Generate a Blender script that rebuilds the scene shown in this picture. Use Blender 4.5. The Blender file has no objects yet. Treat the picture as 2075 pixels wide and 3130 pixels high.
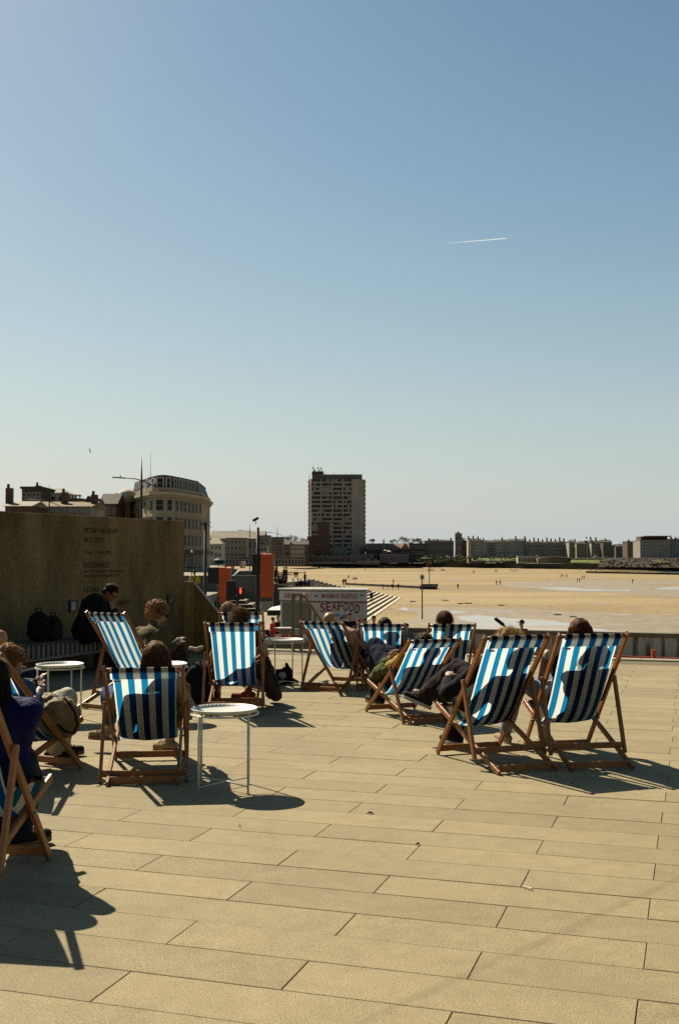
import bpy, bmesh, math, random
from mathutils import Vector, Matrix, noise
R = math.radians
V = Vector
random.seed(7)
sc = bpy.context.scene
COL = sc.collection

# ------------------------------------------------------------------ camera
FOC, EYE, HOR, PW, PH = 3400.0, 1.6, 1707.0, 2075.0, 3130.0
PITCH = math.atan((HOR - PH / 2) / FOC)
cam = bpy.data.cameras.new('camera')
cam.sensor_fit = 'VERTICAL'
cam.sensor_height = 36.0
cam.sensor_width = 24.0
cam.lens = 36.0 * FOC / PH
cam.clip_end = 60000
cam.clip_start = 0.05
co = bpy.data.objects.new('camera', cam)
COL.objects.link(co)
co.location = (0, 0, EYE)
co.rotation_euler = (R(90) + PITCH, 0, 0)
sc.camera = co

# ------------------------------------------------------------------ light
SUN_EL, SUN_AZ = R(45.5), R(38.5)       # azimuth measured to the left of the view direction
sd = V((-math.sin(SUN_AZ) * math.cos(SUN_EL), math.cos(SUN_AZ) * math.cos(SUN_EL), math.sin(SUN_EL)))
L = bpy.data.lights.new('sun', 'SUN')
L.energy = 5.0
L.angle = R(0.5)
L.color = (1.0, 0.91, 0.74)
lo = bpy.data.objects.new('sun', L)
COL.objects.link(lo)
lo.rotation_euler = sd.to_track_quat('Z', 'Y').to_euler()
lo.location = (-20, 20, 30)
w = bpy.data.worlds.new('World')
sc.world = w
w.use_nodes = True
nt = w.node_tree
bg = nt.nodes['Background']
sky = nt.nodes.new('ShaderNodeTexSky')
sky.sky_type = 'NISHITA'
sky.sun_disc = False
sky.sun_elevation = SUN_EL
sky.sun_rotation = -SUN_AZ
sky.air_density = 1.0
sky.dust_density = 0.7
sky.ozone_density = 1.0
# hazy seaside air: the Nishita sky, graded, paling towards the horizon
def wn_(kind, op=None):
    n = nt.nodes.new(kind)
    if op:
        n.operation = op
    return n
m1 = wn_('ShaderNodeVectorMath', 'SCALE')
m1.inputs['Scale'].default_value = 0.1
nt.links.new(sky.outputs[0], m1.inputs[0])
sx = wn_('ShaderNodeSeparateXYZ')
nt.links.new(m1.outputs[0], sx.inputs[0])
cx = wn_('ShaderNodeCombineXYZ')
for i_, (g_, k_) in enumerate(((1.45, 12.6), (1.18, 10.4), (1.0, 8.3))):
    p_ = wn_('ShaderNodeMath', 'POWER')
    p_.inputs[1].default_value = g_
    nt.links.new(sx.outputs[i_], p_.inputs[0])
    q_ = wn_('ShaderNodeMath', 'MULTIPLY')
    q_.inputs[1].default_value = k_
    nt.links.new(p_.outputs[0], q_.inputs[0])
    nt.links.new(q_.outputs[0], cx.inputs[i_])
tc_ = wn_('ShaderNodeTexCoord')
sz = wn_('ShaderNodeSeparateXYZ')
nt.links.new(tc_.outputs['Generated'], sz.inputs[0])
e_ = wn_('ShaderNodeMath', 'MULTIPLY')
e_.inputs[1].default_value = -5.8
nt.links.new(sz.outputs[2], e_.inputs[0])
x_ = wn_('ShaderNodeMath', 'EXPONENT')
x_.use_clamp = True
nt.links.new(e_.outputs[0], x_.inputs[0])
h_ = wn_('ShaderNodeMath', 'MULTIPLY')
h_.inputs[1].default_value = 1.0
nt.links.new(x_.outputs[0], h_.inputs[0])
mx_ = nt.nodes.new('ShaderNodeMix')
mx_.data_type = 'RGBA'
nt.links.new(h_.outputs[0], mx_.inputs[0])
nt.links.new(cx.outputs[0], mx_.inputs[6])
mx_.inputs[7].default_value = (5.25, 5.75, 5.8, 1)
nt.links.new(mx_.outputs[2], bg.inputs[0])
bg.inputs[1].default_value = 0.05
sc.view_settings.view_transform = 'Standard'
sc.view_settings.look = 'None'
sc.view_settings.exposure = 1.0
sc.view_settings.gamma = 1.0
sc.cycles.use_denoising = False
sc.cycles.use_adaptive_sampling = False
sc.cycles.max_bounces = 6
sc.cycles.diffuse_bounces = 2
sc.cycles.transparent_max_bounces = 8


def at(px, py, Y):
    """point at depth Y seen at photo pixel px,py"""
    dx, dy = px - PW / 2, PH / 2 - py
    r = V((dx, FOC * math.cos(PITCH) - dy * math.sin(PITCH), FOC * math.sin(PITCH) + dy * math.cos(PITCH)))
    return V((0, 0, EYE)) + r * (Y / r.y)


def gnd(px, py, z=0.0):
    dx, dy = px - PW / 2, PH / 2 - py
    r = V((dx, FOC * math.cos(PITCH) - dy * math.sin(PITCH), FOC * math.sin(PITCH) + dy * math.cos(PITCH)))
    return V((0, 0, EYE)) + r * ((z - EYE) / r.z)


# ------------------------------------------------------------------ materials
MATS = {}
ALB = 0.55      # the photograph is exposed for the shade: real-world albedos, exposure +1


def mat(name, col, rough=0.8, var=0.15, scale=6.0, bump=0.0, bscale=40.0, spec=0.3, metal=0.0, grain=0.0, stretch=None):
    if name in MATS:
        return MATS[name]
    m = bpy.data.materials.new(name)
    m.use_nodes = True
    t = m.node_tree
    b = t.nodes['Principled BSDF']
    b.inputs['Roughness'].default_value = rough
    b.inputs['Metallic'].default_value = metal
    b.inputs['Specular IOR Level'].default_value = spec
    tc = t.nodes.new('ShaderNodeTexCoord')
    mp = t.nodes.new('ShaderNodeMapping')
    if stretch:
        mp.inputs['Scale'].default_value = stretch
    t.links.new(tc.outputs['Object'], mp.inputs[0])
    n = t.nodes.new('ShaderNodeTexNoise')
    n.inputs['Scale'].default_value = scale
    n.inputs['Detail'].default_value = 6
    t.links.new(mp.outputs[0], n.inputs['Vector'])
    rp = t.nodes.new('ShaderNodeMapRange')
    rp.inputs['From Min'].default_value = 0.3
    rp.inputs['From Max'].default_value = 0.7
    rp.inputs['To Min'].default_value = 1 - var
    rp.inputs['To Max'].default_value = 1 + var
    t.links.new(n.outputs[0], rp.inputs[0])
    mx = t.nodes.new('ShaderNodeVectorMath')
    mx.operation = 'SCALE'
    mx.inputs[0].default_value = tuple(c_ * ALB for c_ in col)
    t.links.new(rp.outputs[0], mx.inputs['Scale'])
    out = mx.outputs[0]
    if grain:
        n2 = t.nodes.new('ShaderNodeTexNoise')
        n2.inputs['Scale'].default_value = scale * 25
        n2.inputs['Detail'].default_value = 3
        t.links.new(mp.outputs[0], n2.inputs['Vector'])
        r2 = t.nodes.new('ShaderNodeMapRange')
        r2.inputs['From Min'].default_value = 0.3
        r2.inputs['From Max'].default_value = 0.7
        r2.inputs['To Min'].default_value = 1 - grain
        r2.inputs['To Max'].default_value = 1 + grain
        t.links.new(n2.outputs[0], r2.inputs[0])
        m2 = t.nodes.new('ShaderNodeVectorMath')
        m2.operation = 'SCALE'
        t.links.new(out, m2.inputs[0])
        t.links.new(r2.outputs[0], m2.inputs['Scale'])
        out = m2.outputs[0]
    t.links.new(out, b.inputs['Base Color'])
    if bump:
        nb = t.nodes.new('ShaderNodeTexNoise')
        nb.inputs['Scale'].default_value = bscale
        nb.inputs['Detail'].default_value = 5
        t.links.new(mp.outputs[0], nb.inputs['Vector'])
        bp = t.nodes.new('ShaderNodeBump')
        bp.inputs['Strength'].default_value = bump
        bp.inputs['Distance'].default_value = 0.02
        t.links.new(nb.outputs[0], bp.inputs['Height'])
        t.links.new(bp.outputs[0], b.inputs['Normal'])
    MATS[name] = m
    return m


def nd(t, kind, **kw):
    n = t.nodes.new(kind)
    for k, v in kw.items():
        setattr(n, k, v)
    return n


def math_node(t, op, a, b=None, clamp=False):
    n = t.nodes.new('ShaderNodeMath')
    n.operation = op
    n.use_clamp = clamp
    for i, x in enumerate((a, b)):
        if x is None:
            continue
        if isinstance(x, (int, float)):
            n.inputs[i].default_value = x
        else:
            t.links.new(x, n.inputs[i])
    return n.outputs[0]


# wood of the deckchairs: grain runs along the local U of the beams
wood = mat('deckchair_wood', (0.35, 0.122, 0.019), 0.42, 0.25, 9.0, 0.15, 60, 0.4, grain=0.15)


def canvas_material():
    m = bpy.data.materials.new('striped_canvas')
    m.use_nodes = True
    t = m.node_tree
    t.nodes.remove(t.nodes['Principled BSDF'])
    out = t.nodes['Material Output']
    uv = nd(t, 'ShaderNodeTexCoord')
    sp = nd(t, 'ShaderNodeSeparateXYZ')
    t.links.new(uv.outputs['UV'], sp.inputs[0])
    u = math_node(t, 'SUBTRACT', sp.outputs[0], 0.028)
    u = math_node(t, 'MULTIPLY', u, 9.0 / 0.944)
    fl = math_node(t, 'FLOOR', u)
    md = math_node(t, 'MODULO', fl, 2.0)
    md = math_node(t, 'ABSOLUTE', md)
    blue = math_node(t, 'SUBTRACT', 1.0, md)
    inside = math_node(t, 'MULTIPLY', math_node(t, 'GREATER_THAN', u, 0.0), math_node(t, 'LESS_THAN', u, 9.0))
    blue = math_node(t, 'MULTIPLY', blue, inside)
    nz = nd(t, 'ShaderNodeTexNoise')
    nz.inputs['Scale'].default_value = 260
    nz.inputs['Detail'].default_value = 2
    t.links.new(uv.outputs['Object'], nz.inputs['Vector'])
    sc_ = nd(t, 'ShaderNodeMapRange')
    sc_.inputs['From Min'].default_value = 0.3
    sc_.inputs['From Max'].default_value = 0.7
    sc_.inputs['To Min'].default_value = 0.86
    sc_.inputs['To Max'].default_value = 1.14
    t.links.new(nz.outputs[0], sc_.inputs[0])

    def mixcol(a, b):
        mx = nd(t, 'ShaderNodeMix', data_type='RGBA')
        t.links.new(blue, mx.inputs[0])
        mx.inputs[6].default_value = a
        mx.inputs[7].default_value = b
        v = nd(t, 'ShaderNodeVectorMath', operation='SCALE')
        t.links.new(mx.outputs[2], v.inputs[0])
        t.links.new(sc_.outputs[0], v.inputs['Scale'])
        return v.outputs[0]
    df = nd(t, 'ShaderNodeBsdfDiffuse')
    t.links.new(mixcol((0.43, 0.39, 0.30, 1), (0.002, 0.006, 0.015, 1)), df.inputs[0])
    tr = nd(t, 'ShaderNodeBsdfTranslucent')
    t.links.new(mixcol((0.55, 0.54, 0.47, 1), (0.004, 0.135, 0.30, 1)), tr.inputs[0])
    ms = nd(t, 'ShaderNodeMixShader')
    ms.inputs[0].default_value = 0.62
    t.links.new(df.outputs[0], ms.inputs[1])
    t.links.new(tr.outputs[0], ms.inputs[2])
    t.links.new(ms.outputs[0], out.inputs[0])
    return m


canvas = canvas_material()

# ------------------------------------------------------------------ mesh helpers


class MB:
    def __init__(self):
        self.bm = bmesh.new()
        self.mats = []

    def mi(self, m):
        if m is None:
            return 0
        if m not in self.mats:
            self.mats.append(m)
        return self.mats.index(m)

    def _fin(self, faces, m):
        i = self.mi(m)
        for f in faces:
            f.material_index = i

    def faces(self, pts, fs, m=None):
        vs = [self.bm.verts.new(p) for p in pts]
        out = []
        for f in fs:
            try:
                out.append(self.bm.faces.new([vs[i] for i in f]))
            except ValueError:
                pass
        self._fin(out, m)
        return vs

    def box(self, c, s, rot=None, m=None):
        c = V(c)
        pts = []
        for z in (-.5, .5):
            for x, y in ((-.5, -.5), (.5, -.5), (.5, .5), (-.5, .5)):
                p = V((x * s[0], y * s[1], z * s[2]))
                if rot is not None:
                    p = rot @ p
                pts.append(p + c)
        self.faces(pts, ((3, 2, 1, 0), (4, 5, 6, 7), (0, 1, 5, 4), (1, 2, 6, 5), (2, 3, 7, 6), (3, 0, 4, 7)), m)
        return self

    def beam(self, a, b, wd, hd, side=None, m=None):
        """rectangular bar a->b, wd across `side`, hd across the other axis"""
        a, b = V(a), V(b)
        d = (b - a)
        ln = d.length
        d.normalize()
        s = V(side) if side is not None else V((0, 0, 1)).cross(d)
        if s.length < 1e-4:
            s = V((1, 0, 0))
        s = (s - d * s.dot(d)).normalized()
        u = d.cross(s)
        rot = Matrix((s, d, u)).transposed()
        return self.box((a + b) / 2, (wd, ln, hd), rot, m)

    def tube(self, pts, r, n=8, m=None, caps=True):
        pts = [V(p) for p in pts]
        rs = r if isinstance(r, (list, tuple)) else [r] * len(pts)
        rings = []
        ref = V((0, 0, 1))
        for i, p in enumerate(pts):
            d = (pts[min(i + 1, len(pts) - 1)] - pts[max(i - 1, 0)]).normalized()
            s = ref.cross(d)
            if s.length < 1e-3:
                s = V((1, 0, 0)).cross(d)
            s.normalize()
            u = d.cross(s)
            rings.append([self.bm.verts.new(p + (s * math.cos(2 * math.pi * k / n) + u * math.sin(2 * math.pi * k / n)) * rs[i]) for k in range(n)])
        fs = []
        for a, b in zip(rings, rings[1:]):
            for k in range(n):
                fs.append(self.bm.faces.new((a[k], a[(k + 1) % n], b[(k + 1) % n], b[k])))
        if caps:
            fs.append(self.bm.faces.new(rings[0][::-1]))
            fs.append(self.bm.faces.new(rings[-1]))
        self._fin(fs, m)
        return self

    def lathe(self, prof, c=(0, 0, 0), n=32, m=None):
        c = V(c)
        rings = []
        for r, z in prof:
            if r < 1e-5:
                rings.append([self.bm.verts.new(c + V((0, 0, z)))])
            else:
                rings.append([self.bm.verts.new(c + V((r * math.cos(2 * math.pi * k / n), r * math.sin(2 * math.pi * k / n), z))) for k in range(n)])
        fs = []
        for a, b in zip(rings, rings[1:]):
            for k in range(n):
                q = [a[k % len(a)], a[(k + 1) % len(a)], b[(k + 1) % len(b)], b[k % len(b)]]
                u = []
                for v_ in q:
                    if v_ not in u:
                        u.append(v_)
                if len(u) > 2:
                    try:
                        fs.append(self.bm.faces.new(u))
                    except ValueError:
                        pass
        self._fin(fs, m)
        return self

    def prism(self, poly, z0, z1, m=None):
        n = len(poly)
        pts = [V((p[0], p[1], z0)) for p in poly] + [V((p[0], p[1], z1)) for p in poly]
        fs = [tuple(range(n))[::-1], tuple(range(n, 2 * n))] + [(i, (i + 1) % n, n + (i + 1) % n, n + i) for i in range(n)]
        self.faces(pts, fs, m)
        return self

    def sphere(self, c, r, seg=10, m=None):
        r3 = (r, r, r) if isinstance(r, (int, float)) else r
        before = set(self.bm.faces)
        bmesh.ops.create_uvsphere(self.bm, u_segments=seg, v_segments=max(5, seg // 2 + 1), radius=1.0,
                                  matrix=Matrix.Translation(V(c)) @ Matrix.Diagonal((*r3, 1)))
        self._fin([f for f in self.bm.faces if f not in before], m)
        return self

    def build(self, name, m=None, parent=None, smooth=False, world=False, bevel=0.0, normals=True):
        if normals:
            bmesh.ops.recalc_face_normals(self.bm, faces=self.bm.faces)
        if bevel:
            es = [e for e in self.bm.edges if len(e.link_faces) == 2 and e.calc_face_angle(0) > 0.6]
            bmesh.ops.bevel(self.bm, geom=es, offset=bevel, segments=1, affect='EDGES', clamp_overlap=True)
        me = bpy.data.meshes.new(name)
        if world and parent is not None:
            self.bm.transform(wmat(parent).inverted())
        self.bm.to_mesh(me)
        self.bm.free()
        if m is not None and not self.mats:
            me.materials.append(m)
        for x in self.mats:
            me.materials.append(x)
        if smooth:
            for p in me.polygons:
                p.use_smooth = True
        o = bpy.data.objects.new(name, me)
        COL.objects.link(o)
        if parent is not None:
            o.parent = parent
        return o


def wmat(o):
    mx = Matrix.LocRotScale(o.location, o.rotation_euler, o.scale)
    return wmat(o.parent) @ mx if o.parent else mx


def thing(name, label, cat, loc=(0, 0, 0), rz=0.0, group=None):
    o = bpy.data.objects.new(name, None)
    o.empty_display_size = 0.1
    COL.objects.link(o)
    o.location = loc
    o.rotation_euler = (0, 0, rz)
    return tag(o, label, cat, group)


def tag(o, label, cat, group=None):
    o['label'] = label
    o['category'] = cat
    if group:
        o['group'] = group
    return o


def struct(o):
    o['kind'] = 'structure'
    return o


# ------------------------------------------------------------------ terrace paving
RA = R(-17.6)
UU = V((math.cos(RA), math.sin(RA), 0))
VV = V((-math.sin(RA), math.cos(RA), 0))
EDGE_V = 18.35


def slab_material(name, base, stain=False):
    m = bpy.data.materials.new(name)
    m.use_nodes = True
    t = m.node_tree
    b = t.nodes['Principled BSDF']
    b.inputs['Roughness'].default_value = 0.85
    b.inputs['Specular IOR Level'].default_value = 0.2
    ge = nd(t, 'ShaderNodeTexCoord')
    at_ = nd(t, 'ShaderNodeAttribute', attribute_name='tone')
    n1 = nd(t, 'ShaderNodeTexNoise')
    n1.inputs['Scale'].default_value = 0.9
    n1.inputs['Detail'].default_value = 7
    n1.inputs['Roughness'].default_value = 0.65
    n2 = nd(t, 'ShaderNodeTexNoise')
    n2.inputs['Scale'].default_value = 140
    n2.inputs['Detail'].default_value = 4
    n3 = nd(t, 'ShaderNodeTexNoise')
    n3.inputs['Scale'].default_value = 9
    n3.inputs['Detail'].default_value = 8
    for n in (n1, n2, n3):
        t.links.new(ge.outputs['Object'], n.inputs['Vector'])

    def rng(s, a, b_, f0=.3, f1=.7):
        r = nd(t, 'ShaderNodeMapRange')
        r.inputs['From Min'].default_value = f0
        r.inputs['From Max'].default_value = f1
        r.inputs['To Min'].default_value = a
        r.inputs['To Max'].default_value = b_
        t.links.new(s, r.inputs[0])
        return r.outputs[0]
    f = math_node(t, 'MULTIPLY', rng(n1.outputs[0], .88, 1.10), rng(n2.outputs[0], .58, 1.42))
    f = math_node(t, 'MULTIPLY', f, rng(n3.outputs[0], .92, 1.08))
    f = math_node(t, 'MULTIPLY', f, rng(at_.outputs['Fac'], .90, 1.08, 0, 1))
    if stain:
        # an old trickle mark across the slabs
        a, c = gnd(1812, 2805), gnd(1050, 3150)
        d = (c - a).normalized()
        nrm = V((-d.y, d.x, 0))
        sx = nd(t, 'ShaderNodeSeparateXYZ')
        t.links.new(ge.outputs['Object'], sx.inputs[0])
        ds = math_node(t, 'ADD', math_node(t, 'MULTIPLY', sx.outputs[0], nrm.x), math_node(t, 'MULTIPLY', sx.outputs[1], nrm.y))
        ds = math_node(t, 'SUBTRACT', ds, a.dot(nrm))
        wob = math_node(t, 'MULTIPLY', math_node(t, 'SUBTRACT', n3.outputs[0], .5), .09)
        ds = math_node(t, 'ABSOLUTE', math_node(t, 'ADD', ds, wob))
        k = rng(ds, .86, 1.0, .012, .034)
        f = math_node(t, 'MULTIPLY', f, k)
    v = nd(t, 'ShaderNodeVectorMath', operation='SCALE')
    v.inputs[0].default_value = tuple(c_ * .46 for c_ in base)
    t.links.new(f, v.inputs['Scale'])
    t.links.new(v.outputs[0], b.inputs['Base Color'])
    bp = nd(t, 'ShaderNodeBump')
    bp.inputs['Strength'].default_value = .35
    bp.inputs['Distance'].default_value = .004
    t.links.new(n2.outputs[0], bp.inputs['Height'])
    t.links.new(bp.outputs[0], b.inputs['Normal'])
    return m


def build_paving():
    bm = bmesh.new()
    tone = bm.faces.layers.float.new('tone')
    pitch, ln, j = 0.3135, 1.265, 0.0022
    rng = random.Random(3)
    rows = []
    v0 = 3.622
    k = -14
    while True:
        a = v0 + k * pitch
        if a > EDGE_V - 1.0:
            break
        rows.append((k, a, a + pitch))
        k += 1
    for k, a, b in rows:
        off = (-0.20 if k % 2 else -0.83) + rng.uniform(-.012, .012)
        jj = j
        # slightly open joint between two rows
        lo_, hi_ = a + jj, b - jj
        if k == 5:
            hi_ = b - 0.009
        if k == 11:
            lo_ = a + 0.006
        for n in range(-16, 17):
            u0, u1 = off + n * ln, off + (n + 1) * ln
            dz = rng.uniform(-.0012, .0012)
            tl = (rng.uniform(-.001, .001), rng.uniform(-.001, .001))
            e = 0.002
            ju = .0018
            tn = rng.random()
            cs = []
            for (uu, vv, zz) in ((u0 + ju, lo_, -e), (u1 - ju, lo_, -e), (u1 - ju, hi_, -e), (u0 + ju, hi_, -e),
                                 (u0 + ju + e, lo_ + e, 0), (u1 - ju - e, lo_ + e, 0), (u1 - ju - e, hi_ - e, 0), (u0 + ju + e, hi_ - e, 0)):
                p = UU * uu + VV * vv
                cs.append(bm.verts.new((p.x, p.y, zz + dz + tl[0] * (1 if uu > (u0 + u1) / 2 else -1))))
            low = [bm.verts.new((c.co.x, c.co.y, -.02)) for c in cs[:4]]
            fl = [(4, 5, 6, 7), (0, 1, 5, 4), (1, 2, 6, 5), (2, 3, 7, 6), (3, 0, 4, 7)]
            for f in fl:
                ff = bm.faces.new([cs[i] for i in f])
                ff[tone] = tn
            for i in range(4):
                ff = bm.faces.new([low[i], low[(i + 1) % 4], cs[(i + 1) % 4], cs[i]])
                ff[tone] = tn
    vtop = rows[-1][2]
    me = bpy.data.meshes.new('terrace_paving')
    bmesh.ops.recalc_face_normals(bm, faces=bm.faces)
    bm.to_mesh(me)
    bm.free()
    me.materials.append(slab_material('terrace_slab', (0.44, 0.348, 0.185), True))
    o = bpy.data.objects.new('terrace_paving', me)
    COL.objects.link(o)
    struct(o)
    return vtop


vtop = build_paving()


def uvp(u, v, z=0.0):
    p = UU * u + VV * v
    return V((p.x, p.y, z))


joint = mat('joint_sand', (0.30, 0.225, 0.115), 0.95, .3, 20)
b = MB()
b.prism([uvp(-20, -1), uvp(20, -1), uvp(20, vtop), uvp(-20, vtop)], -2.3, -0.006, joint)
struct(b.build('terrace_base'))
# darker drain course, then the pale edge kerb
b = MB()
rr = random.Random(5)
u = -20
while u < 20:
    b.prism([uvp(u + .004, vtop + .006), uvp(u + .896, vtop + .006), uvp(u + .896, EDGE_V - .32), uvp(u + .004, EDGE_V - .32)], -.05, rr.uniform(-.001, .001))
    u += .9
struct(b.build('terrace_drain_course', slab_material('drain_stone', (0.25, 0.19, 0.105))))
b = MB()
u = -20
while u < 20:
    b.prism([uvp(u + .004, EDGE_V - .312), uvp(u + 1.196, EDGE_V - .312), uvp(u + 1.196, EDGE_V), uvp(u + .004, EDGE_V)], -.25, .02 + rr.uniform(-.001, .001))
    u += 1.2
struct(b.build('terrace_kerb', slab_material('kerb_stone', (0.5, 0.42, 0.27))))
b = MB()
b.prism([uvp(-20, vtop), uvp(20, vtop), uvp(20, EDGE_V - .02), uvp(-20, EDGE_V - .02)], -2.3, -.06)
struct(b.build('terrace_edge_wall', mat('edge_concrete', (0.25, 0.22, 0.15), .9, .2, 3)))

# ------------------------------------------------------------------ lower ground, promenade, sand, sea
ZL, ZP, ZS = -2.3, -1.0, -7.5
asphalt = mat('quay_surface', (0.36, 0.29, 0.165), .9, .12, 1.5, .1, 60, grain=.15)
b = MB()
b.prism([(-60, 8), (40, -4), (40, 32.2), (12.7, 41.9), (2.0, 45.7), (-3.0, 60), (-3.6, 81), (-60, 81)], ZL - 6, ZL)
struct(b.build('quay_ground', asphalt))


def sand_z(Y):
    return ZS if Y < 450 else ZS + .01 * (Y - 450)


def on_sand(px, py):
    """ground point of the beach seen at a photo pixel"""
    lo_, hi_ = 60.0, 1200.0
    for _ in range(50):
        mid = (lo_ + hi_) / 2
        p = at(px, py, mid)
        if p.z > sand_z(mid):
            lo_ = mid
        else:
            hi_ = mid
    p = at(px, py, lo_)
    p.z = sand_z(lo_)
    return p


def sand_material():
    m = bpy.data.materials.new('beach_sand')
    m.use_nodes = True
    t = m.node_tree
    b = t.nodes['Principled BSDF']
    ge = nd(t, 'ShaderNodeTexCoord')
    mp = nd(t, 'ShaderNodeMapping')
    mp.inputs['Scale'].default_value = (.006, .016, 1)
    mp.inputs['Rotation'].default_value = (0, 0, .12)
    t.links.new(ge.outputs['Object'], mp.inputs[0])
    n1 = nd(t, 'ShaderNodeTexNoise')
    n1.inputs['Scale'].default_value = 1.6
    n1.inputs['Detail'].default_value = 8
    n1.inputs['Roughness'].default_value = .6
    t.links.new(mp.outputs[0], n1.inputs['Vector'])
    n2 = nd(t, 'ShaderNodeTexNoise')
    n2.inputs['Scale'].default_value = .8
    n2.inputs['Detail'].default_value = 9
    n2.inputs['Roughness'].default_value = .8
    t.links.new(ge.outputs['Object'], n2.inputs['Vector'])
    cr = nd(t, 'ShaderNodeValToRGB')
    e = cr.color_ramp.elements
    e[0].position = .34
    e[0].color = (0.176, 0.127, 0.063, 1)
    e[1].position = .50
    e[1].color = (0.220, 0.160, 0.077, 1)
    x = cr.color_ramp.elements.new(.62)
    x.color = (0.259, 0.193, 0.096, 1)
    t.links.new(n1.outputs[0], cr.inputs[0])
    r = nd(t, 'ShaderNodeMapRange')
    r.inputs['From Min'].default_value = .3
    r.inputs['From Max'].default_value = .7
    r.inputs['To Min'].default_value = .55
    r.inputs['To Max'].default_value = 1.42
    t.links.new(n2.outputs[0], r.inputs[0])
    v = nd(t, 'ShaderNodeVectorMath', operation='SCALE')
    t.links.new(cr.outputs[0], v.inputs[0])
    t.links.new(r.outputs[0], v.inputs['Scale'])
    t.links.new(v.outputs[0], b.inputs['Base Color'])
    b.inputs['Roughness'].default_value = .9
    b.inputs['Specular IOR Level'].default_value = .15
    bp = nd(t, 'ShaderNodeBump')
    bp.inputs['Strength'].default_value = .4
    bp.inputs['Distance'].default_value = .25
    t.links.new(n2.outputs[0], bp.inputs['Height'])
    t.links.new(bp.outputs[0], b.inputs['Normal'])
    return m


b = MB()
ys = [40, 150, 300, 450, 600, 780, 1000]
pts, fs = [], []
for y in ys:
    for x in (-900, -300, 0, 300, 1500):
        pts.append((x, y, sand_z(y)))
for j in range(len(ys) - 1):
    for i in range(4):
        a = j * 5 + i
        fs.append((a, a + 1, a + 6, a + 5))
b.faces(pts, fs)
struct(b.build('sand', sand_material()))
# ground sheet to the horizon
b = MB()
b.faces([(-30000, -3000, -9.5), (30000, -3000, -9.5), (30000, 40000, -9.5), (-30000, 40000, -9.5)], [(0, 1, 2, 3)])
struct(b.build('ground', mat('far_ground', (.10, .10, .06), .95, .3, .01)))

wm = bpy.data.materials.new('shallow_water')
wm.use_nodes = True
_b = wm.node_tree.nodes['Principled BSDF']
_b.inputs['Base Color'].default_value = (.33, .32, .30, 1)
_b.inputs['Roughness'].default_value = .14
_b.inputs['Specular IOR Level'].default_value = .8
_n = nd(wm.node_tree, 'ShaderNodeTexNoise')
_n.inputs['Scale'].default_value = .9
_n.inputs['Detail'].default_value = 6
_c = nd(wm.node_tree, 'ShaderNodeTexCoord')
_p = nd(wm.node_tree, 'ShaderNodeBump')
_p.inputs['Strength'].default_value = .12
_p.inputs['Distance'].default_value = .05
wm.node_tree.links.new(_c.outputs['Object'], _n.inputs['Vector'])
wm.node_tree.links.new(_n.outputs[0], _p.inputs['Height'])
wm.node_tree.links.new(_p.outputs[0], _b.inputs['Normal'])


_s = nd(wm.node_tree, 'ShaderNodeMapping')
_s.inputs['Scale'].default_value = (.03, .22, 1)
wm.node_tree.links.new(_c.outputs['Object'], _s.inputs[0])
_n2 = nd(wm.node_tree, 'ShaderNodeTexNoise')
_n2.inputs['Scale'].default_value = 1.0
_n2.inputs['Detail'].default_value = 7
_n2.inputs['Roughness'].default_value = .65
wm.node_tree.links.new(_s.outputs[0], _n2.inputs['Vector'])
_r = nd(wm.node_tree, 'ShaderNodeValToRGB')
_r.color_ramp.elements[0].position = .40
_r.color_ramp.elements[0].color = (.19, .145, .085, 1)
_r.color_ramp.elements[1].position = .55
_r.color_ramp.elements[1].color = (.33, .32, .30, 1)
wm.node_tree.links.new(_n2.outputs[0], _r.inputs[0])
wm.node_tree.links.new(_r.outputs[0], _b.inputs['Base Color'])
_q = nd(wm.node_tree, 'ShaderNodeMapRange')
_q.inputs['From Min'].default_value = .40
_q.inputs['From Max'].default_value = .55
_q.inputs['To Min'].default_value = .85
_q.inputs['To Max'].default_value = .14
wm.node_tree.links.new(_n2.outputs[0], _q.inputs[0])
wm.node_tree.links.new(_q.outputs[0], _b.inputs['Roughness'])
wet = mat('wet_sand', (.335, .25, .145), .6, .25, .6, .2, 3, .4)


def pool(name, outline, m, dz, seed=0, rough=1.0):
    """thin irregular sheet on the sand; outline points are beach positions read from the photo"""
    rn = random.Random(seed)
    P = [on_sand(x, y) for x, y in outline]
    for lvl in range(6):
        Q = []
        for i, a_ in enumerate(P):
            c_ = P[(i + 1) % len(P)]
            ln_ = (c_ - a_).length
            mid = a_.lerp(c_, .5)
            d_ = (c_ - a_).normalized()
            nr = V((-d_.y, d_.x, 0))
            mid += nr * rn.uniform(-1, 1) * ln_ * .13 * rough
            Q += [a_, mid]
        P = Q
    pts = [V((q.x, q.y, sand_z(q.y) + dz)) for q in P]
    bb = MB()
    bb.faces(pts, [tuple(range(len(pts)))])
    bmesh.ops.triangulate(bb.bm, faces=bb.bm.faces[:])
    return struct(bb.build(name, m))


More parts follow.
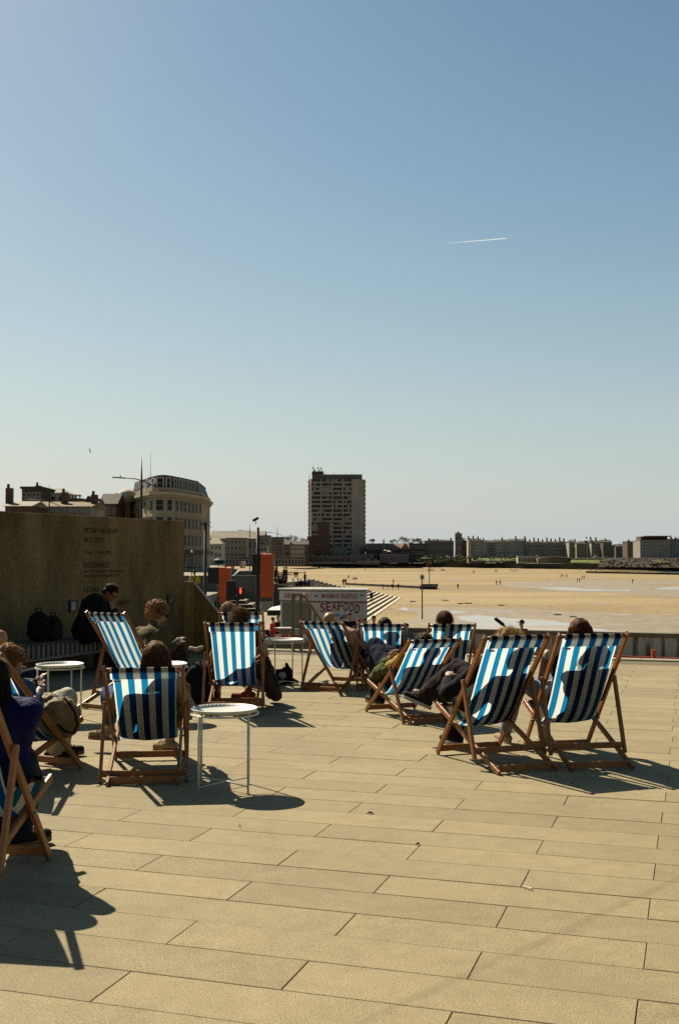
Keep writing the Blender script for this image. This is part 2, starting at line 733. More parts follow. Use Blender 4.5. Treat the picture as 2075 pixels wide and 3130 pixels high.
pool('wet_sand_flat', [(1180, 1862), (1330, 1856), (1500, 1858), (1700, 1868), (2100, 1880), (2200, 1930), (2200, 1990), (1200, 1960), (1130, 1915)], wet, .02, 1)
pool('wet_sand_band', [(1560, 1795), (1700, 1776), (1900, 1772), (2200, 1768), (2200, 1830), (1990, 1822), (1850, 1812), (1700, 1808)], wet, .02, 2)
pool('tide_water', [(1390, 1886), (1460, 1880), (1520, 1888), (1600, 1893), (1700, 1899), (1800, 1917), (1850, 1926), (1900, 1932), (2100, 1938), (2200, 1975), (1400, 1960), (1360, 1925), (1450, 1908)], wm, .05, 3, .6)
pool('tide_water', [(1208, 1862), (1235, 1857), (1255, 1860), (1248, 1868), (1220, 1870)], wm, .05, 4)
pool('tide_water', [(1340, 1872), (1400, 1868), (1430, 1873), (1380, 1877)], wm, .05, 5)
pool('tide_water', [(1620, 1798), (1700, 1795), (1800, 1801), (1930, 1805), (1930, 1808), (1780, 1807), (1680, 1803)], wm, .05, 6)
pool('tide_water', [(1985, 1800), (2030, 1794), (2150, 1792), (2150, 1803), (2030, 1804)], wm, .05, 7)
rn = random.Random(21)
for k in range(26):     # scattered thin runnels
    if k < 14:
        x, y = rn.uniform(1380, 2060), rn.uniform(1868, 1925)
    else:
        x, y = rn.uniform(1600, 2060), rn.uniform(1780, 1815)
    w_, h_ = rn.uniform(12, 45), rn.uniform(.5, 1.3)
    pool('tide_water', [(x - w_, y), (x, y - h_), (x + w_, y + h_ * .5), (x, y + h_)], wm, .035 + .0005 * k, 30 + k)
for k in range(16):     # damp tongues breaking the edge of the dry sand
    x, y = rn.uniform(1180, 2050), rn.choice([rn.uniform(1846, 1866), rn.uniform(1768, 1776), rn.uniform(1822, 1834)])
    w_, h_ = rn.uniform(30, 110), rn.uniform(1.0, 2.6)
    pool('wet_sand_streak', [(x - w_, y), (x, y - h_), (x + w_, y + h_ * .3), (x, y + h_)], wet, .018 - .0005 * k, 70 + k)
sea = mat('sea_water', (.10, .17, .16), .25, .2, .05, .3, 1.5, .6)
pool('sea', [(1985, 1751.5), (2020, 1748.5), (2200, 1748), (2900, 1745), (2900, 1760), (2200, 1756.5)], sea, .12, 9, .1)

# promenade platform (street level) with its front wall
pale_conc = mat('promenade_concrete', (.34, .29, .19), .9, .15, 1.2, grain=.1)
b = MB()
b.prism([(-120, 60.3), (-9.2, 60.3), (-9.2, 88), (-8.9, 88.3), (-8.8, 99), (-3.1, 140), (-15, 155), (-30, 300), (-45, 420), (-66, 700), (-400, 800), (-400, 60.3)], ZP - 9, ZP)
struct(b.build('promenade', pale_conc))
# wide seaside steps down to the sand
NST = 20
kx = [(0, 963, 1770.5), (6, 1041, 1789.5), (12, 1120, 1801), (20, 1227, 1825.5)]
EP = []
for i in range(NST + 1):
    for (i0, x0, y0), (i1, x1, y1) in zip(kx, kx[1:]):
        if i0 <= i <= i1:
            f = (i - i0) / (i1 - i0)
            EP.append(gnd(x0 + (x1 - x0) * f, y0 + (y1 - y0) * f, ZP - .32 * i))
            break
step_c = mat('step_concrete', (.72, .60, .40), .9, .12, .8, grain=.12)
dark_edge = mat('step_weed', (.035, .03, .018), .9, .3, 2)  # near-black colour stands in for shade on the step risers
root = thing('beach_steps', 'broad flight of pale concrete steps fanning down to the sand behind the seafood stall', 'steps', (EP[5].x, EP[5].y, ZS))
dvec = V((.105, .994, 0))
for i in range(1, NST + 1):
    e = EP[i]
    pe = EP[i - 1]
    z = ZP - .32 * i
    y_near = 99.0

    def back(p, yn=y_near):
        return V((p.x + dvec.x * (yn - p.y) / dvec.y, yn, 0))
    bb = MB()
    bb.prism([(pe.x - .6, pe.y), (e.x, e.y), (back(e).x, back(e).y), (back(pe).x - .6, back(pe).y)], z - .5, z)
    bb.build('step', step_c, root, world=True)
    bb = MB()   # lower riser face coloured dark for the shade below each tread
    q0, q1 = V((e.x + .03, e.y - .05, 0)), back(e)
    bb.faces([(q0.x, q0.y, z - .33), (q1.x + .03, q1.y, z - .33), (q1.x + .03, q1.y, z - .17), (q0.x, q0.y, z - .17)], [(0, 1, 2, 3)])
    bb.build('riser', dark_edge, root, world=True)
bb = MB()
q = [at(836, 1783, 98.5), at(948, 1805, 98.5)]
bb.faces([(q[0].x, 98.5, -9), (q[1].x, 98.5, -9), (q[1].x, 98.5, q[1].z), (q[0].x, 98.5, q[0].z), (q[0].x, 98.9, -9), (q[1].x, 98.9, -9), (q[1].x, 98.9, q[1].z), (q[0].x, 98.9, q[0].z)],
         [(0, 1, 2, 3), (7, 6, 5, 4), (3, 2, 6, 7), (0, 4, 5, 1), (1, 5, 6, 2), (0, 3, 7, 4)])
bb.build('flank_wall', mat('flank_grey', (.11, .10, .075), .9, .25, .5), root, world=True)
# low flight up from the quay to the promenade wall
root = thing('quay_steps', 'low dark stone steps below the grey promenade wall left of the stall', 'steps', (-9, 81, ZL))
for k in range(4):
    bb = MB()
    bb.box((-3.5 if k < 1 else -3.3 - .25 * k, 6.8 / 2 + .9 * k / 2 + .0, (.26 * k + .26) / 2 + 0), (13 - .7 * k, 6.8 - .9 * k, .26 * k + .26))
    bb.build('step', pale_conc, root)
    bb = MB()
    bb.box((-3.5 if k < 1 else -3.3 - .25 * k, .9 * k - .012 + .0, .26 * k + .12), (13 - .7 * k, .02, .22))
    bb.build('riser', dark_edge, root)  # riser front painted dark as its shade
b = MB()
b.box((0, 0, .95), (13.5, .35, 1.9))
b.box((0, 0, 1.95), (13.6, .5, .12))
o = b.build('promenade_wall', mat('grey_render', (.16, .145, .115), .9, .25, 1.0))
o.location = (-12.0, 87.6, ZP - .75)
tag(o, 'grey rendered wall with a flat coping below the promenade car', 'wall')

# ------------------------------------------------------------------ deck chairs
CG = dict(L1=1.281, a1=.364, b1=.771, b2=.297, p1=.816, lp=.558, w1=.276, w2=.244, w3=.305)


def chair_profile(al):
    g = CG
    be = math.asin(min(.99, g['a1'] * math.sin(al) / g['b1']))
    h = g['a1'] * math.sin(al)
    d = {}
    d['F'] = V((g['a1'] * math.cos(al), 0, 0))
    d['T'] = V((-(g['L1'] - g['a1']) * math.cos(al), 0, g['L1'] * math.sin(al)))
    d['R'] = V((-g['b1'] * math.cos(be), 0, 0))
    d['S'] = V((g['b2'] * math.cos(be), 0, h + g['b2'] * math.sin(be)))
    d['Q'] = V((-(g['p1'] - g['a1']) * math.cos(al), 0, g['p1'] * math.sin(al)))
    Vp = V((0, 0, h))
    d['V'] = Vp
    u = V((-math.cos(be), 0, -math.sin(be)))
    w_ = Vp - d['Q']
    bq, cq = 2 * u.dot(w_), w_.dot(w_) - g['lp'] ** 2
    t = (-bq + math.sqrt(max(bq * bq - 4 * cq, 0))) / 2
    d['P'] = Vp + u * t
    return d


def canvas_curve(d, sag=1.0):
    T, S = d['T'], d['S']
    dn = (d['F'] - d['T']).normalized()
    P1 = T + dn * .50 + V((.02, 0, 0))
    P2 = V((S.x - .40, 0, .02 + .04 * (1 - sag)))
    return T, P1, P2, S


def bez(c, t):
    a, b_, c_, d_ = c
    s = 1 - t
    return a * s ** 3 + b_ * 3 * s * s * t + c_ * 3 * s * t * t + d_ * t ** 3


CH = {}


def deckchair(key, X, Y, yaw, al, label, sag=1.0, occupied=True):
    yaw, al = R(yaw), R(al)
    d = chair_profile(al)
    root = thing('deckchair', label, 'deckchair', (X, Y, 0), math.pi / 2 - yaw, 'striped deckchairs on the terrace')
    g = CG
    rw, rd = .023, .044

    def rail(name, a, c, y, ext0=0.0, ext1=0.0):
        a = V((a.x, y, a.z))
        c = V((c.x, y, c.z))
        dd = (c - a).normalized()
        m_ = MB()
        m_.beam(a - dd * ext0, c + dd * ext1, rw, rd, (0, 1, 0))
        return m_.build(name, wood, root, bevel=.004)

    def bar(name, p, w_, hx=.022, hz=.045, tilt=None):
        m_ = MB()
        m_.beam((p.x, -w_, p.z), (p.x, w_, p.z), hx, hz, tilt or (1, 0, 0))
        return m_.build(name, wood, root, bevel=.003)
    f1 = (d['F'] - d['T']).normalized()
    lift = V((0, 0, .018))
    for s in (1, -1):
        rail('back_rail', d['T'] , d['F'] + lift, s * g['w1'], .03, .008)
        rail('seat_rail', d['S'], d['R'] + lift, s * g['w2'], .03, .02)
        rail('prop_rail', d['Q'], d['P'] , s * g['w3'], .025, .03)
        m_ = MB()
        m_.tube([(0, s * (g['w2'] - .016), d['V'].z), (0, s * (g['w3'] - .006), d['V'].z)], .007, 8)
        m_.build('pivot_bolt', mat('bolt_steel', (.55, .5, .4), .35, .1, 10, metal=.9), root)
        m_ = MB()
        m_.tube([(d['Q'].x, s * (g['w1'] - .013), d['Q'].z), (d['Q'].x, s * (g['w3'] + .015), d['Q'].z)], .006, 8)
        m_.build('pivot_bolt', mat('bolt_steel', (.55, .5, .4), .35, .1, 10, metal=.9), root)
    m_ = MB()
    T = d['T']
    m_.tube([(T.x, -g['w1'] - .012, T.z), (T.x, g['w1'] + .012, T.z)], .016, 10)
    m_.build('top_bar', wood, root, smooth=True)
    m_ = MB()
    S = d['S']
    m_.tube([(S.x, -g['w2'], S.z), (S.x, g['w2'], S.z)], .016, 10)
    m_.build('seat_bar', wood, root, smooth=True)
    bar('foot_bar', d['F'] - f1 * .03 + V((0, 0, .03)), g['w1'] - .012, .022, .05)
    seatd = (d['S'] - d['R']).normalized()
    bar('rear_bar', d['R'] + seatd * .04 + V((0, 0, .022)), g['w2'] - .012, .022, .05)
    bar('prop_bar', d['P'] + (d['Q'] - d['P']).normalized() * .035, g['w3'] - .012, .024, .045)
    # canvas
    c = canvas_curve(d, sag)
    path = []
    n0 = V((f1.z, 0, -f1.x)) * -1      # pointing to the back of the rail
    if n0.x > 0:
        n0 = -n0
    for s in (.088, .06, .03):
        path.append(T + f1 * s + n0 * (.019 + .10 * s * .25) )
    for a in range(0, 181, 30):
        v_ = n0 * math.cos(R(a)) - f1 * math.sin(R(a))
        path.append(T + v_ * .0185)
    m0 = path[-1]
    N = 34
    c2 = (m0, c[1], c[2], S + V((.0, 0, -.02)))
    for k in range(1, N + 1):
        path.append(bez(c2, k / N))
    for a in range(-60, 181, 40):
        path.append(S + V((math.sin(R(a + 90)) * .0185, 0, -math.cos(R(a + 90)) * .0185)))
    hw0, hw1 = .236, .222
    nu = 19
    bm = bmesh.new()
    uvl = bm.loops.layers.uv.new('uv')
    rings = []
    npth = len(path)
    for i, p in enumerate(path):
        tt = i / (npth - 1)
        hw = hw0 + (hw1 - hw0) * tt
        body = math.sin(math.pi * min(1, max(0, (tt - .15) / .8))) if occupied else .25 * math.sin(math.pi * tt)
        row = []
        for k in range(nu):
            x = -1 + 2 * k / (nu - 1)
            sagd = (1 - x * x) * .028 * body
            wr = noise.noise(V((x * 2.1 + X, tt * 5, Y))) * .008 * (1 if 9 < i < npth - 6 else 0)
            dirn = V((-.75, 0, -.65)) * (sagd + wr)
            row.append(bm.verts.new(V((p.x, -x * (hw - .012 * body), p.z)) + dirn))
        rings.append(row)
    for i in range(npth - 1):
        for k in range(nu - 1):
            f = bm.faces.new((rings[i][k], rings[i][k + 1], rings[i + 1][k + 1], rings[i + 1][k]))
            f.smooth = True
            for lp_, (ii, kk) in zip(f.loops, ((i, k), (i, k + 1), (i + 1, k + 1), (i + 1, k))):
                lp_[uvl].uv = (kk / (nu - 1), ii / (npth - 1))
    me = bpy.data.meshes.new('canvas_seat')
    bm.to_mesh(me)
    bm.free()
    me.materials.append(canvas)
    o = bpy.data.objects.new('canvas_seat', me)
    COL.objects.link(o)
    o.parent = root
    # sewn tag at the left under the hem
    m_ = MB()
    pp = T + f1 * .105 + n0 * .026
    m_.box((pp.x, .19, pp.z), (.003, .048, .017), Matrix.Rotation(math.atan2(-n0.z, -n0.x), 3, 'Y'))
    m_.build('sewn_tag', mat('tag_cloth', (.34, .30, .20), .9), o)
    CH[key] = dict(root=root, d=d, c=c, M=Matrix.Translation((X, Y, 0)) @ Matrix.Rotation(math.pi / 2 - yaw, 4, 'Z'))
    return root


deckchair('K', 1.14, 9.046, -21.2, 51.1, 'blue and white deckchair of the blonde sitter, left of the two big chairs')
deckchair('B', 1.85, 9.186, -10.6, 51.4, 'blue and white deckchair with the red haired sitter, nearest the right edge')
deckchair('C', -1.466, 8.648, -6.2, 39.2, 'blue and white deckchair directly left of the nearest white tray table')
deckchair('D', -2.182, 12.386, 32.7, 51.8, 'blue and white deckchair in front of the concrete wall, its back cloth fully sunlit', .6, False)
deckchair('E', -1.10, 12.0, -0.6, 46.5, 'blue and white deckchair behind the nearest tray table, sitter with a hair bun')
deckchair('F', -1.245, 14.772, 0.1, 44.8, 'blue and white deckchair mostly hidden behind the one whose sitter has a hair bun')
deckchair('G', .068, 14.13, 23.6, 39.7, 'blue and white deckchair with the bald sitter in front of the seafood stall')
deckchair('H', .552, 14.235, 3.0, 38.2, 'blue and white deckchair right beside the bald sitter, one big shadow on its cloth')
deckchair('I', 1.343, 14.056, 0.0, 38.6, 'blue and white deckchair with the dark haired child, close to the sea wall')
deckchair('J', .644, 11.532, -23.0, 38.5, 'low blue and white deckchair of the sitter in the green coat, turned to the left')
deckchair('L', -2.325, 8.439, 24.4, 45.8, 'deckchair at the left edge whose sitter wears denim and holds goggles')
deckchair('M', -1.845, 5.809, 9.2, 54.3, 'nearest deckchair, cut off by the left edge under the blue jacket')

# ------------------------------------------------------------------ tray tables
white_paint = mat('white_powder_coat', (.80, .77, .62), .4, .04, 8, spec=.5)


def tray_table(X, Y, rot, label, h=.557, r=.232):
    root = thing('tray_table', label, 'table', (X, Y, 0), rot, 'white round tray tables')
    m_ = MB()
    m_.lathe([(0, h - .022), (r - .022, h - .022), (r - .008, h - .014), (r, h + .004), (r - .004, h + .006), (r - .012, h - .010), (r - .024, h - .017), (0, h - .017)], n=48)
    m_.build('tray', white_paint, root, smooth=True)
    s = r * .72
    for sx, sy in ((1, 1), (1, -1), (-1, -1), (-1, 1)):
        m_ = MB()
        m_.tube([(sx * s, sy * s, 0), (sx * s, sy * s, h - .03)], .0082, 8)
        m_.build('leg', white_paint, root, smooth=True)
    m_ = MB()
    rr_ = s * math.sqrt(2)
    m_.tube([(rr_ * math.cos(R(a)), rr_ * math.sin(R(a)), h - .034) for a in range(0, 361, 12)], .007, 6, caps=False)
    m_.build('top_ring', white_paint, root, smooth=True)
    for a, c in (((-s, -s), (s, s)), ((-s, s), (s, -s))):
        m_ = MB()
        m_.tube([(a[0], a[1], .045), (0, 0, .05 if a[1] < 0 else .058), (c[0], c[1], .045)], .0055, 6)
        m_.build('cross_brace', white_paint, root, smooth=True)
    return root


tray_table(-.80, 7.80, R(4), 'nearest white metal tray table, standing alone with its round shadow on the paving')
tray_table(-2.76, 11.05, R(-3), 'white metal tray table at the left in front of the slatted bench')
tray_table(-1.74, 11.1, R(10), 'white metal tray table half hidden behind the long haired sitter')
tray_table(-.70, 14.1, R(22), 'farthest white metal tray table with a black bag under it', .58, .25)

# ------------------------------------------------------------------ concrete wall, bench, ribbed fence
WA, WB = V((-4.57, 15.0, 0)), V((-2.64, 19.0, 0))
wd = (WB - WA).normalized()
wn = V((wd.y, -wd.x, 0))        # faces the terrace


def wall_material():
    m = mat('cast_concrete', (.235, .163, .068), .92, .5, 2.2, .3, 25, .15, grain=.35, stretch=(1, 1, .28))
    return m


wc = wall_material()
WZ = 2.24
A2 = WA - wd * 4.0
root = thing('concrete_wall', 'long board marked concrete wall with faint lettering behind the bench', 'wall', (WA.x, WA.y, 0))
b = MB()
b.prism([(A2.x, A2.y), (WB.x, WB.y), (WB - wn * .35).to_2d()[:], (A2 - wn * .35).to_2d()[:]], 0, WZ)
b.build('wall_body', wc, root, world=True, bevel=.01)


def on_wall(px, py, off=.004):
    base = WA + wn * off
    r = at(px, py, 1.0) - V((0, 0, EYE))
    t = (base - V((0, 0, EYE))).dot(wn) / r.dot(wn)
    return V((0, 0, EYE)) + r * t


letter_m = mat('wall_lettering', (.02, .015, .01), .8, .2, 30)


def text_mesh(txt, bold=0.0):
    cu = bpy.data.curves.new('t', 'FONT')
    cu.body = txt
    cu.offset = bold
    cu.resolution_u = 3
    cu.extrude = 0.0
    ob = bpy.data.objects.new('t', cu)
    me = bpy.data.meshes.new_from_object(ob)
    bpy.data.objects.remove(ob)
    bpy.data.curves.remove(cu)
    return me


def put_text(txt, o0, xdir, updir, width, capheight, m, parent, name, bold=0.0, thick=.002):
    me = text_mesh(txt, bold)
    xs = [v_.co.x for v_ in me.vertices]
    ys_ = [v_.co.y for v_ in me.vertices]
    x0, x1 = min(xs), max(xs)
    sx = width / (x1 - x0)
    sy = capheight / .70
    nrm = xdir.cross(updir).normalized()
    inv = wmat(parent).inverted()
    for v_ in me.vertices:
        v_.co = inv @ (o0 + xdir * ((v_.co.x - x0) * sx) + updir * (v_.co.y * sy) + nrm * (thick))
    me.materials.append(m)
    o = bpy.data.objects.new(name, me)
    COL.objects.link(o)
    o.parent = parent
    return o


for txt, x0, x1, yt, yb in (('MONA HATOUM', 260, 357, 1612, 1629), ('HOT SPOT', 259, 319, 1641, 1658), ('7 Feb - 27 Apr 2025', 259, 342, 1683, 1693),
                            ('RESISTANCE:', 257, 336, 1718, 1735), ('HOW PROTEST SHAPED BRITAIN AND', 258, 372, 1743, 1751),
                            ('PHOTOGRAPHY SHAPED PROTEST', 258, 364, 1757, 1765), ('CLORE', 258, 304, 1795, 1811), ('LIBRARY', 356, 400, 1835, 1850)):
    p0, p1 = on_wall(x0, yb), on_wall(x1, yb)
    top = on_wall(x0, yt)
    wid = (V((p1.x, p1.y, 0)) - V((p0.x, p0.y, 0))).length
    put_text(txt, V((p0.x, p0.y, p0.z)), wd, V((0, 0, 1)), wid, top.z - p0.z, letter_m, root, 'lettering')
# signs fixed to the wall
for (x0, y0, x1, y1), nm, lb in (((211, 1834, 236, 1871), 'wall_sign', 'black framed sign with a white patch on the wall behind the man in black'),
                             ((511, 1817, 528, 1853), 'wall_sign', 'small black call panel near the right end of the concrete wall')):
    a, c = on_wall(x0, y1), on_wall(x1, y0)
    mid = (a + c) / 2
    t_ = thing(nm, lb, 'sign', mid)
    rot = Matrix((wn, wd, V((0, 0, 1)))).transposed()
    wdt = (V((c.x, c.y, 0)) - V((a.x, a.y, 0))).length
    m_ = MB()
    m_.box(mid + wn * .012, (.03, wdt, abs(c.z - a.z)), rot)
    m_.build('panel', mat('black_panel', (.012, .012, .012), .4), t_, world=True, bevel=.004)
    m_ = MB()
    if x0 < 300:
        m_.box(mid + wn * .03 - wd * wdt * .12, (.004, wdt * .5, abs(c.z - a.z) * .7), rot)
    else:
        m_.tube([mid + wn * .03 - wd * .04 - V((0, 0, .03)), mid + wn * .03 + V((0, 0, .0)), mid + wn * .03 + wd * .04 + V((0, 0, .03))], [.003, .012, .003], 6)
    m_.build('mark', mat('white_mark', (.5, .5, .45), .6), t_, world=True)
# bench of upright slats against the wall
bd = V((.76, 1.2, 0)).normalized()
bn = V((bd.y, -bd.x, 0))
root = thing('slatted_bench', 'long bench with upright timber slats along its front below the concrete wall', 'bench', (-4.2, 14.6, 0))
B0 = V((-4.75, 13.73, 0))
LEN = 3.3
grey_wood = mat('weathered_slat', (.30, .27, .23), .85, .2, 8, grain=.2)
m_ = MB()
m_.beam(B0 + bn * -.28 + V((0, 0, .46)), B0 + bd * LEN - bn * .22 + V((0, 0, .46)), .62, .03, bn)
m_.build('seat_board', mat('seat_timber', (.13, .11, .07), .9, .2, 8), root, world=True)
n = 38
for k in range(n):
    s = LEN * (k + .5) / n
    hh = .20 - .085 * s / LEN
    m_ = MB()
    c0 = B0 + bd * s + bn * .035
    rot = Matrix((bd, bn, V((0, 0, 1)))).transposed()
    m_.box(c0 + V((0, 0, .44 - hh / 2)), (.046, .03, hh), rot)
    m_.build('slat', grey_wood, root, world=True)
m_ = MB()
m_.beam(B0 + bn * .03 + V((0, 0, .225)), B0 + bd * LEN + bn * .03 + V((0, 0, .31)), .06, .035, bn)
m_.build('lower_rail', grey_wood, root, world=True)
for s in (.15, LEN - .25):
    m_ = MB()
    m_.box(B0 + bd * s - bn * .22 + V((0, 0, .2)), (.42, .44, .4), Matrix((bd, bn, V((0, 0, 1)))).transposed())
    m_.build('plinth', wc, root, world=True)
# ribbed fence stepping down beyond the wall
root = thing('ribbed_fence', 'yellow brown ribbed fence with a sloping top at the end of the concrete wall', 'fence', (-2.6, 19.1, 0))
fm = mat('ribbed_timber', (.42, .25, .07), .7, .2, 5, grain=.15, stretch=(6, 6, .5))
fpts = [(V((-2.69, 19.03, 0)), 1.19), (V((-2.52, 19.2, 0)), 1.19), (V((-1.95, 18.95, 0)), .55), (V((-1.4, 18.72, 0)), .0)]
for (p, z0), (q, z1) in zip(fpts, fpts[1:]):
    m_ = MB()
    ln = (q - p).length
    nn = max(2, int(ln / .042))
    dd = (q - p).normalized()
    sn = V((dd.y, -dd.x, 0))
    for k in range(nn):
        a = p + dd * (ln * k / nn + .003)
        c = p + dd * (ln * (k + .68) / nn)
        za = z0 + (z1 - z0) * k / nn
        off = sn * .028
        pts = [a, c, c + off, a + off]
        m_.prism([(x.x, x.y) for x in pts], -.3, za)
    off = sn * -.02
    pts = [p, q, q + off, p + off]
    vs = [V((x.x, x.y, -.3)) for x in pts] + [V((p.x, p.y, z0)), V((q.x, q.y, z1)), V((q.x + off.x, q.y + off.y, z1)), V((p.x + off.x, p.y + off.y, z0))]
    m_.faces(vs, ((3, 2, 1, 0), (4, 5, 6, 7), (0, 1, 5, 4), (1, 2, 6, 5), (2, 3, 7, 6), (3, 0, 4, 7)))
    m_.build('ribbed_panel', fm, root, world=True)
    m_ = MB()
    m_.beam(V((p.x, p.y, z0 + .012)), V((q.x, q.y, z1 + .012)), .06, .016, sn)
    m_.build('capping', mat('cap_metal', (.35, .33, .27), .5, .1), root, world=True)

# stair handrail at the terrace edge
root = thing('stair_handrail', 'timber gateway posts and a handrail sloping down in front of the seafood stall', 'handrail', (-.8, 19.2, 0))
hw = mat('handrail_timber', (.26, .20, .11), .8, .2, 6, grain=.15)
for px, py in ((896, 1991), (920, 1985)):
    g0 = at(px, py, 19.2)
    m_ = MB()
    m_.box((g0.x, 19.2, .49), (.058, .058, 1.0))
    m_.build('post', hw, root, world=True)
a, c = at(891, 1815, 19.2), at(925, 1816, 19.2)
m_ = MB()
m_.beam(a, c, .09, .03, (0, 1, 0))
m_.build('top_rail', hw, root, world=True)
a, c = at(927, 1816, 19.22), at(985, 1902, 19.6)
m_ = MB()
m_.beam(a, c, .07, .045, (0, 1, 0))
m_.build('sloping_rail', hw, root, world=True)
for px, py, yb in ((948, 1850, 2000), (963, 1872, 2010)):
    a, c = at(px, py, 19.7), at(px, yb, 19.7)
    m_ = MB()
    m_.beam(a, c, .05, .05)
    m_.build('baluster', hw, root, world=True)

# ------------------------------------------------------------------ parapet and barriers on the quay
par = thing('quay_parapet', 'low concrete sea wall with dark coping and damp streaks in front of the sand', 'wall', (6, 44, ZL))
PA, PB = V((1.5, 45.6, 0)), V((20.0, 39.0, 0))
pd = (PB - PA).normalized()
pn = V((pd.y, -pd.x, 0))
pm = bpy.data.materials.new('parapet_concrete')
pm.use_nodes = True
t = pm.node_tree
bb_ = t.nodes['Principled BSDF']
bb_.inputs['Roughness'].default_value = .9
tc = nd(t, 'ShaderNodeTexCoord')
mp = nd(t, 'ShaderNodeMapping')
mp.inputs['Scale'].default_value = (2.3, 2.3, .25)
t.links.new(tc.outputs['Object'], mp.inputs[0])
nn_ = nd(t, 'ShaderNodeTexNoise')
nn_.inputs['Scale'].default_value = 1.6
nn_.inputs['Detail'].default_value = 5
t.links.new(mp.outputs[0], nn_.inputs['Vector'])
cr = nd(t, 'ShaderNodeValToRGB')
cr.color_ramp.elements[0].position = .38
cr.color_ramp.elements[0].color = (0.055, 0.044, 0.028, 1)
cr.color_ramp.elements[1].position = .52
cr.color_ramp.elements[1].color = (0.286, 0.248, 0.204, 1)
t.links.new(nn_.outputs[0], cr.inputs[0])
t.links.new(cr.outputs[0], bb_.inputs['Base Color'])
ln = (PB - PA).length
k = 0
s = 0.0
while s < ln - .1:
    s1 = min(s + 1.72, ln)
    a, c = PA + pd * s, PA + pd * (s1 - .02)
    m_ = MB()
    m_.prism([a.to_2d()[:], c.to_2d()[:], (c - pn * -.0 - pn * .3).to_2d()[:], (a - pn * .3).to_2d()[:]], ZL, -1.37)
    m_.build('wall_panel', pm, par, world=True)
    s = s1
m_ = MB()
a, c = PA + pn * .06, PB + pn * .06
m_.prism([a.to_2d()[:], c.to_2d()[:], (c - pn * .42).to_2d()[:], (a - pn * .42).to_2d()[:]], -1.37, -1.2)
m_.build('coping', mat('dark_coping', (.17, .14, .08), .9, .2, 2, grain=.15), par, world=True, bevel=.01)
red_pl = mat('red_plastic', (.42, .028, .01), .5, .15, 6)
org_pl = mat('orange_plastic', (.62, .075, .012), .5, .12, 4)
wht_pl = mat('white_plastic', (.6, .56, .5), .5, .1, 5)
root = thing('barrier_rail', 'long red plastic barrier rail just beyond the terrace edge at the right', 'barrier', at(1750, 2060, 38))
a, c = at(1435, 1992, 39.2), at(2150, 2019, 37.0)
m_ = MB()
m_.beam(a, c, .1, .12)
m_.build('rail', red_pl, root, world=True, bevel=.01)
for f in (.03, .28, .53, .78, .97):
    p = a.lerp(c, f)
    m_ = MB()
    m_.box((p.x, p.y + .01, (p.z + ZL) / 2 - .03), (.08, .3, p.z - ZL - .07))
    m_.build('support', red_pl, root, world=True)
p = at(1990, 2000, 37.3)
m_ = MB()
m_.prism([(p.x - .07, p.y - .3), (p.x + .06, p.y - .3), (p.x + .05, p.y - .18), (p.x - .06, p.y - .18)], ZL, p.z + .17)
m_.box((p.x, p.y - .24, ZL + .03), (.35, .35, .06))
o = m_.build('barrier_post', org_pl)
tag(o, 'short orange post standing against the red rail at the right', 'post')
# red and white board barrier behind the far tray table
root = thing('board_barrier', 'red and white striped board barrier on the quay behind the far tray table', 'barrier', at(870, 2020, 42))
a, c = at(800, 1945, 42.2), at(965, 1947, 41.6)
for k in range(8):
    p, q = a.lerp(c, k / 8), a.lerp(c, (k + 1) / 8 - .004)
    m_ = MB()
    m_.beam(p, q, .04, .14, V((0, 1, 0)))
    m_.build('board', red_pl if k % 2 else wht_pl, root, world=True)
for f in (.02, .5, .98):
    p = a.lerp(c, f)
    m_ = MB()
    m_.box((p.x, p.y + .05, (p.z + ZL) / 2), (.05, .05, p.z - ZL))
    m_.build('support', red_pl, root, world=True)
p = at(889, 1930, 41.9)
m_ = MB()
m_.box((p.x, p.y - .3, (p.z + ZL) / 2), (.06, .05, p.z - ZL))
m_.box((p.x, p.y - .3, ZL + .04), (.3, .3, .08))
tag(m_.build('barrier_post', org_pl), 'slim orange post in front of the white counter', 'post')
p = at(809, 1940, 41)
m_ = MB()
m_.lathe([(.02, 1.15), (.11, .9), (.14, .5), (.17, .08), (.24, .07), (.24, 0), (0, 0)], (p.x, p.y, ZL), 16)
tag(m_.build('traffic_cone', org_pl, smooth=True), 'orange traffic cone on the quay right of the hair bun', 'cone')
# low grey kerb wall under the barrier
m_ = MB()
m_.beam(at(800, 1972, 32), at(962, 1976, 31.6), .3, .25)
tag(m_.build('kerb_wall', mat('green_grey_stone', (.15, .14, .08), .9, .3, 2)), 'low dark stone kerb behind the far tray table', 'wall')

# ------------------------------------------------------------------ seafood stall
stall = thing('seafood_stall', 'pale seafood stall with red lettering and blue fish marks on the quay', 'stall', (0, 44.2, ZL))
sw = mat('stall_panel', (.62, .57, .50), .6, .08, 3)
ft = [V((-2.41, 45.36, 0)), V((-1.1, 44.2, 0)), V((1.08, 43.5, 0)), V((1.06, 45.6, 0)), V((-1.2, 47.0, 0))]
STZ = .345
m_ = MB()
m_.prism([p.to_2d()[:] for p in ft], ZL + .15, STZ - .02)
m_.build('body', sw, stall, world=True, bevel=.01)
m_ = MB()
ctr = sum(ft, V()) / 5
m_.prism([(ctr + (p - ctr) * 1.06).to_2d()[:] for p in ft], STZ - .02, STZ + .05)
m_.build('roof', mat('stall_roof', (.5, .47, .4), .6), stall, world=True, bevel=.01)
fr = (ft[2] - ft[1]).normalized()
fn = V((fr.y, -fr.x, 0))
fl_ = (ft[1] - ft[0]).normalized()
fln = V((fl_.y, -fl_.x, 0))
up = V((0, 0, 1))
